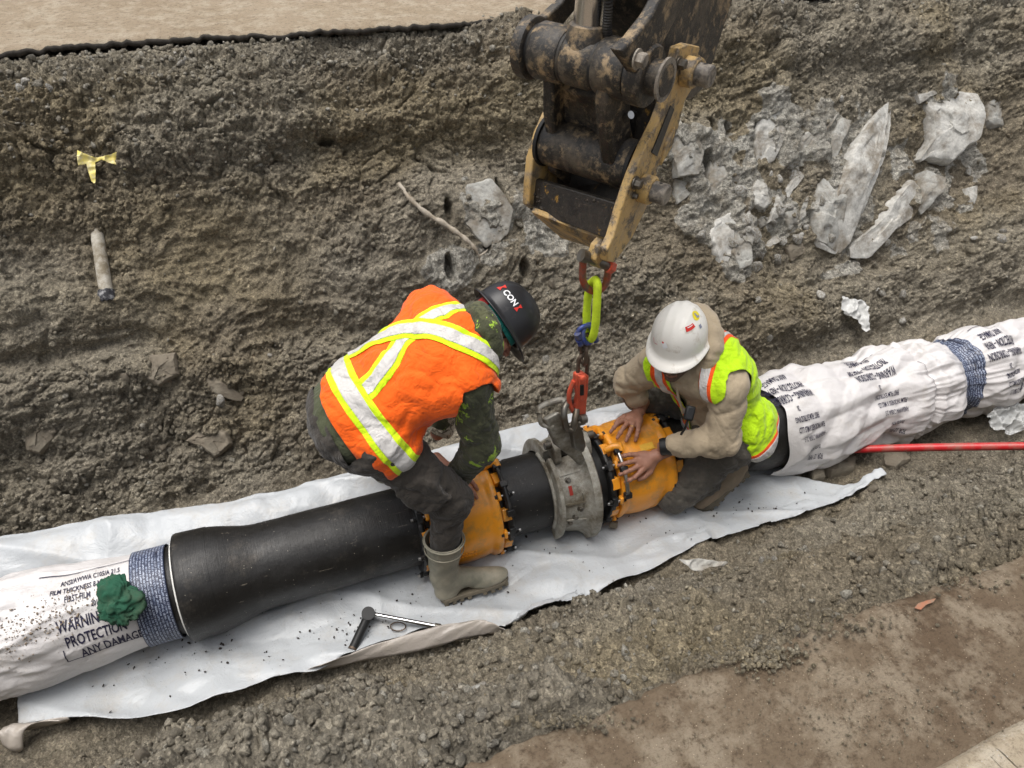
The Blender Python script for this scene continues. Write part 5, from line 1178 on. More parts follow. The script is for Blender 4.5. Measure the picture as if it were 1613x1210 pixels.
m = MB(); m.prism([ep(x, y, -.335) for x, y in ((818, 62), (832, 40), (858, 22), (880, 2), (905, -40), (935, -40), (905, 8), (884, 34), (866, 60), (850, 86))], WX, .032); m.build('side_bar', M_GREASE, ex, bev=.006)
# casting between bosses and lower tube: two cheeks and a dished web
def cheek(k, pts, th): m = MB(); m.prism([ep(x, y, k) for x, y in pts], WX, th); return m
m = cheek(-.275, ((862, 120), (878, 92), (900, 118), (902, 170), (898, 210), (905, 250), (896, 292), (868, 270), (868, 230), (862, 180)), .040); m.build('cheek', M_GREASE, ex, bev=.010)
m = cheek(-.045, ((948, 138), (968, 120), (984, 145), (984, 190), (990, 224), (1004, 248), (1000, 286), (968, 300), (958, 270), (950, 215), (946, 170)), .046); m.build('cheek', M_GREASE, ex, bev=.010)
A = [ep(884, 132, -.27), ep(886, 180, -.27), ep(886, 225, -.27), ep(884, 262, -.27)]; B = [ep(962, 150, -.05), ep(960, 195, -.05), ep(962, 235, -.05), ep(968, 272, -.05)]
V = []; F = []; NX_ = 12; NY_ = 14
SA = spline(A, NY_*3)[::3]; SB = spline(B, NY_*3)[::3]
for i in range(len(SA)):
    for j in range(NX_+1):
        t = j/NX_; v = i/(len(SA)-1); dish = .045*sin(pi*t)**.7*sin(pi*min(1, v*1.25))**.8
        V.append(SA[i]+(SB[i]-SA[i])*t+(NX*dish))
for i in range(len(SA)-1):
    for j in range(NX_): F.append((i*(NX_+1)+j, i*(NX_+1)+j+1, (i+1)*(NX_+1)+j+1, (i+1)*(NX_+1)+j))
thicken(mesh_obj('web', V, F, M_GREASE, ex, True), .03, 0)
# cylinder rod and clevis, hose
mid = u_c(-.145); top = at(935, -40, p=mid, n=WX)
dr = nrm(top-mid)
m = MB(); m.lathe(mid+dr*.02, dr, [(0, .070), (.04, .064), (.065, .058), (.078, .055), (.082, .048)], 32); m.build('rod_clevis', M_GREASE, ex)
m = MB(); m.cyl(mid+dr*.095, mid+dr*.9, .044, 36); m.build('chrome_rod', M_CHROME, ex)
m = MB(); m.tube(spline([ep(960, 70, -.08), ep(956, 45, -.08), ep(958, 10, -.08), ep(956, -40, -.08)], 50), [.012+.002*(i % 2) for i in range(len(spline([ep(960, 70, -.08), ep(956, 45, -.08), ep(958, 10, -.08), ep(956, -40, -.08)], 50)))], 12); m.build('hose', M_HOSE, ex)
# the stick: tapering box section rising out of the frame, ending in the boss at the bracket's upper pin
st = [ep(x, y, -.14) for x, y in ((1062, 128), (1040, 146), (1008, 130), (985, 80), (962, 20), (955, -60), (1120, -60), (1098, 10), (1080, 70))]
m = MB(); m.prism(st, WX, .245); m.build('stick', M_GREASE, ex, bev=.012)
pc = ep(1072, 112, KR-.03)
m = MB(); m.lathe(pc-WX*.33, WX, [(0, .060), (.01, .066), (.30, .066), (.315, .060)], 32); m.build('stick_boss', M_GREASE, ex)
m = MB(); m.lathe(pc-WX*.016, WX, [(0, .070), (.010, .070)], 30); m.build('seal_ring', M_HOSE, ex)
# lumps of packed mud on the plates
mk = []
for _ in range(260):
    k = random.uniform(KL+.03, KR-.04); x = random.choice([random.uniform(0, 1)]); A_, B_ = ep(842, 283, KL), ep(984, 325, KR); t = random.random(); b = random.random()
    mk.append(A_+(B_-A_)*t+(ep(838, 328, KL)-ep(842, 283, KL))*b+NX*-.012)
mk = np.array(mk); scatter('packed_mud', 'mud crumbs packed on the floor plate of the yellow bracket', mk, np.tile(nrm(np.cross(B_-A_, ZX)+ZX*.3), (len(mk), 1)), .002+.006*RNG.random(len(mk))**2, simple('greasy_mud', (.05, .04, .03), .7), .3)
# ------------------------------------------------------------------ soft bodies: one smooth surface from blended limbs
def s_cap(P, a, b, ra, rb=None):
    rb = ra if rb is None else rb; a, b = V3(a), V3(b); ab = b-a; t = np.clip(((P-a)@ab)/(ab@ab), 0, 1)
    return np.linalg.norm(P-(a+t[:, None]*ab), axis=1)-(ra+(rb-ra)*t)
def s_chain(P, pts, rs, k=.0):
    d = None
    for i in range(len(pts)-1):
        q = s_cap(P, pts[i], pts[i+1], rs[i], rs[i+1]); d = q if d is None else (smin(d, q, k) if k else np.minimum(d, q))
    return d
def s_ell(P, c, ax, r):
    q = (P-V3(c))@np.array([V3(a) for a in ax]).T; r = V3(r); k0 = np.linalg.norm(q/r, axis=1); k1 = np.linalg.norm(q/(r*r), axis=1)+1e-9
    return k0*(k0-1)/k1
def s_box(P, c, ax, h, r=.01):
    q = np.abs((P-V3(c))@np.array([V3(a) for a in ax]).T)-(V3(h)-r)
    return np.linalg.norm(np.maximum(q, 0), axis=1)+np.minimum(q.max(1), 0)-r
def smin(a, b, k):
    h = np.clip(.5+.5*(b-a)/k, 0, 1); return b+(a-b)*h-k*h*(1-h)
def smax(a, b, k): return -smin(-a, -b, k)
def surfnet(fn, lo, hi, h):
    lo, hi = V3(lo), V3(hi); n = (np.ceil((hi-lo)/h/4).astype(int)+1)*4
    cn = n//4+1; cg = np.stack(np.meshgrid(*[lo[i]+(np.arange(cn[i])*4-.0)*h for i in range(3)], indexing='ij'), -1).reshape(-1, 3)
    cv = fn(cg).reshape(cn).astype(np.float32)
    idx = [np.clip(np.round(np.arange(n[i])/4).astype(int), 0, cn[i]-1) for i in range(3)]
    Vv = cv[np.ix_(*idx)]; mask = np.abs(Vv) < 4*h*1.3+.01
    w_ = np.argwhere(mask); Vv[mask] = fn(lo+w_*h)
    ins = Vv < 0; c = ins[:-1, :-1, :-1]; a = np.zeros(c.shape, bool); o = np.ones(c.shape, bool)
    for dx in (0, 1):
        for dy in (0, 1):
            for dz in (0, 1):
                q = ins[dx:n[0]-1+dx, dy:n[1]-1+dy, dz:n[2]-1+dz]; a |= q; o &= q
    act = a & ~o; ci = np.argwhere(act); idn = np.full(c.shape, -1); idn[act] = np.arange(len(ci))
    acc = np.zeros((len(ci), 3)); cnt = np.zeros(len(ci)); cor = [(dx, dy, dz) for dx in (0, 1) for dy in (0, 1) for dz in (0, 1)]
    for p in cor:
        for ax in range(3):
            if p[ax] == 0:
                q = list(p); q[ax] = 1; va = Vv[ci[:, 0]+p[0], ci[:, 1]+p[1], ci[:, 2]+p[2]]; vb = Vv[ci[:, 0]+q[0], ci[:, 1]+q[1], ci[:, 2]+q[2]]
                m = (va < 0) != (vb < 0); t = np.where(m, va/(va-vb+1e-12), 0); pt = np.tile(V3(p), (len(ci), 1)); pt[:, ax] = t; acc[m] += pt[m]; cnt[m] += 1
    V = lo+(ci+acc/np.maximum(cnt, 1)[:, None])*h; Fs = []
    for ax in range(3):
        u, v = (ax+1) % 3, (ax+2) % 3; sl0 = [slice(None)]*3; sl1 = [slice(None)]*3; sl0[ax] = slice(0, -1); sl1[ax] = slice(1, None)
        cr = ins[tuple(sl0)] != ins[tuple(sl1)]; e = np.argwhere(cr); e = e[(e[:, u] > 0) & (e[:, v] > 0) & (e[:, u] < n[u]-1) & (e[:, v] < n[v]-1)]
        def cid(du, dv):
            q = e.copy(); q[:, u] += du; q[:, v] += dv; return idn[q[:, 0], q[:, 1], q[:, 2]]
        A, B, Cc, D = cid(-1, -1), cid(0, -1), cid(0, 0), cid(-1, 0); flip = ins[e[:, 0], e[:, 1], e[:, 2]]
        Q = np.where(flip[:, None], np.stack([A, B, Cc, D], 1), np.stack([D, Cc, B, A], 1)); Fs.append(Q[(Q >= 0).all(1)])
    return V, np.concatenate(Fs)
def relax(V, F, n=1, lam=.5):
    F = np.asarray(F); E = np.concatenate([F[:, [i, (i+1) % F.shape[1]]] for i in range(F.shape[1])])
    for _ in range(n):
        S = np.zeros_like(V); C_ = np.zeros(len(V)); np.add.at(S, E[:, 0], V[E[:, 1]]); np.add.at(S, E[:, 1], V[E[:, 0]]); np.add.at(C_, E[:, 0], 1); np.add.at(C_, E[:, 1], 1)
        V = V+lam*(S/np.maximum(C_, 1)[:, None]-V)
    return V
def frame(t, l):
    t = nrm(t); l = V3(l); l = nrm(l-t*np.dot(t, l)); return t, l, np.cross(t, l)
def folds(P, axis, amp, sc=9, st=2.0, seed=0):
    """creases running across the given axis"""
    axis = nrm(axis); a = P@axis; Q = P*sc*.8+np.outer(a, axis)*sc*(st-.8); Q = Q+fbm3(P*5, 2, seed+3)[:, None]*1.2
    n = 1-np.abs(fbm3(Q, 3, seed)); return ((n**3)-.45)*amp+fbm3(P*4.0, 2, seed+9)*amp*.8
def hand_sdf(put, L=1.0, side=1, curl=0.0, spread=1.0, lift=0.0):
    """put(p, q, h) -> world point; p along the hand from the wrist, q across (index side positive*side), h height"""
    def pt(p, q, h): return put(p*L, q*side*L, h*L+lift)
    fl = [(.094, .034, .078, .30), (.099, .011, .086, .08), (.095, -.012, .080, -.10), (.086, -.033, .063, -.30)]
    ch = []
    for (kp, kq, ln, fan) in fl:
        fan *= spread; a = [pt(kp-.028, kq*.8, .030), pt(kp, kq, .034)]; p, q = kp, kq
        for fr_, h in ((.46, .036-.004*curl), (.30, .024-.004*curl), (.24, .010)):
            p += ln*fr_*cos(fan)*(1-.22*curl); q += ln*fr_*sin(fan); a.append(pt(p, q, h))
        ch.append((a, [.0105*L, .0112*L, .0096*L, .0088*L, .0078*L]))
    th = ([pt(.018, .022, .026), pt(.045, .048, .024), pt(.075, .063, .018), pt(.098, .066, .011)], [.016*L, .014*L, .0110*L, .0092*L])
    palm = [(pt(0, .0, .040), pt(.06, .016, .032), .022*L, .018*L), (pt(0, -.0, .040), pt(.06, -.018, .030), .022*L, .017*L), (pt(.045, .024, .030), pt(.088, .026, .030), .015*L, .0125*L), (pt(.045, -.022, .028), pt(.082, -.026, .028), .015*L, .0125*L), (pt(.05, 0, .032), pt(.09, 0, .032), .015*L, .0125*L)]
    wrist = pt(-.06, 0, .058); w0 = pt(0, 0, .042)
    def fn(P):
        pm = s_cap(P, wrist, w0, .027*L, .025*L)
        for a, b, r1, r2 in palm: pm = smin(pm, s_cap(P, a, b, r1, r2), .014*L)
        d = pm
        for a, r in ch:
            f = s_chain(P, a, r, .0015)
            for c_ in a[1:4]: f = smin(f, np.linalg.norm(P-c_, axis=1)-r[1]*.96, .002)
            d = np.minimum(d, smin(pm, f, .008*L))
        t = s_chain(P, th[0], th[1], .002); d = np.minimum(d, smin(pm, t, .014*L))
        return d+fbm3(P*120, 2, 3)*.0006
    pts = np.array([p for a, _ in ch for p in a]+th[0]+[wrist, w0]); return fn, pts.min(0)-.035, pts.max(0)+.035, ch, th
def head_sdf(c, f, s, u, neck, nr=.056, k_=.93):
    o = V3(c); ax = (f, s, u)
    def L(a, b, d): return o+f*a+s*b+u*d
    def fn(P):
        return fn0(o+(P-o)/k_)*k_
    neck = o+(V3(neck)-o)/k_
    def fn0(P):
        d = s_ell(P, L(-.008, 0, .02), ax, (.098, .077, .108)); d = smin(d, s_ell(P, L(.024, 0, -.060), ax, (.068, .056, .062)), .03)
        d = smin(d, s_ell(P, L(.074, 0, -.100), ax, (.020, .024, .016)), .02)
        d = smin(d, s_cap(P, L(.088, 0, .012), L(.113, 0, -.026), .009, .0125), .010)
        for k in (-1, 1):
            d = smin(d, s_ell(P, L(.104, k*.013, -.030), ax, (.011, .009, .008)), .007)
            d = smin(d, s_cap(P, L(.084, k*.014, .024), L(.074, k*.050, .022), .010, .010), .014)
            d = smin(d, s_ell(P, L(.060, k*.050, -.025), ax, (.026, .020, .020)), .02)
            d = smax(d, -s_ell(P, L(.100, k*.033, .002), ax, (.020, .019, .012)), .012)
            d = smin(d, s_ell(P, L(.078, k*.032, .001), ax, (.012, .014, .010)), .004)
            e = s_ell(P, L(-.004, k*.080, -.008), (nrm(f+s*k*.5), nrm(s*k-f*.5), u), (.021, .008, .033)); e = smax(e, -s_ell(P, L(.003, k*.090, -.004), ax, (.012, .009, .018)), .005)
            d = smin(d, e, .007)
        d = smin(d, s_ell(P, L(.093, 0, -.056), ax, (.012, .025, .0065)), .006); d = smin(d, s_ell(P, L(.090, 0, -.070), ax, (.012, .021, .0075)), .006)
        d = smin(d, s_cap(P, L(-.02, 0, -.05), neck, nr, nr*1.12), .03)
        return d
    return fn
def join_meshes(parts):
    Vs, Fs, n = [], [], 0
    for V, F in parts: Vs.append(V); Fs.append(tri(F)+n); n += len(V)
    return np.concatenate(Vs), np.concatenate(Fs)
def skin_mat(name, col, ruddy=.5):
    t = NT(name); n = t.noise(16, 5, .6); c = t.mix(n, tuple(x*.80 for x in col), (min(1, col[0]*1.15), col[1]*.98, col[2]*.92))
    c = t.mix(t.ramp(t.noise(60, 6, .7), [(.58, 0.), (.72, .35)]), c, (.16, .085, .055))
    return t.fin(c, .5, 0, t.bump(t.noise(220, 4, .6), .3, .0015), Subsurface_Weight=.08, Subsurface_Radius=(.01, .004, .002))
def cloth_mat(name, col, var=.22, weave=900, dirt=(.2, .17, .13), amt=.30, rough=.85, bs=.35, patches=None, dscale=9, cr=1.0):
    t = NT(name); n = t.noise(10, 7, .65); c = t.mix(n, tuple(x*(1-var) for x in col), tuple(min(1, x*(1+var)) for x in col))
    if patches:
        for (sc, lo_, pc, sd_) in patches:
            v = t.noise(sc, 5, .72, t.scaled((1, 1, 1), rot=(sd_, sd_*2, 0)), .5); c = t.mix(t.ramp(v, [(lo_, 0.), (lo_+.03, 1.)]), c, pc)
    c = t.mix(t.ramp(t.noise(dscale, 9, .75), [(1-amt-.08, 0.), (1-amt+.12, .6)]), c, dirt)
    nb = t.bump(t.noise(weave, 2, .5), .25, .001); nb = t.bump(t.noise(34, 5, .6), bs, .006, nb); nb = t.bump(t.math('ABSOLUTE', t.math('SUBTRACT', t.noise(9, 3, .5, dist=.9), .5)), .45*cr, .05, nb); nb = t.bump(t.math('ABSOLUTE', t.math('SUBTRACT', t.noise(20, 3, .5, dist=1.2), .5)), .35*cr, .025, nb)
    t.fin(c, rough, 0, nb, Specular_IOR_Level=.2, Sheen_Weight=.15); return t.m
def hat(O, f, s, u, mat, parent, sc=1.0, vents=True):
    """shell built in its own frame: O is the centre of the rim"""
    NP, NE = 96, 26; rows = []
    for i in range(NE):
        e = (i/(NE-1))*pi/2; rows.append(('d', e))
    V = []
    def R0(ph, e):      # dome radius in plan
        a = .138 if cos(ph) > 0 else .146; b = .116; r = 1/sqrt((cos(ph)/a)**2+(sin(ph)/b)**2); return r
    def dome(ph, e):
        r = R0(ph, e)*(sin(e)**.92); z = .148*max(0, cos(e))**.80
        x, y = r*cos(ph), r*sin(ph); q = abs(y); rid = .0065*math.exp(-((q)/.014)**2)*(1 if x > -.125 else .6)*min(1, max(0, (e-.05)*3))*min(1, (1.45-e)*4 if e < 1.45 else 0)+.0048*math.exp(-((q-.042)/.010)**2)*min(1, max(0, 1.35-e)*4)
        return x, y, z+rid*(1.15-.4*sin(e))
    for i in range(NE):
        e = i/(NE-1)*pi/2
        for k in range(NP): V.append(dome(2*pi*k/NP, e))
    def brimw(ph): return .013+.036*max(0, cos(ph))**3+.006*max(0, -cos(ph))**4
    for (fr_, dz) in ((.0, -.010), (.5, -.015), (1.0, -.020), (1.04, -.0235), (.96, -.0265), (.4, -.021), (-.12, -.016)):
        for k in range(NP):
            ph = 2*pi*k/NP; r = R0(ph, 0)+.002+brimw(ph)*fr_; V.append((r*cos(ph), r*sin(ph), dz-.006*max(0, cos(ph))**2*fr_))
    n = NE+7; F = [(i*NP+k, (i+1)*NP+k, (i+1)*NP+(k+1) % NP, i*NP+(k+1) % NP) for i in range(n-1) for k in range(NP)]
    W = V3(O)+sc*(np.array(V)@np.array([f, s, u])); o = mesh_obj('shell', W, F, mat, parent, True)
    def surfp(ph, e, off=.0015): x, y, z = dome(ph, e); nn_ = nrm([x/.138**2, y/.116**2, z/.148**2]); return V3(O)+sc*((np.array([x, y, z])+nn_*off)@np.array([f, s, u]))
    return surfp
def sticker(surfp, ph0, e0, w, h, mat, name, parent, rot=0, shape='rect', off=.0022):
    """small flat print laid on the hat shell"""
    if shape == 'rect': pts = [(a, b) for a in np.linspace(-.5, .5, 5) for b in np.linspace(-.5, .5, 5)]; F = [(i*5+j, i*5+j+1, (i+1)*5+j+1, (i+1)*5+j) for i in range(4) for j in range(4)]
    else: pts = [(0, 0)]+[(.5*cos(a), .5*sin(a)) for a in np.linspace(0, 2*pi, 25)[:-1]]; F = [(0, i+1, (i+1) % 24+1) for i in range(24)]
    V = []
    for a, b in pts:
        x, y = a*w, b*h; x, y = x*cos(rot)-y*sin(rot), x*sin(rot)+y*cos(rot); V.append(surfp(ph0+x/(.125*max(.25, sin(e0))), e0-y/.14, off))
    return mesh_obj(name, V, F, mat, parent, False)
def hat_text(surfp, txt, size, ph0, e0, rot, mat, parent, name='lettering', sq=1.0):
    V, F = text_geo(txt, size, 3, size*.03); V = V[:, :2]-[V[:, 0].mean(), V[:, 1].mean()]; out = []
    for x, y in V:
        x *= sq; x, y = x*cos(rot)-y*sin(rot), x*sin(rot)+y*cos(rot); out.append(surfp(ph0+x/(.125*max(.25, sin(e0))), e0-y/.14, .0026))
    return mesh_obj(name, out, F, mat, parent, False)
def strip_on(V, F, s, keep, half, off, mat, name, parent, th=.0012):
    """tape sewn on a garment: the part of the garment where |s| < half and keep > 0, lifted by off"""
    N = normals(V, F); A, B, c1 = clip(V, F, half-np.abs(s)); N1 = c1(N); k1 = c1(keep)
    if not len(B): return None
    A2, B2, c2 = clip(A, B, k1); N2 = c2(N1)
    if not len(B2): return None
    return thicken(mesh_obj(name, A2+N2*off, B2, mat, parent, True), th)
def path_dist(V, F, pts, ax1, ax2):
    """distance of V, seen flat on the (ax1, ax2) plane, from the line through the garment points at the given sight lines"""
    _, *_r = plane3(V, F, pts[0], pts[-1], n=np.cross(ax1, ax2)); H = [plane3(V, F, p, pts[0] if p is not pts[0] else pts[-1], n=np.cross(ax1, ax2))[1] for p in pts]
    A = np.stack([V@ax1, V@ax2], -1); Q = [np.array([h@ax1, h@ax2]) for h in H]; Q = [Q[0]+(Q[0]-Q[1])*1.5]+Q+[Q[-1]+(Q[-1]-Q[-2])*1.5]
    C_ = spline([np.r_[q, 0] for q in Q], 60); d = np.full(len(V), 9.0)
    for a, b in zip(C_[:-1], C_[1:]):
        a, b = a[:2], b[:2]; e = b-a; t = np.clip(((A-a)@e)/(e@e+1e-12), 0, 1); d = np.minimum(d, np.linalg.norm(A-(a+t[:, None]*e), axis=1))
    return d
def plane3(V, F, p1, p2, p3=None, n=None):
    """signed distance of V to the plane through the garment points seen at the given sight lines"""
    bv = BVHTree.FromPolygons([tuple(v) for v in V], [tuple(int(i) for i in f) for f in tri(F)])
    def hit(p):
        d = sight(*p); h = bv.ray_cast(Vector(CAM), Vector(d).normalized())
        if h[0]: return np.array(h[0])
        q = V-CAM; z = q@FW; e = (806.5+FPX*(q@RT)/z-p[0])**2+(605-FPX*(q@UP)/z-p[1])**2; ok = np.where(e < e.min()+20)[0]; return V[ok[np.argmin(z[ok])]]
    a, b = hit(p1), hit(p2)
    if p3 is not None: c = hit(p3); nn = nrm(np.cross(b-a, c-a))
    else: nn = nrm(np.cross(b-a, V3(n)))
    return (V-a)@nn, a, b, nn

M_SKIN1 = skin_mat('fair_skin', (.42, .215, .15)); M_SKIN2 = skin_mat('weathered_skin', (.33, .175, .12))
M_ORANGE = cloth_mat('hi_vis_orange', (.90, .125, .008), .10, dirt=(.45, .10, .03), amt=.28, rough=.75, bs=.4)
M_LIME = cloth_mat('hi_vis_lime', (.52, .82, .012), .10, dirt=(.40, .50, .03), amt=.26, rough=.75, bs=.4)
M_LIMET = cloth_mat('lime_tape', (.62, .86, .012), .08, dirt=(.45, .5, .04), amt=.2, rough=.7)
M_ORT = cloth_mat('orange_tape', (.88, .10, .012), .08, dirt=(.5, .12, .04), amt=.2, rough=.7)
M_SILV = cloth_mat('reflective_silver', (.56, .54, .515), .08, dirt=(.40, .37, .33), amt=.3, rough=.42)
M_CAMO = cloth_mat('dark_olive_camo', (.052, .055, .030), .35, patches=[(6.5, .52, (.090, .092, .048), .4), (7, .615, (.34, .52, .05), 1.1)], dirt=(.03, .03, .02), amt=.35, bs=.6)
M_CAMO2 = cloth_mat('pale_leaf_camo', (.42, .38, .30), .2, patches=[(40, .52, (.10, .085, .055), .4), (30, .60, (.22, .19, .12), 1.3)])
M_OLIVE = cloth_mat('olive_shirt', (.070, .078, .042), .25, bs=.5)
M_TROU = cloth_mat('charcoal_trousers', (.052, .045, .038), .30, dirt=(.15, .13, .105), amt=.30, bs=.6, dscale=16)
M_TROU2 = cloth_mat('dusty_grey_trousers', (.080, .073, .062), .30, dirt=(.17, .15, .12), amt=.42, bs=.6, dscale=8)
M_TAN = cloth_mat('tan_hoodie', (.42, .34, .235), .14, dirt=(.21, .155, .095), amt=.36, bs=.3, cr=.55)
M_BOOT = simple('muddy_rubber', (.19, .185, .14), .5, var=.2, scale=12, bump=.3, bd=.004, dirt=(.32, .29, .22), dirt_amt=.50, dirt_scale=10)
M_SOLE = simple('boot_sole', (.075, .066, .05), .75, var=.4, scale=40, bump=.5, dirt=(.16, .135, .095), dirt_amt=.5)
M_LEATH = simple('brown_suede_boot', (.25, .19, .13), .8, var=.3, scale=20, bump=.5, dirt=(.22, .18, .13), dirt_amt=.5)
M_HAIR = simple('dark_brown_hair', (.020, .012, .008), .5, var=.6, scale=60, bump=.5)
M_HATD = simple('scuffed_dark_helmet', (.020, .020, .022), .38, var=.2, scale=9, bump=.08, dirt=(.08, .075, .07), dirt_amt=.28, dirt_scale=22)
M_HATW = simple('scuffed_white_helmet', (.82, .79, .72), .38, var=.05, scale=9, bump=.06, dirt=(.42, .34, .24), dirt_amt=.33, dirt_scale=16)
M_RED = simple('red_print', (.62, .03, .02), .5, var=.1); M_WPRINT = simple('white_print', (.80, .80, .80), .5, var=.03); M_YPR = simple('yellow_print', (.80, .66, .02), .5, var=.05)
M_TEAL = cloth_mat('teal_strap', (.01, .16, .14), .2); M_REDS = cloth_mat('red_strap', (.30, .02, .02), .2)
M_GREYP = simple('grey_print', (.25, .27, .34), .5)

def boot_sdf(an, heel, toe, top, r_top, upv=None):
    an, heel, toe, top = map(V3, (an, heel, toe, top)); mid = heel+(toe-heel)*.45; ball = heel+(toe-heel)*.74; z = np.array([0, 0, 1.])
    side = nrm(np.cross(toe-heel, an-heel)); up_ = nrm(np.cross(side, toe-heel))
    if np.dot(up_, an-heel) < 0: up_ = -up_
    if upv is not None: up_ = V3(upv); up_ = nrm(up_-nrm(toe-heel)*np.dot(up_, nrm(toe-heel))); side = nrm(np.cross(toe-heel, up_))
    def fn(P):
        d = s_cap(P, top, an+up_*.02, r_top, .054); d = smin(d, s_ell(P, heel+up_*.045+nrm(toe-heel)*.035, (nrm(toe-heel), side, up_), (.052, .038, .050)), .03)
        d = smin(d, s_cap(P, an+up_*.005, ball+up_*.040, .048, .038), .03); d = smin(d, s_ell(P, ball+up_*.035, (nrm(toe-heel), side, up_), (.085, .050, .040)), .02)
        d = smax(d, -((P-(heel+up_*.012))@up_), .004)
        return d+folds(P, up_, .004, 11, 2.2, 5)
    return fn, up_, side
def sole(heel, toe, up_, side, par, mat, th=.018, lugs=True, w0=.036, w1=.048):
    heel, toe = V3(heel), V3(toe); d = nrm(toe-heel); L = np.linalg.norm(toe-heel); out = []
    prof = [(0, .012), (.03, .030), (.08, .036), (.30, .033), (.55, .041), (.75, w1), (.90, .040), (.97, .022), (1.0, .008)]
    top = [heel+d*L*t+side*w for t, w in prof]+[heel+d*L*t-side*w for t, w in prof[::-1]]
    m = MB(); m.prism([p+up_*.010 for p in top], up_, th); o = m.build('sole', mat, par, bev=.004)
    if lugs:
        for k in range(9):
            if k in (4,): continue
            t = .06+.88*k/8; wv = np.interp(t, [p[0] for p in prof], [p[1] for p in prof])
            for sg in (-1, 1):
                q = MB(); q.box(heel+d*L*t+side*sg*wv*.62-up_*.003, (d, side, up_), (.0085, wv*.34, .009)); q.build('tread_lug', mat, o, bev=.002)
    return o

# ================================================================== worker bending over the first coupling
W1 = empty('person', (.45, 2.05, .02), 'worker in orange vest and dark helmet bending over the left orange coupling', 'person')
PEL, NEK = V3((.255, 2.02, .885)), V3((.71, 2.01, 1.115)); SHR, SHL = V3((.625, 1.845, 1.045)), V3((.60, 2.20, 1.135))
ELR, WRR = V3((.665, 1.835, .775)), V3((.610, 1.955, .515)); ELL, WRL = V3((.70, 2.25, .80)), V3((.60, 2.18, .545))
HPR, KNR, ANR = V3((.30, 1.905, .85)), V3((.545, 1.835, .535)), V3((.495, 1.790, .125)); HPL, KNL, ANL = V3((.28, 2.13, .86)), V3((.47, 2.34, .52)), V3((.40, 2.40, .12))
T1, L1, B1 = frame(NEK-PEL, SHL-SHR)
if B1[2] < 0: B1 = -B1
AX1 = (T1, L1, B1)
def torso1(P):
    d = s_ell(P, PEL+T1*.01, AX1, (.135, .165, .125)); d = smin(d, s_ell(P, PEL+T1*.18+B1*.025, AX1, (.16, .150, .105)), .06)
    d = smin(d, s_ell(P, PEL+T1*.355+B1*.030, AX1, (.185, .175, .118)), .06); d = smin(d, s_cap(P, SHR+(SHL-SHR)*.08, SHL-(SHL-SHR)*.08, .072), .05)
    return d
# head
u1 = nrm(.76*RT+.56*UP+.12*FW); f1_ = .60*RT-.80*UP+.34*FW; f1_ = nrm(f1_-u1*np.dot(f1_, u1)); s1 = np.cross(u1, f1_)
HC1 = at(781, 514, d=2.74)
hd1 = head_sdf(HC1, f1_, s1, u1, NEK+T1*.02, .055)
VH, FH = surfnet(hd1, HC1-.19, HC1+.17, .0034)
# hands
def on_coupling(xw, thw, ang, rad_=.221):
    def put(p, q, h): X = xw+p*cos(ang)-q*sin(ang); T = thw+(p*sin(ang)+q*cos(ang))/rad_; return cylp(np.float64(X), np.float64(T), rad_+h-.004)
    return put
hR, lo_, hi_, chR, _ = hand_sdf(on_coupling(.600, -.10, 1.15), .95, 1, .3, .5); VR, FR = surfnet(hR, lo_, hi_, .0027)
hL, lo_, hi_, _, _ = hand_sdf(on_coupling(.545, -1.10, 1.5), .95, -1, .3, .5); VL, FL = surfnet(hL, lo_, hi_, .0032)
def core1(P):
    d = torso1(P)+.012
    for a in ((SHR, ELR, WRR), (SHL, ELL, WRL)): d = smin(d, s_chain(P, a, [.050, .042, .030], .02), .03)
    for a in ((HPR, KNR, ANR), (HPL, KNL, ANL)): d = smin(d, s_chain(P, a, [.066, .055, .040], .02), .03)
    return smin(d, s_cap(P, NEK-T1*.03, HC1-u1*.06, .055), .03)
VB, FB = surfnet(core1, (.08, 1.65, .06), (.92, 2.5, 1.32), .013)
mesh_obj('body', *join_meshes([(VB, FB), (VH, FH), (VR, FR), (VL, FL)]), M_SKIN1, W1, True)
# hooded camouflage sweatshirt with sleeves
def hood1(P):
    d = torso1(P)-.010
    sl = s_chain(P, (SHR, ELR, WRR+(ELR-WRR)*.10), [.078, .070, .050], .03); d = smin(d, sl, .035)
    d = smin(d, s_chain(P, (SHL, ELL, WRL+(ELL-WRL)*.15), [.078, .068, .052], .03), .035)
    k = NEK+T1*.025; rr_ = []
    for i in range(9):
        a = -1.9+3.8*i/8; rr_.append(k+L1*.088*sin(a)+B1*(.070*cos(a)+.012)+T1*(.028*cos(a)))
    d = smin(d, s_chain(P, rr_, [.026, .030, .034, .038, .040, .038, .034, .030, .026], .02), .02)
    d = smin(d, s_ell(P, NEK+B1*.075+T1*.005, AX1, (.060, .080, .032)), .03)
    return smax(d+folds(P, T1, .010, 10, 1.4, 2)+folds(P, ELR-SHR, .006, 14, 1.8, 4), .108-np.linalg.norm((P-(HC1-u1*.02+f1_*.02)), axis=1)*.95, .01)
V, F = surfnet(hood1, (.06, 1.66, .46), (.95, 2.48, 1.34), .0068); tcoord = (V-PEL)@T1
A, B, c = clip(V, F, tcoord+.03+fbm3(V*9, 2, 3)*.01); mesh_obj('hooded_sweatshirt', A, B, M_CAMO, W1, True)
def shirt1(P): return smin(torso1(P)-.008, s_ell(P, PEL-T1*.030, AX1, (.13, .176, .134)), .02)+folds(P, L1, .008, 10, 1.6, 6)
V, F = surfnet(shirt1, (.0, 1.75, .65), (.55, 2.35, 1.2), .0075); tc_ = (V-PEL)@T1
A, B, c = clip(V, F, tc_+.115-.02*((V-PEL)@B1)/.1); mesh_obj('shirt', A, B, M_OLIVE, W1, True)
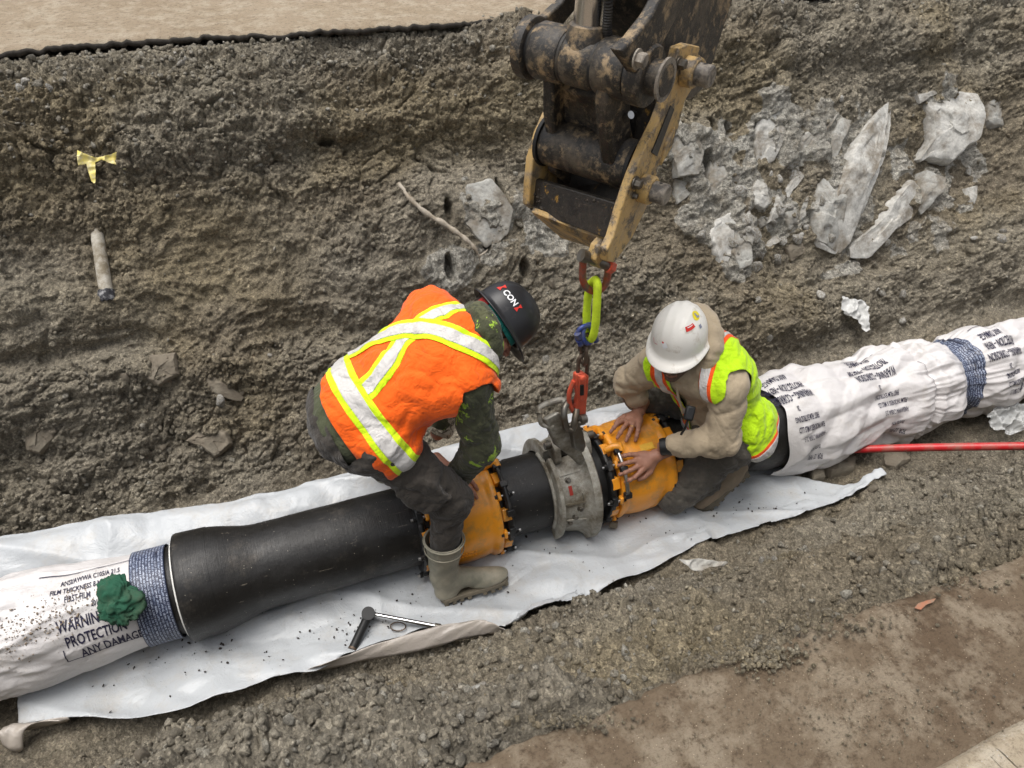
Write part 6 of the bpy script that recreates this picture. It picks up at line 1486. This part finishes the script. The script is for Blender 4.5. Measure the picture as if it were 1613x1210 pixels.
m = MB(); m.tube([WRL+(ELL-WRL)*t+V3([.012*sin(t*9), 0, 0]) for t in np.linspace(.02, .85, 14)], [.052+.006*sin(i*1.7) for i in range(14)], 20); m.build('leaf_pattern_sleeve', M_CAMO2, W1)
# vest
def vest1(P):
    d = torso1(P)-.034; d = smin(d, s_ell(P, PEL+T1*.13-L1*.10-B1*.085, AX1, (.12, .065, .055)), .05); d = smin(d, s_ell(P, SHL+B1*.010-T1*.02, AX1, (.085, .060, .055)), .04)
    d = smin(d, s_ell(P, SHR+T1*.045-B1*.015, AX1, (.055, .060, .050)), .04); d = smin(d, s_cap(P, HPR+T1*.03, HPR+(KNR-HPR)*.10+T1*.03, .132, .118), .03); d = smin(d, s_cap(P, PEL, PEL+T1*.04, .168), .03)
    return d+folds(P, T1, .013, 6, .9, 11)+folds(P, L1+T1*.6, .011, 8, 1.8, 14)
V, F = surfnet(vest1, (.0, 1.62, .70), (.9, 2.42, 1.34), .0062); V = relax(V, F, 1)
tc = (V-PEL)@T1; lc = (V-PEL)@L1
keep = np.minimum.reduce([tc+.035+.035*sstep(.05, -.1, (V-PEL)@B1)-.05*sstep(0, .16, lc), s_cap(V, SHR-L1*.035-B1*.012, ELR, .083, .10), s_cap(V, SHL+L1*.04-B1*.02, ELL, .083, .10), np.linalg.norm(V-(NEK+T1*.035+B1*.01), axis=1)-.098-0*tc])
VV, VF, c = clip(V, F, keep); vest = thicken(mesh_obj('vest', VV, VF, M_ORANGE, W1, True), .003)
big = np.ones(len(VV))
sb, pa, pb, nb_ = plane3(VV, VF, (533, 570), (582, 662), n=B1)
if np.dot(nb_, T1) < 0: sb, nb_ = -sb, -nb_
strip_on(VV, VF, sb, big, .047, .0016, M_LIMET, 'lime_stripe', vest); strip_on(VV, VF, sb, big, .026, .0034, M_SILV, 'silver_stripe', vest)
back = (VV-PEL-T1*.2)@B1
for (qs, lift) in ((((548, 551), (612, 524), (675, 519), (755, 548)), .0046), (((580, 612), (608, 573), (636, 532), (696, 490)), .0016)):
    s_ = path_dist(VV, VF, qs, T1, L1); kp = np.minimum(sb-.046, back+.01)
    strip_on(VV, VF, s_, kp, .040, lift-.0000, M_LIMET, 'lime_stripe', vest); strip_on(VV, VF, s_, kp, .0215, lift+.0018, M_SILV, 'silver_stripe', vest)
# trousers
def trou1(P):
    d = smin(s_ell(P, PEL-T1*.030, AX1, (.138, .184, .143)), s_cap(P, HPR, HPL, .112), .05)
    d = smin(d, s_chain(P, (HPR, KNR, ANR+V3([.01, .018, .19])), [.112, .084, .056], .03), .05); d = smin(d, s_chain(P, (HPL, KNL, ANL+V3([0, 0, .19])), [.112, .082, .062], .03), .05)
    pk = HPR+(KNR-HPR)*.62; ln_ = nrm(KNR-HPR); out = nrm(np.cross(ln_, [0, 0, 1.])); out = out if out[1] < 0 else -out; up3 = np.cross(ln_, out)
    d = smin(d, s_box(P, pk+out*.082-up3*.0, (ln_, out, up3), (.085, .020, .070), .012), .012)
    return d+(folds(P, KNR-HPR, .013, 9, 1.9, 21)+folds(P, [0, 0, 1], .007, 13, 1.8, 24))*(.15+.85*sstep(.34, .46, P[:, 2]))
V, F = surfnet(trou1, (.0, 1.62, .18), (.75, 2.55, 1.10), .0070); V = relax(V, F, 1)
A, B, c = clip(V, F, np.maximum.reduce([-.080-((V-PEL)@T1)+.15*((V-PEL)@B1), .70-V[:, 2], -s_cap(V, HPR+(KNR-HPR)*.12, KNR, .150, .14), -s_cap(V, HPL+(KNL-HPL)*.12, KNL, .150, .14)])); tr_ = mesh_obj('trousers', A, B, M_TROU, W1, True)
# boots
for (an, heel, toe, top) in ((ANR, at(694, 948, z=.035), at(800, 912, z=.035), V3((.508, 1.815, .375))), (ANL, V3((.34, 2.40, .035)), V3((.62, 2.38, .03)), V3((.42, 2.39, .36)))):
    heel, toe = V3(heel), V3(toe); fn, up_, sd2 = boot_sdf(an, heel, toe, top, .080); lo_ = np.min([an, heel, toe, top], 0)-.12; hi_ = np.max([an, heel, toe, top], 0)+.12
    V, F = surfnet(fn, lo_, hi_, .0052); V = relax(V, F, 1); ax_ = nrm(top-an); A, B, c = clip(V, F, -(V-(top-ax_*.03))@ax_)
    bt = thicken(mesh_obj('rubber_boot', A, B, M_BOOT, W1, True), .004)
    sole(heel, toe, up_, sd2, bt, M_SOLE)
    m = MB(); dn = (an-top); 
    c0 = top-ax_*.034; e1 = nrm(np.cross(ax_, [0, 1, 0])); e2 = np.cross(ax_, e1)
    for dz, nm in ((0, 'top_rim'), (-.045, 'seam')):
        m = MB(); rr0 = .0795+(-dz)*-.06
        m.tube([c0+ax_*dz+(e1*cos(a)+e2*sin(a))*rr0 for a in np.linspace(0, 2*pi, 41)[:-1]], .0035 if dz == 0 else .0022, 8, True); m.build(nm, M_BOOT, bt)
# hair, helmet
def hair1(P):
    q = (P-HC1); return np.minimum(s_ell(P, HC1-f1_*.018+u1*.018, (f1_, s1, u1), (.103, .088, .112)), s_ell(P, HC1-f1_*.060-u1*.045, (f1_, s1, u1), (.052, .070, .055)))+(1-np.abs(fbm3((P@np.array([f1_, s1, u1]).T)*[28, 28, 12], 3, 3)))*.012-.008
V, F = surfnet(hair1, HC1-.17, HC1+.17, .0036); q = V-HC1; fa, ua, sa = q@f1_, q@u1, np.abs(q@s1)
A, B, c = clip(V, F, np.maximum.reduce([.040-fa+ua*.3, ua-.055])-.0+np.where((sa > .05) & (np.abs(fa) < .026) & (ua < .03), -.06, 0)); mesh_obj('hair', A, B, M_HAIR, W1, True)
H1 = empty('hard_hat', tuple(HC1+u1*.03), 'dark grey hard hat with white and red lettering on the bending worker', 'hard hat')
sp1 = hat(HC1+u1*.034-f1_*.004, f1_, s1, u1, M_HATD, H1, .89)
ln = lambda a: HC1+u1*.020-f1_*.004+(f1_*cos(a)*.118+s1*sin(a)*.098)
m = MB(); m.tube([ln(a) for a in np.linspace(0, 2*pi, 61)[:-1]], .006, 8, True); m.build('headband', M_BLACK, H1)
sgn = -1 if np.dot(s1, FW) > 0 else 1
def strap(a0, a1, dz, mat, nm):
    V = []; A_ = np.linspace(a0, a1, 24)
    for a in A_:
        for h in (-.013, .013): V.append(HC1+u1*(.008+h+dz*(a-a0))-f1_*.008+(f1_*cos(a)*.112+s1*sin(a)*.097))
    return thicken(mesh_obj(nm, V, [(2*i, 2*i+1, 2*i+3, 2*i+2) for i in range(len(A_)-1)], mat, H1, True), .003, 0)
strap(sgn*2.95, sgn*2.45, .0, M_REDS, 'red_strap'); strap(sgn*2.42, sgn*.75, .0, M_TEAL, 'teal_strap')
# lettering stands over the camera-side rear of the shell
PH0 = sgn*2.28; E0 = 1.25
hat_text(sp1, 'CON', .033, PH0, E0, 0, M_WPRINT, H1, sq=.95)
for dx, rt in ((-.053, .2), (.051, -.1)):
    V, F = [(-.009, -.016), (.010, -.014), (.002, .0), (.012, .013), (-.006, .016), (-.002, .002)], [(0, 1, 2, 5), (5, 2, 3, 4)]
    mesh_obj('red_mark', [sp1(PH0+(x+dx)/(.125*sin(E0)), E0-y/.14, .0026) for x, y in V], F, M_RED, H1, False)

# ================================================================== worker crouching at the second coupling
W2 = empty('person', (1.80, 1.98, .02), 'worker in lime vest and white helmet crouching with both hands on the right orange coupling', 'person')
P2, N2_ = V3((1.850, 1.945, .435)), V3((1.645, 2.01, .835)); S2L, S2R = V3((1.715, 1.840, .755)), V3((1.545, 2.105, .715))
E2L, WR2L = V3((1.700, 1.762, .530)), V3((1.500, 1.878, .452)); E2R, WR2R = V3((1.485, 2.190, .575)), V3((1.515, 2.135, .480))
H2L, K2L, A2L = V3((1.82, 1.855, .40)), V3((1.600, 1.855, .145)), V3((1.90, 1.855, .135)); H2R, K2R, A2R = V3((1.83, 2.10, .44)), V3((1.60, 2.27, .42)), V3((1.78, 2.36, .12))
T2, L2, B2 = frame(N2_-P2, S2L-S2R)
if B2[0] < 0: B2 = -B2          # B2 points out of his back
AX2 = (T2, L2, B2)
def torso2(P):
    d = s_ell(P, P2, AX2, (.13, .165, .125)); d = smin(d, s_ell(P, P2+T2*.17+B2*.035, AX2, (.15, .155, .115)), .06)
    d = smin(d, s_ell(P, P2+T2*.33+B2*.025, AX2, (.16, .175, .120)), .06); return smin(d, s_cap(P, S2R+(S2L-S2R)*.08, S2L-(S2L-S2R)*.08, .072), .05)
u2 = nrm([-.18, -.05, .98]); f2_ = V3([-.70, -.66, -.28]); f2_ = nrm(f2_-u2*np.dot(f2_, u2)); s2 = np.cross(u2, f2_)
HC2 = at(1067, 551, d=3.04)
hd2 = head_sdf(HC2, f2_, s2, u2, N2_+T2*.01, .060); VH, FH = surfnet(hd2, HC2-.19, HC2+.17, .0034)
putL = on_coupling(1.475, .66, pi-.10, .222); putR = on_coupling(1.512, -.30, pi-.62, .222)
h2L, lo_, hi_, ch2L, th2L = hand_sdf(putL, 1.0, -1, .5, .9); VL, FL = surfnet(h2L, lo_, hi_, .0026)
h2R, lo_, hi_, ch2R, th2R = hand_sdf(putR, 1.0, 1, .1, 1.0); VR, FR = surfnet(h2R, lo_, hi_, .0026)
def core2(P):
    d = torso2(P)+.012
    for a in ((S2R, E2R, WR2R), (S2L, E2L, WR2L)): d = smin(d, s_chain(P, a, [.050, .042, .030], .02), .03)
    for a in ((H2R, K2R, A2R), (H2L, K2L, A2L)): d = smin(d, s_chain(P, a, [.066, .055, .040], .02), .03)
    return smin(d, s_cap(P, N2_-T2*.03, HC2-u2*.06, .055), .03)
VB, FB = surfnet(core2, (1.35, 1.6, .03), (2.15, 2.5, 1.05), .013)
mesh_obj('body', *join_meshes([(VB, FB), (VH, FH), (VR, FR), (VL, FL)]), M_SKIN2, W2, True)
def hood2(P):
    d = torso2(P)-.012
    a = s_chain(P, (S2L, E2L, WR2L+(E2L-WR2L)*.22), [.076, .068, .050], .03); d = smin(d, a+folds(P, WR2L-E2L, .009, 13, 2.0, 33), .035)
    a = s_chain(P, (S2R, E2R, WR2R+(E2R-WR2R)*.30), [.076, .066, .050], .03); d = smin(d, a+folds(P, E2R-S2R, .009, 13, 2.0, 34), .035)
    k = N2_+T2*.02; rr_ = []
    for i in range(11):
        a = -2.5+5.0*i/10; rr_.append(k+L2*.102*sin(a)+B2*(.100*cos(a)-.005)+T2*(.065*cos(a)+.005))
    d = smin(d, s_chain(P, rr_, [.032, .036, .040, .044, .050, .056, .050, .044, .040, .036, .032], .02), .018)
    d = smin(d, s_ell(P, k+B2*.115+T2*.03, AX2, (.075, .085, .040)), .03)
    return d+folds(P, T2, .014, 8, 1.2, 31)
V, F = surfnet(hood2, (1.33, 1.58, .28), (2.12, 2.42, 1.12), .0066); V = relax(V, F, 1)
A, B, c = clip(V, F, ((V-P2)@T2)-.0); ho = mesh_obj('hoodie', A, B, M_TAN, W2, True)
for (wr, el, fr_) in ((WR2L, E2L, .20), (WR2R, E2R, .26)):
    m = MB(); pts = [wr+(el-wr)*t for t in np.linspace(fr_-.26 if wr is WR2L else fr_-.05, fr_+.08, 8)]; m.tube(pts, [.035, .038, .037, .041, .041, .044, .047, .047], 24); m.build('cuff', M_TOOLB if wr is WR2L else M_TAN, W2)
cs = [N2_-B2*.105-L2*.03-T2*.03, N2_-B2*.150-L2*.035-T2*.10, N2_-B2*.165-L2*.035-T2*.17, N2_-B2*.165-L2*.045-T2*.22]
m = MB(); m.tube(spline(cs, 20), .0055, 8); m.build('drawstring', M_TAN, W2)
def vest2(P):
    d = torso2(P)-.034; d = smin(d, s_ell(P, P2+T2*.05+L2*.06, AX2, (.10, .11, .12)), .05); d = smin(d, s_ell(P, P2-T2*.04+L2*.165+B2*.01, AX2, (.13, .050, .13)), .05)
    return d+folds(P, T2, .013, 7, 1.0, 41)+folds(P, L2, .012, 9, 1.5, 44)
V, F = surfnet(vest2, (1.38, 1.58, .22), (2.15, 2.42, 1.02), .0062); V = relax(V, F, 1)
tc = (V-P2)@T2; lc = (V-P2)@L2; bc = (V-P2)@B2
front = np.where(bc < .0, np.abs(lc-.012)-(.105-.040*sstep(.18, .40, tc)), .05)
keep = np.minimum.reduce([tc+.050+.13*sstep(0, .16, lc), s_cap(V, S2L+L2*.038-B2*.005, E2L, .085, .10), s_cap(V, S2R-L2*.025-B2*.015, E2R, .098, .11), np.linalg.norm(V-(N2_+T2*.045), axis=1)-.108, front])
VV, VF, c = clip(V, F, keep); vest = thicken(mesh_obj('vest', VV, VF, M_LIME, W2, True), .003)
tcv, lcv, bcv = (VV-P2)@T2, (VV-P2)@L2, (VV-P2)@B2; big = np.ones(len(VV))
sb = tcv-.020+.105*sstep(0, .16, lcv); strip_on(VV, VF, sb, big, .040, .0016, M_ORT, 'orange_stripe', vest); strip_on(VV, VF, sb, big, .0245, .0034, M_SILV, 'silver_stripe', vest)
for s0 in (.095, -.095):
    s_ = lcv-s0-(.0)*tcv; kp = sb-.040
    strip_on(VV, VF, s_, kp, .031, .0014, M_ORT, 'orange_stripe', vest); strip_on(VV, VF, s_, kp, .0165, .0030, M_SILV, 'silver_stripe', vest)
# radio microphone clipped on the chest
c0 = at(1086, 651, d=3.02); m = MB(); dv = nrm(-RT*.25-UP); m.box(c0, (nrm(np.cross(dv, FW)), dv, -FW), (.019, .030, .014)); mic = m.build('radio_microphone', M_TOOLB, W2, bev=.008)
m = MB(); m.tube(spline([c0+dv*.03, c0+dv*.06+FW*.01, c0+dv*.09+FW*.05], 14), .005, 8); m.build('cable', M_TOOLB, mic)
def trou2(P):
    d = smin(s_ell(P, P2-T2*.02, AX2, (.13, .175, .135)), s_cap(P, H2R, H2L, .115), .05)
    d = smin(d, s_chain(P, (H2L, K2L), [.108, .088], .03), .05); d = smin(d, s_chain(P, (K2L+V3([.01, 0, .0]), K2L+(A2L-K2L)*.82+V3([0, .02, .02])), [.086, .058], .02), .018); d = smin(d, s_chain(P, (H2R, K2R, A2R), [.108, .085, .062], .03), .05)
    return d+folds(P, K2L-H2L, .012, 10, 1.9, 51)+folds(P, A2L-K2L, .009, 14, 2.0, 54)
V, F = surfnet(trou2, (1.42, 1.64, .0), (2.12, 2.5, .66), .0068); V = relax(V, F, 1)
A, B, c = clip(V, F, np.maximum.reduce([.07-((V-P2)@T2), -((V-P2)@B2)-.06, -s_cap(V, H2R+(K2R-H2R)*.1, K2R, .15)])); mesh_obj('trousers', A, B, M_TROU2, W2, True)
for (an, heel, toe, top, lug) in ((A2L, at(1177, 742, z=.150), at(1100, 806, z=.020), A2L+V3([-.05, -.01, .03]), True), (A2R, V3((1.86, 2.38, .035)), V3((1.58, 2.40, .035)), A2R+V3([-.02, -.02, .12]), False)):
    heel, toe = V3(heel), V3(toe); fn, up_, sd2 = boot_sdf(an, heel, toe, top, .055, (-.62, .30, .55) if lug else None); lo_ = np.min([an, heel, toe, top], 0)-.12; hi_ = np.max([an, heel, toe, top], 0)+.12
    V, F = surfnet(fn, lo_, hi_, .0052); V = relax(V, F, 1); bt = mesh_obj('work_boot', V, F, M_LEATH, W2, True); sole(heel, toe, up_, sd2, bt, M_SOLE, .026, lug, .038, .052)
# beard, hair, ring, helmet
N_ = None
V, F = VH, FH; N_ = normals(V, F); q = V-HC2; fa, ua, sa = q@f2_, q@u2, q@s2
sbd = np.minimum.reduce([-.030-ua+.35*(np.abs(sa)-.02), fa-.0+.0*ua, .13+ua, np.where((np.abs(sa) < .026) & (np.abs(ua+.063) < .012), -.01, .05)])
A, B, c = clip(V+N_*(.0022+.0022*fbm3(V*140, 2, 5))[:, None], F, sbd); mesh_obj('beard', A, B, simple('greying_stubble', (.13, .085, .06), .8, var=.5, scale=300, bump=.8), W2, True)
sbd = np.minimum(np.maximum(-fa-.005, ua-.05), .075+ua)-np.where((np.abs(sa) > .06) & (np.abs(fa) < .03) & (ua < .03), .05, 0)
A, B, c = clip(V+N_*(.004+.003*fbm3(V*100, 2, 5))[:, None], F, sbd); mesh_obj('hair', A, B, M_HAIR, W2, True)
a_, r_ = ch2R[2]; pth = a_[1]+(a_[2]-a_[1])*.55; dr_ = nrm(a_[2]-a_[1]); e1 = nrm(np.cross(dr_, [0, 0, 1])); e2 = np.cross(dr_, e1)
m = MB(); m.tube([pth+(e1*cos(t)+e2*sin(t))*.0112 for t in np.linspace(0, 2*pi, 25)[:-1]], .0018, 8, True); m.build('finger_ring', simple('gold', (.75, .50, .20), .25, 1, var=.1), W2)
H2 = empty('hard_hat', tuple(HC2+u2*.03), 'scuffed white hard hat with yellow and red stickers on the crouching worker', 'hard hat')
sp2 = hat(HC2+u2*.054-f2_*.016, f2_, s2, u2, M_HATW, H2, .93)
def hat_at(sp, x, y):
    best = (1e9, 0, 0)
    for a in np.linspace(-pi, pi, 90):
        for e in np.linspace(.05, 1.5, 40):
            p = sp(a, e); q = proj(p); d = (q[0]-x)**2+(q[1]-y)**2+((p-CAM)@FW-2.5)*60
            if d < best[0]: best = (d, a, e)
    return best[1:]
def on_hat(sp, x, y, w, h, mat, name, par, rot=0, shape='rect', off=.0022):
    a, e = hat_at(sp, x, y); p = sp(a, e); 
    pa, pe = V3(proj(sp(a+.05, e)))-V3(proj(p)), V3(proj(sp(a, e-.05)))-V3(proj(p))
    base = atan2(-(pa[1]), pa[0])                       # so that rot is the tilt one sees from the road
    return sticker(sp, a, e, w, h, mat, name, par, rot-base, shape, off)
on_hat(sp2, 1097, 497, .042, .050, M_YPR, 'round_sticker', H2, 0, 'disc'); on_hat(sp2, 1096, 497, .010, .026, M_GREYP, 'sticker_mark', H2, .9, off=.0034); on_hat(sp2, 1099, 499, .010, .018, M_GREYP, 'sticker_mark', H2, -.7, off=.0034)
on_hat(sp2, 1087, 517, .042, .022, M_RED, 'red_sticker', H2, .6); on_hat(sp2, 1087, 515, .026, .0035, M_WPRINT, 'sticker_mark', H2, .6, off=.0034)
on_hat(sp2, 1047, 544, .020, .022, M_WPRINT, 'white_sticker', H2, .2); on_hat(sp2, 1044, 540, .008, .008, M_RED, 'sticker_mark', H2, 0, 'disc', .0034)
on_hat(sp2, 1103, 514, .016, .018, M_GREYP, 'blue_sticker', H2, .8); on_hat(sp2, 1034, 541, .020, .0022, simple('pink_scratch', (.6, .2, .2), .6), 'pen_mark', H2, -.5); on_hat(sp2, 1030, 535, .018, .0022, M_RED, 'pen_mark', H2, 1.2)
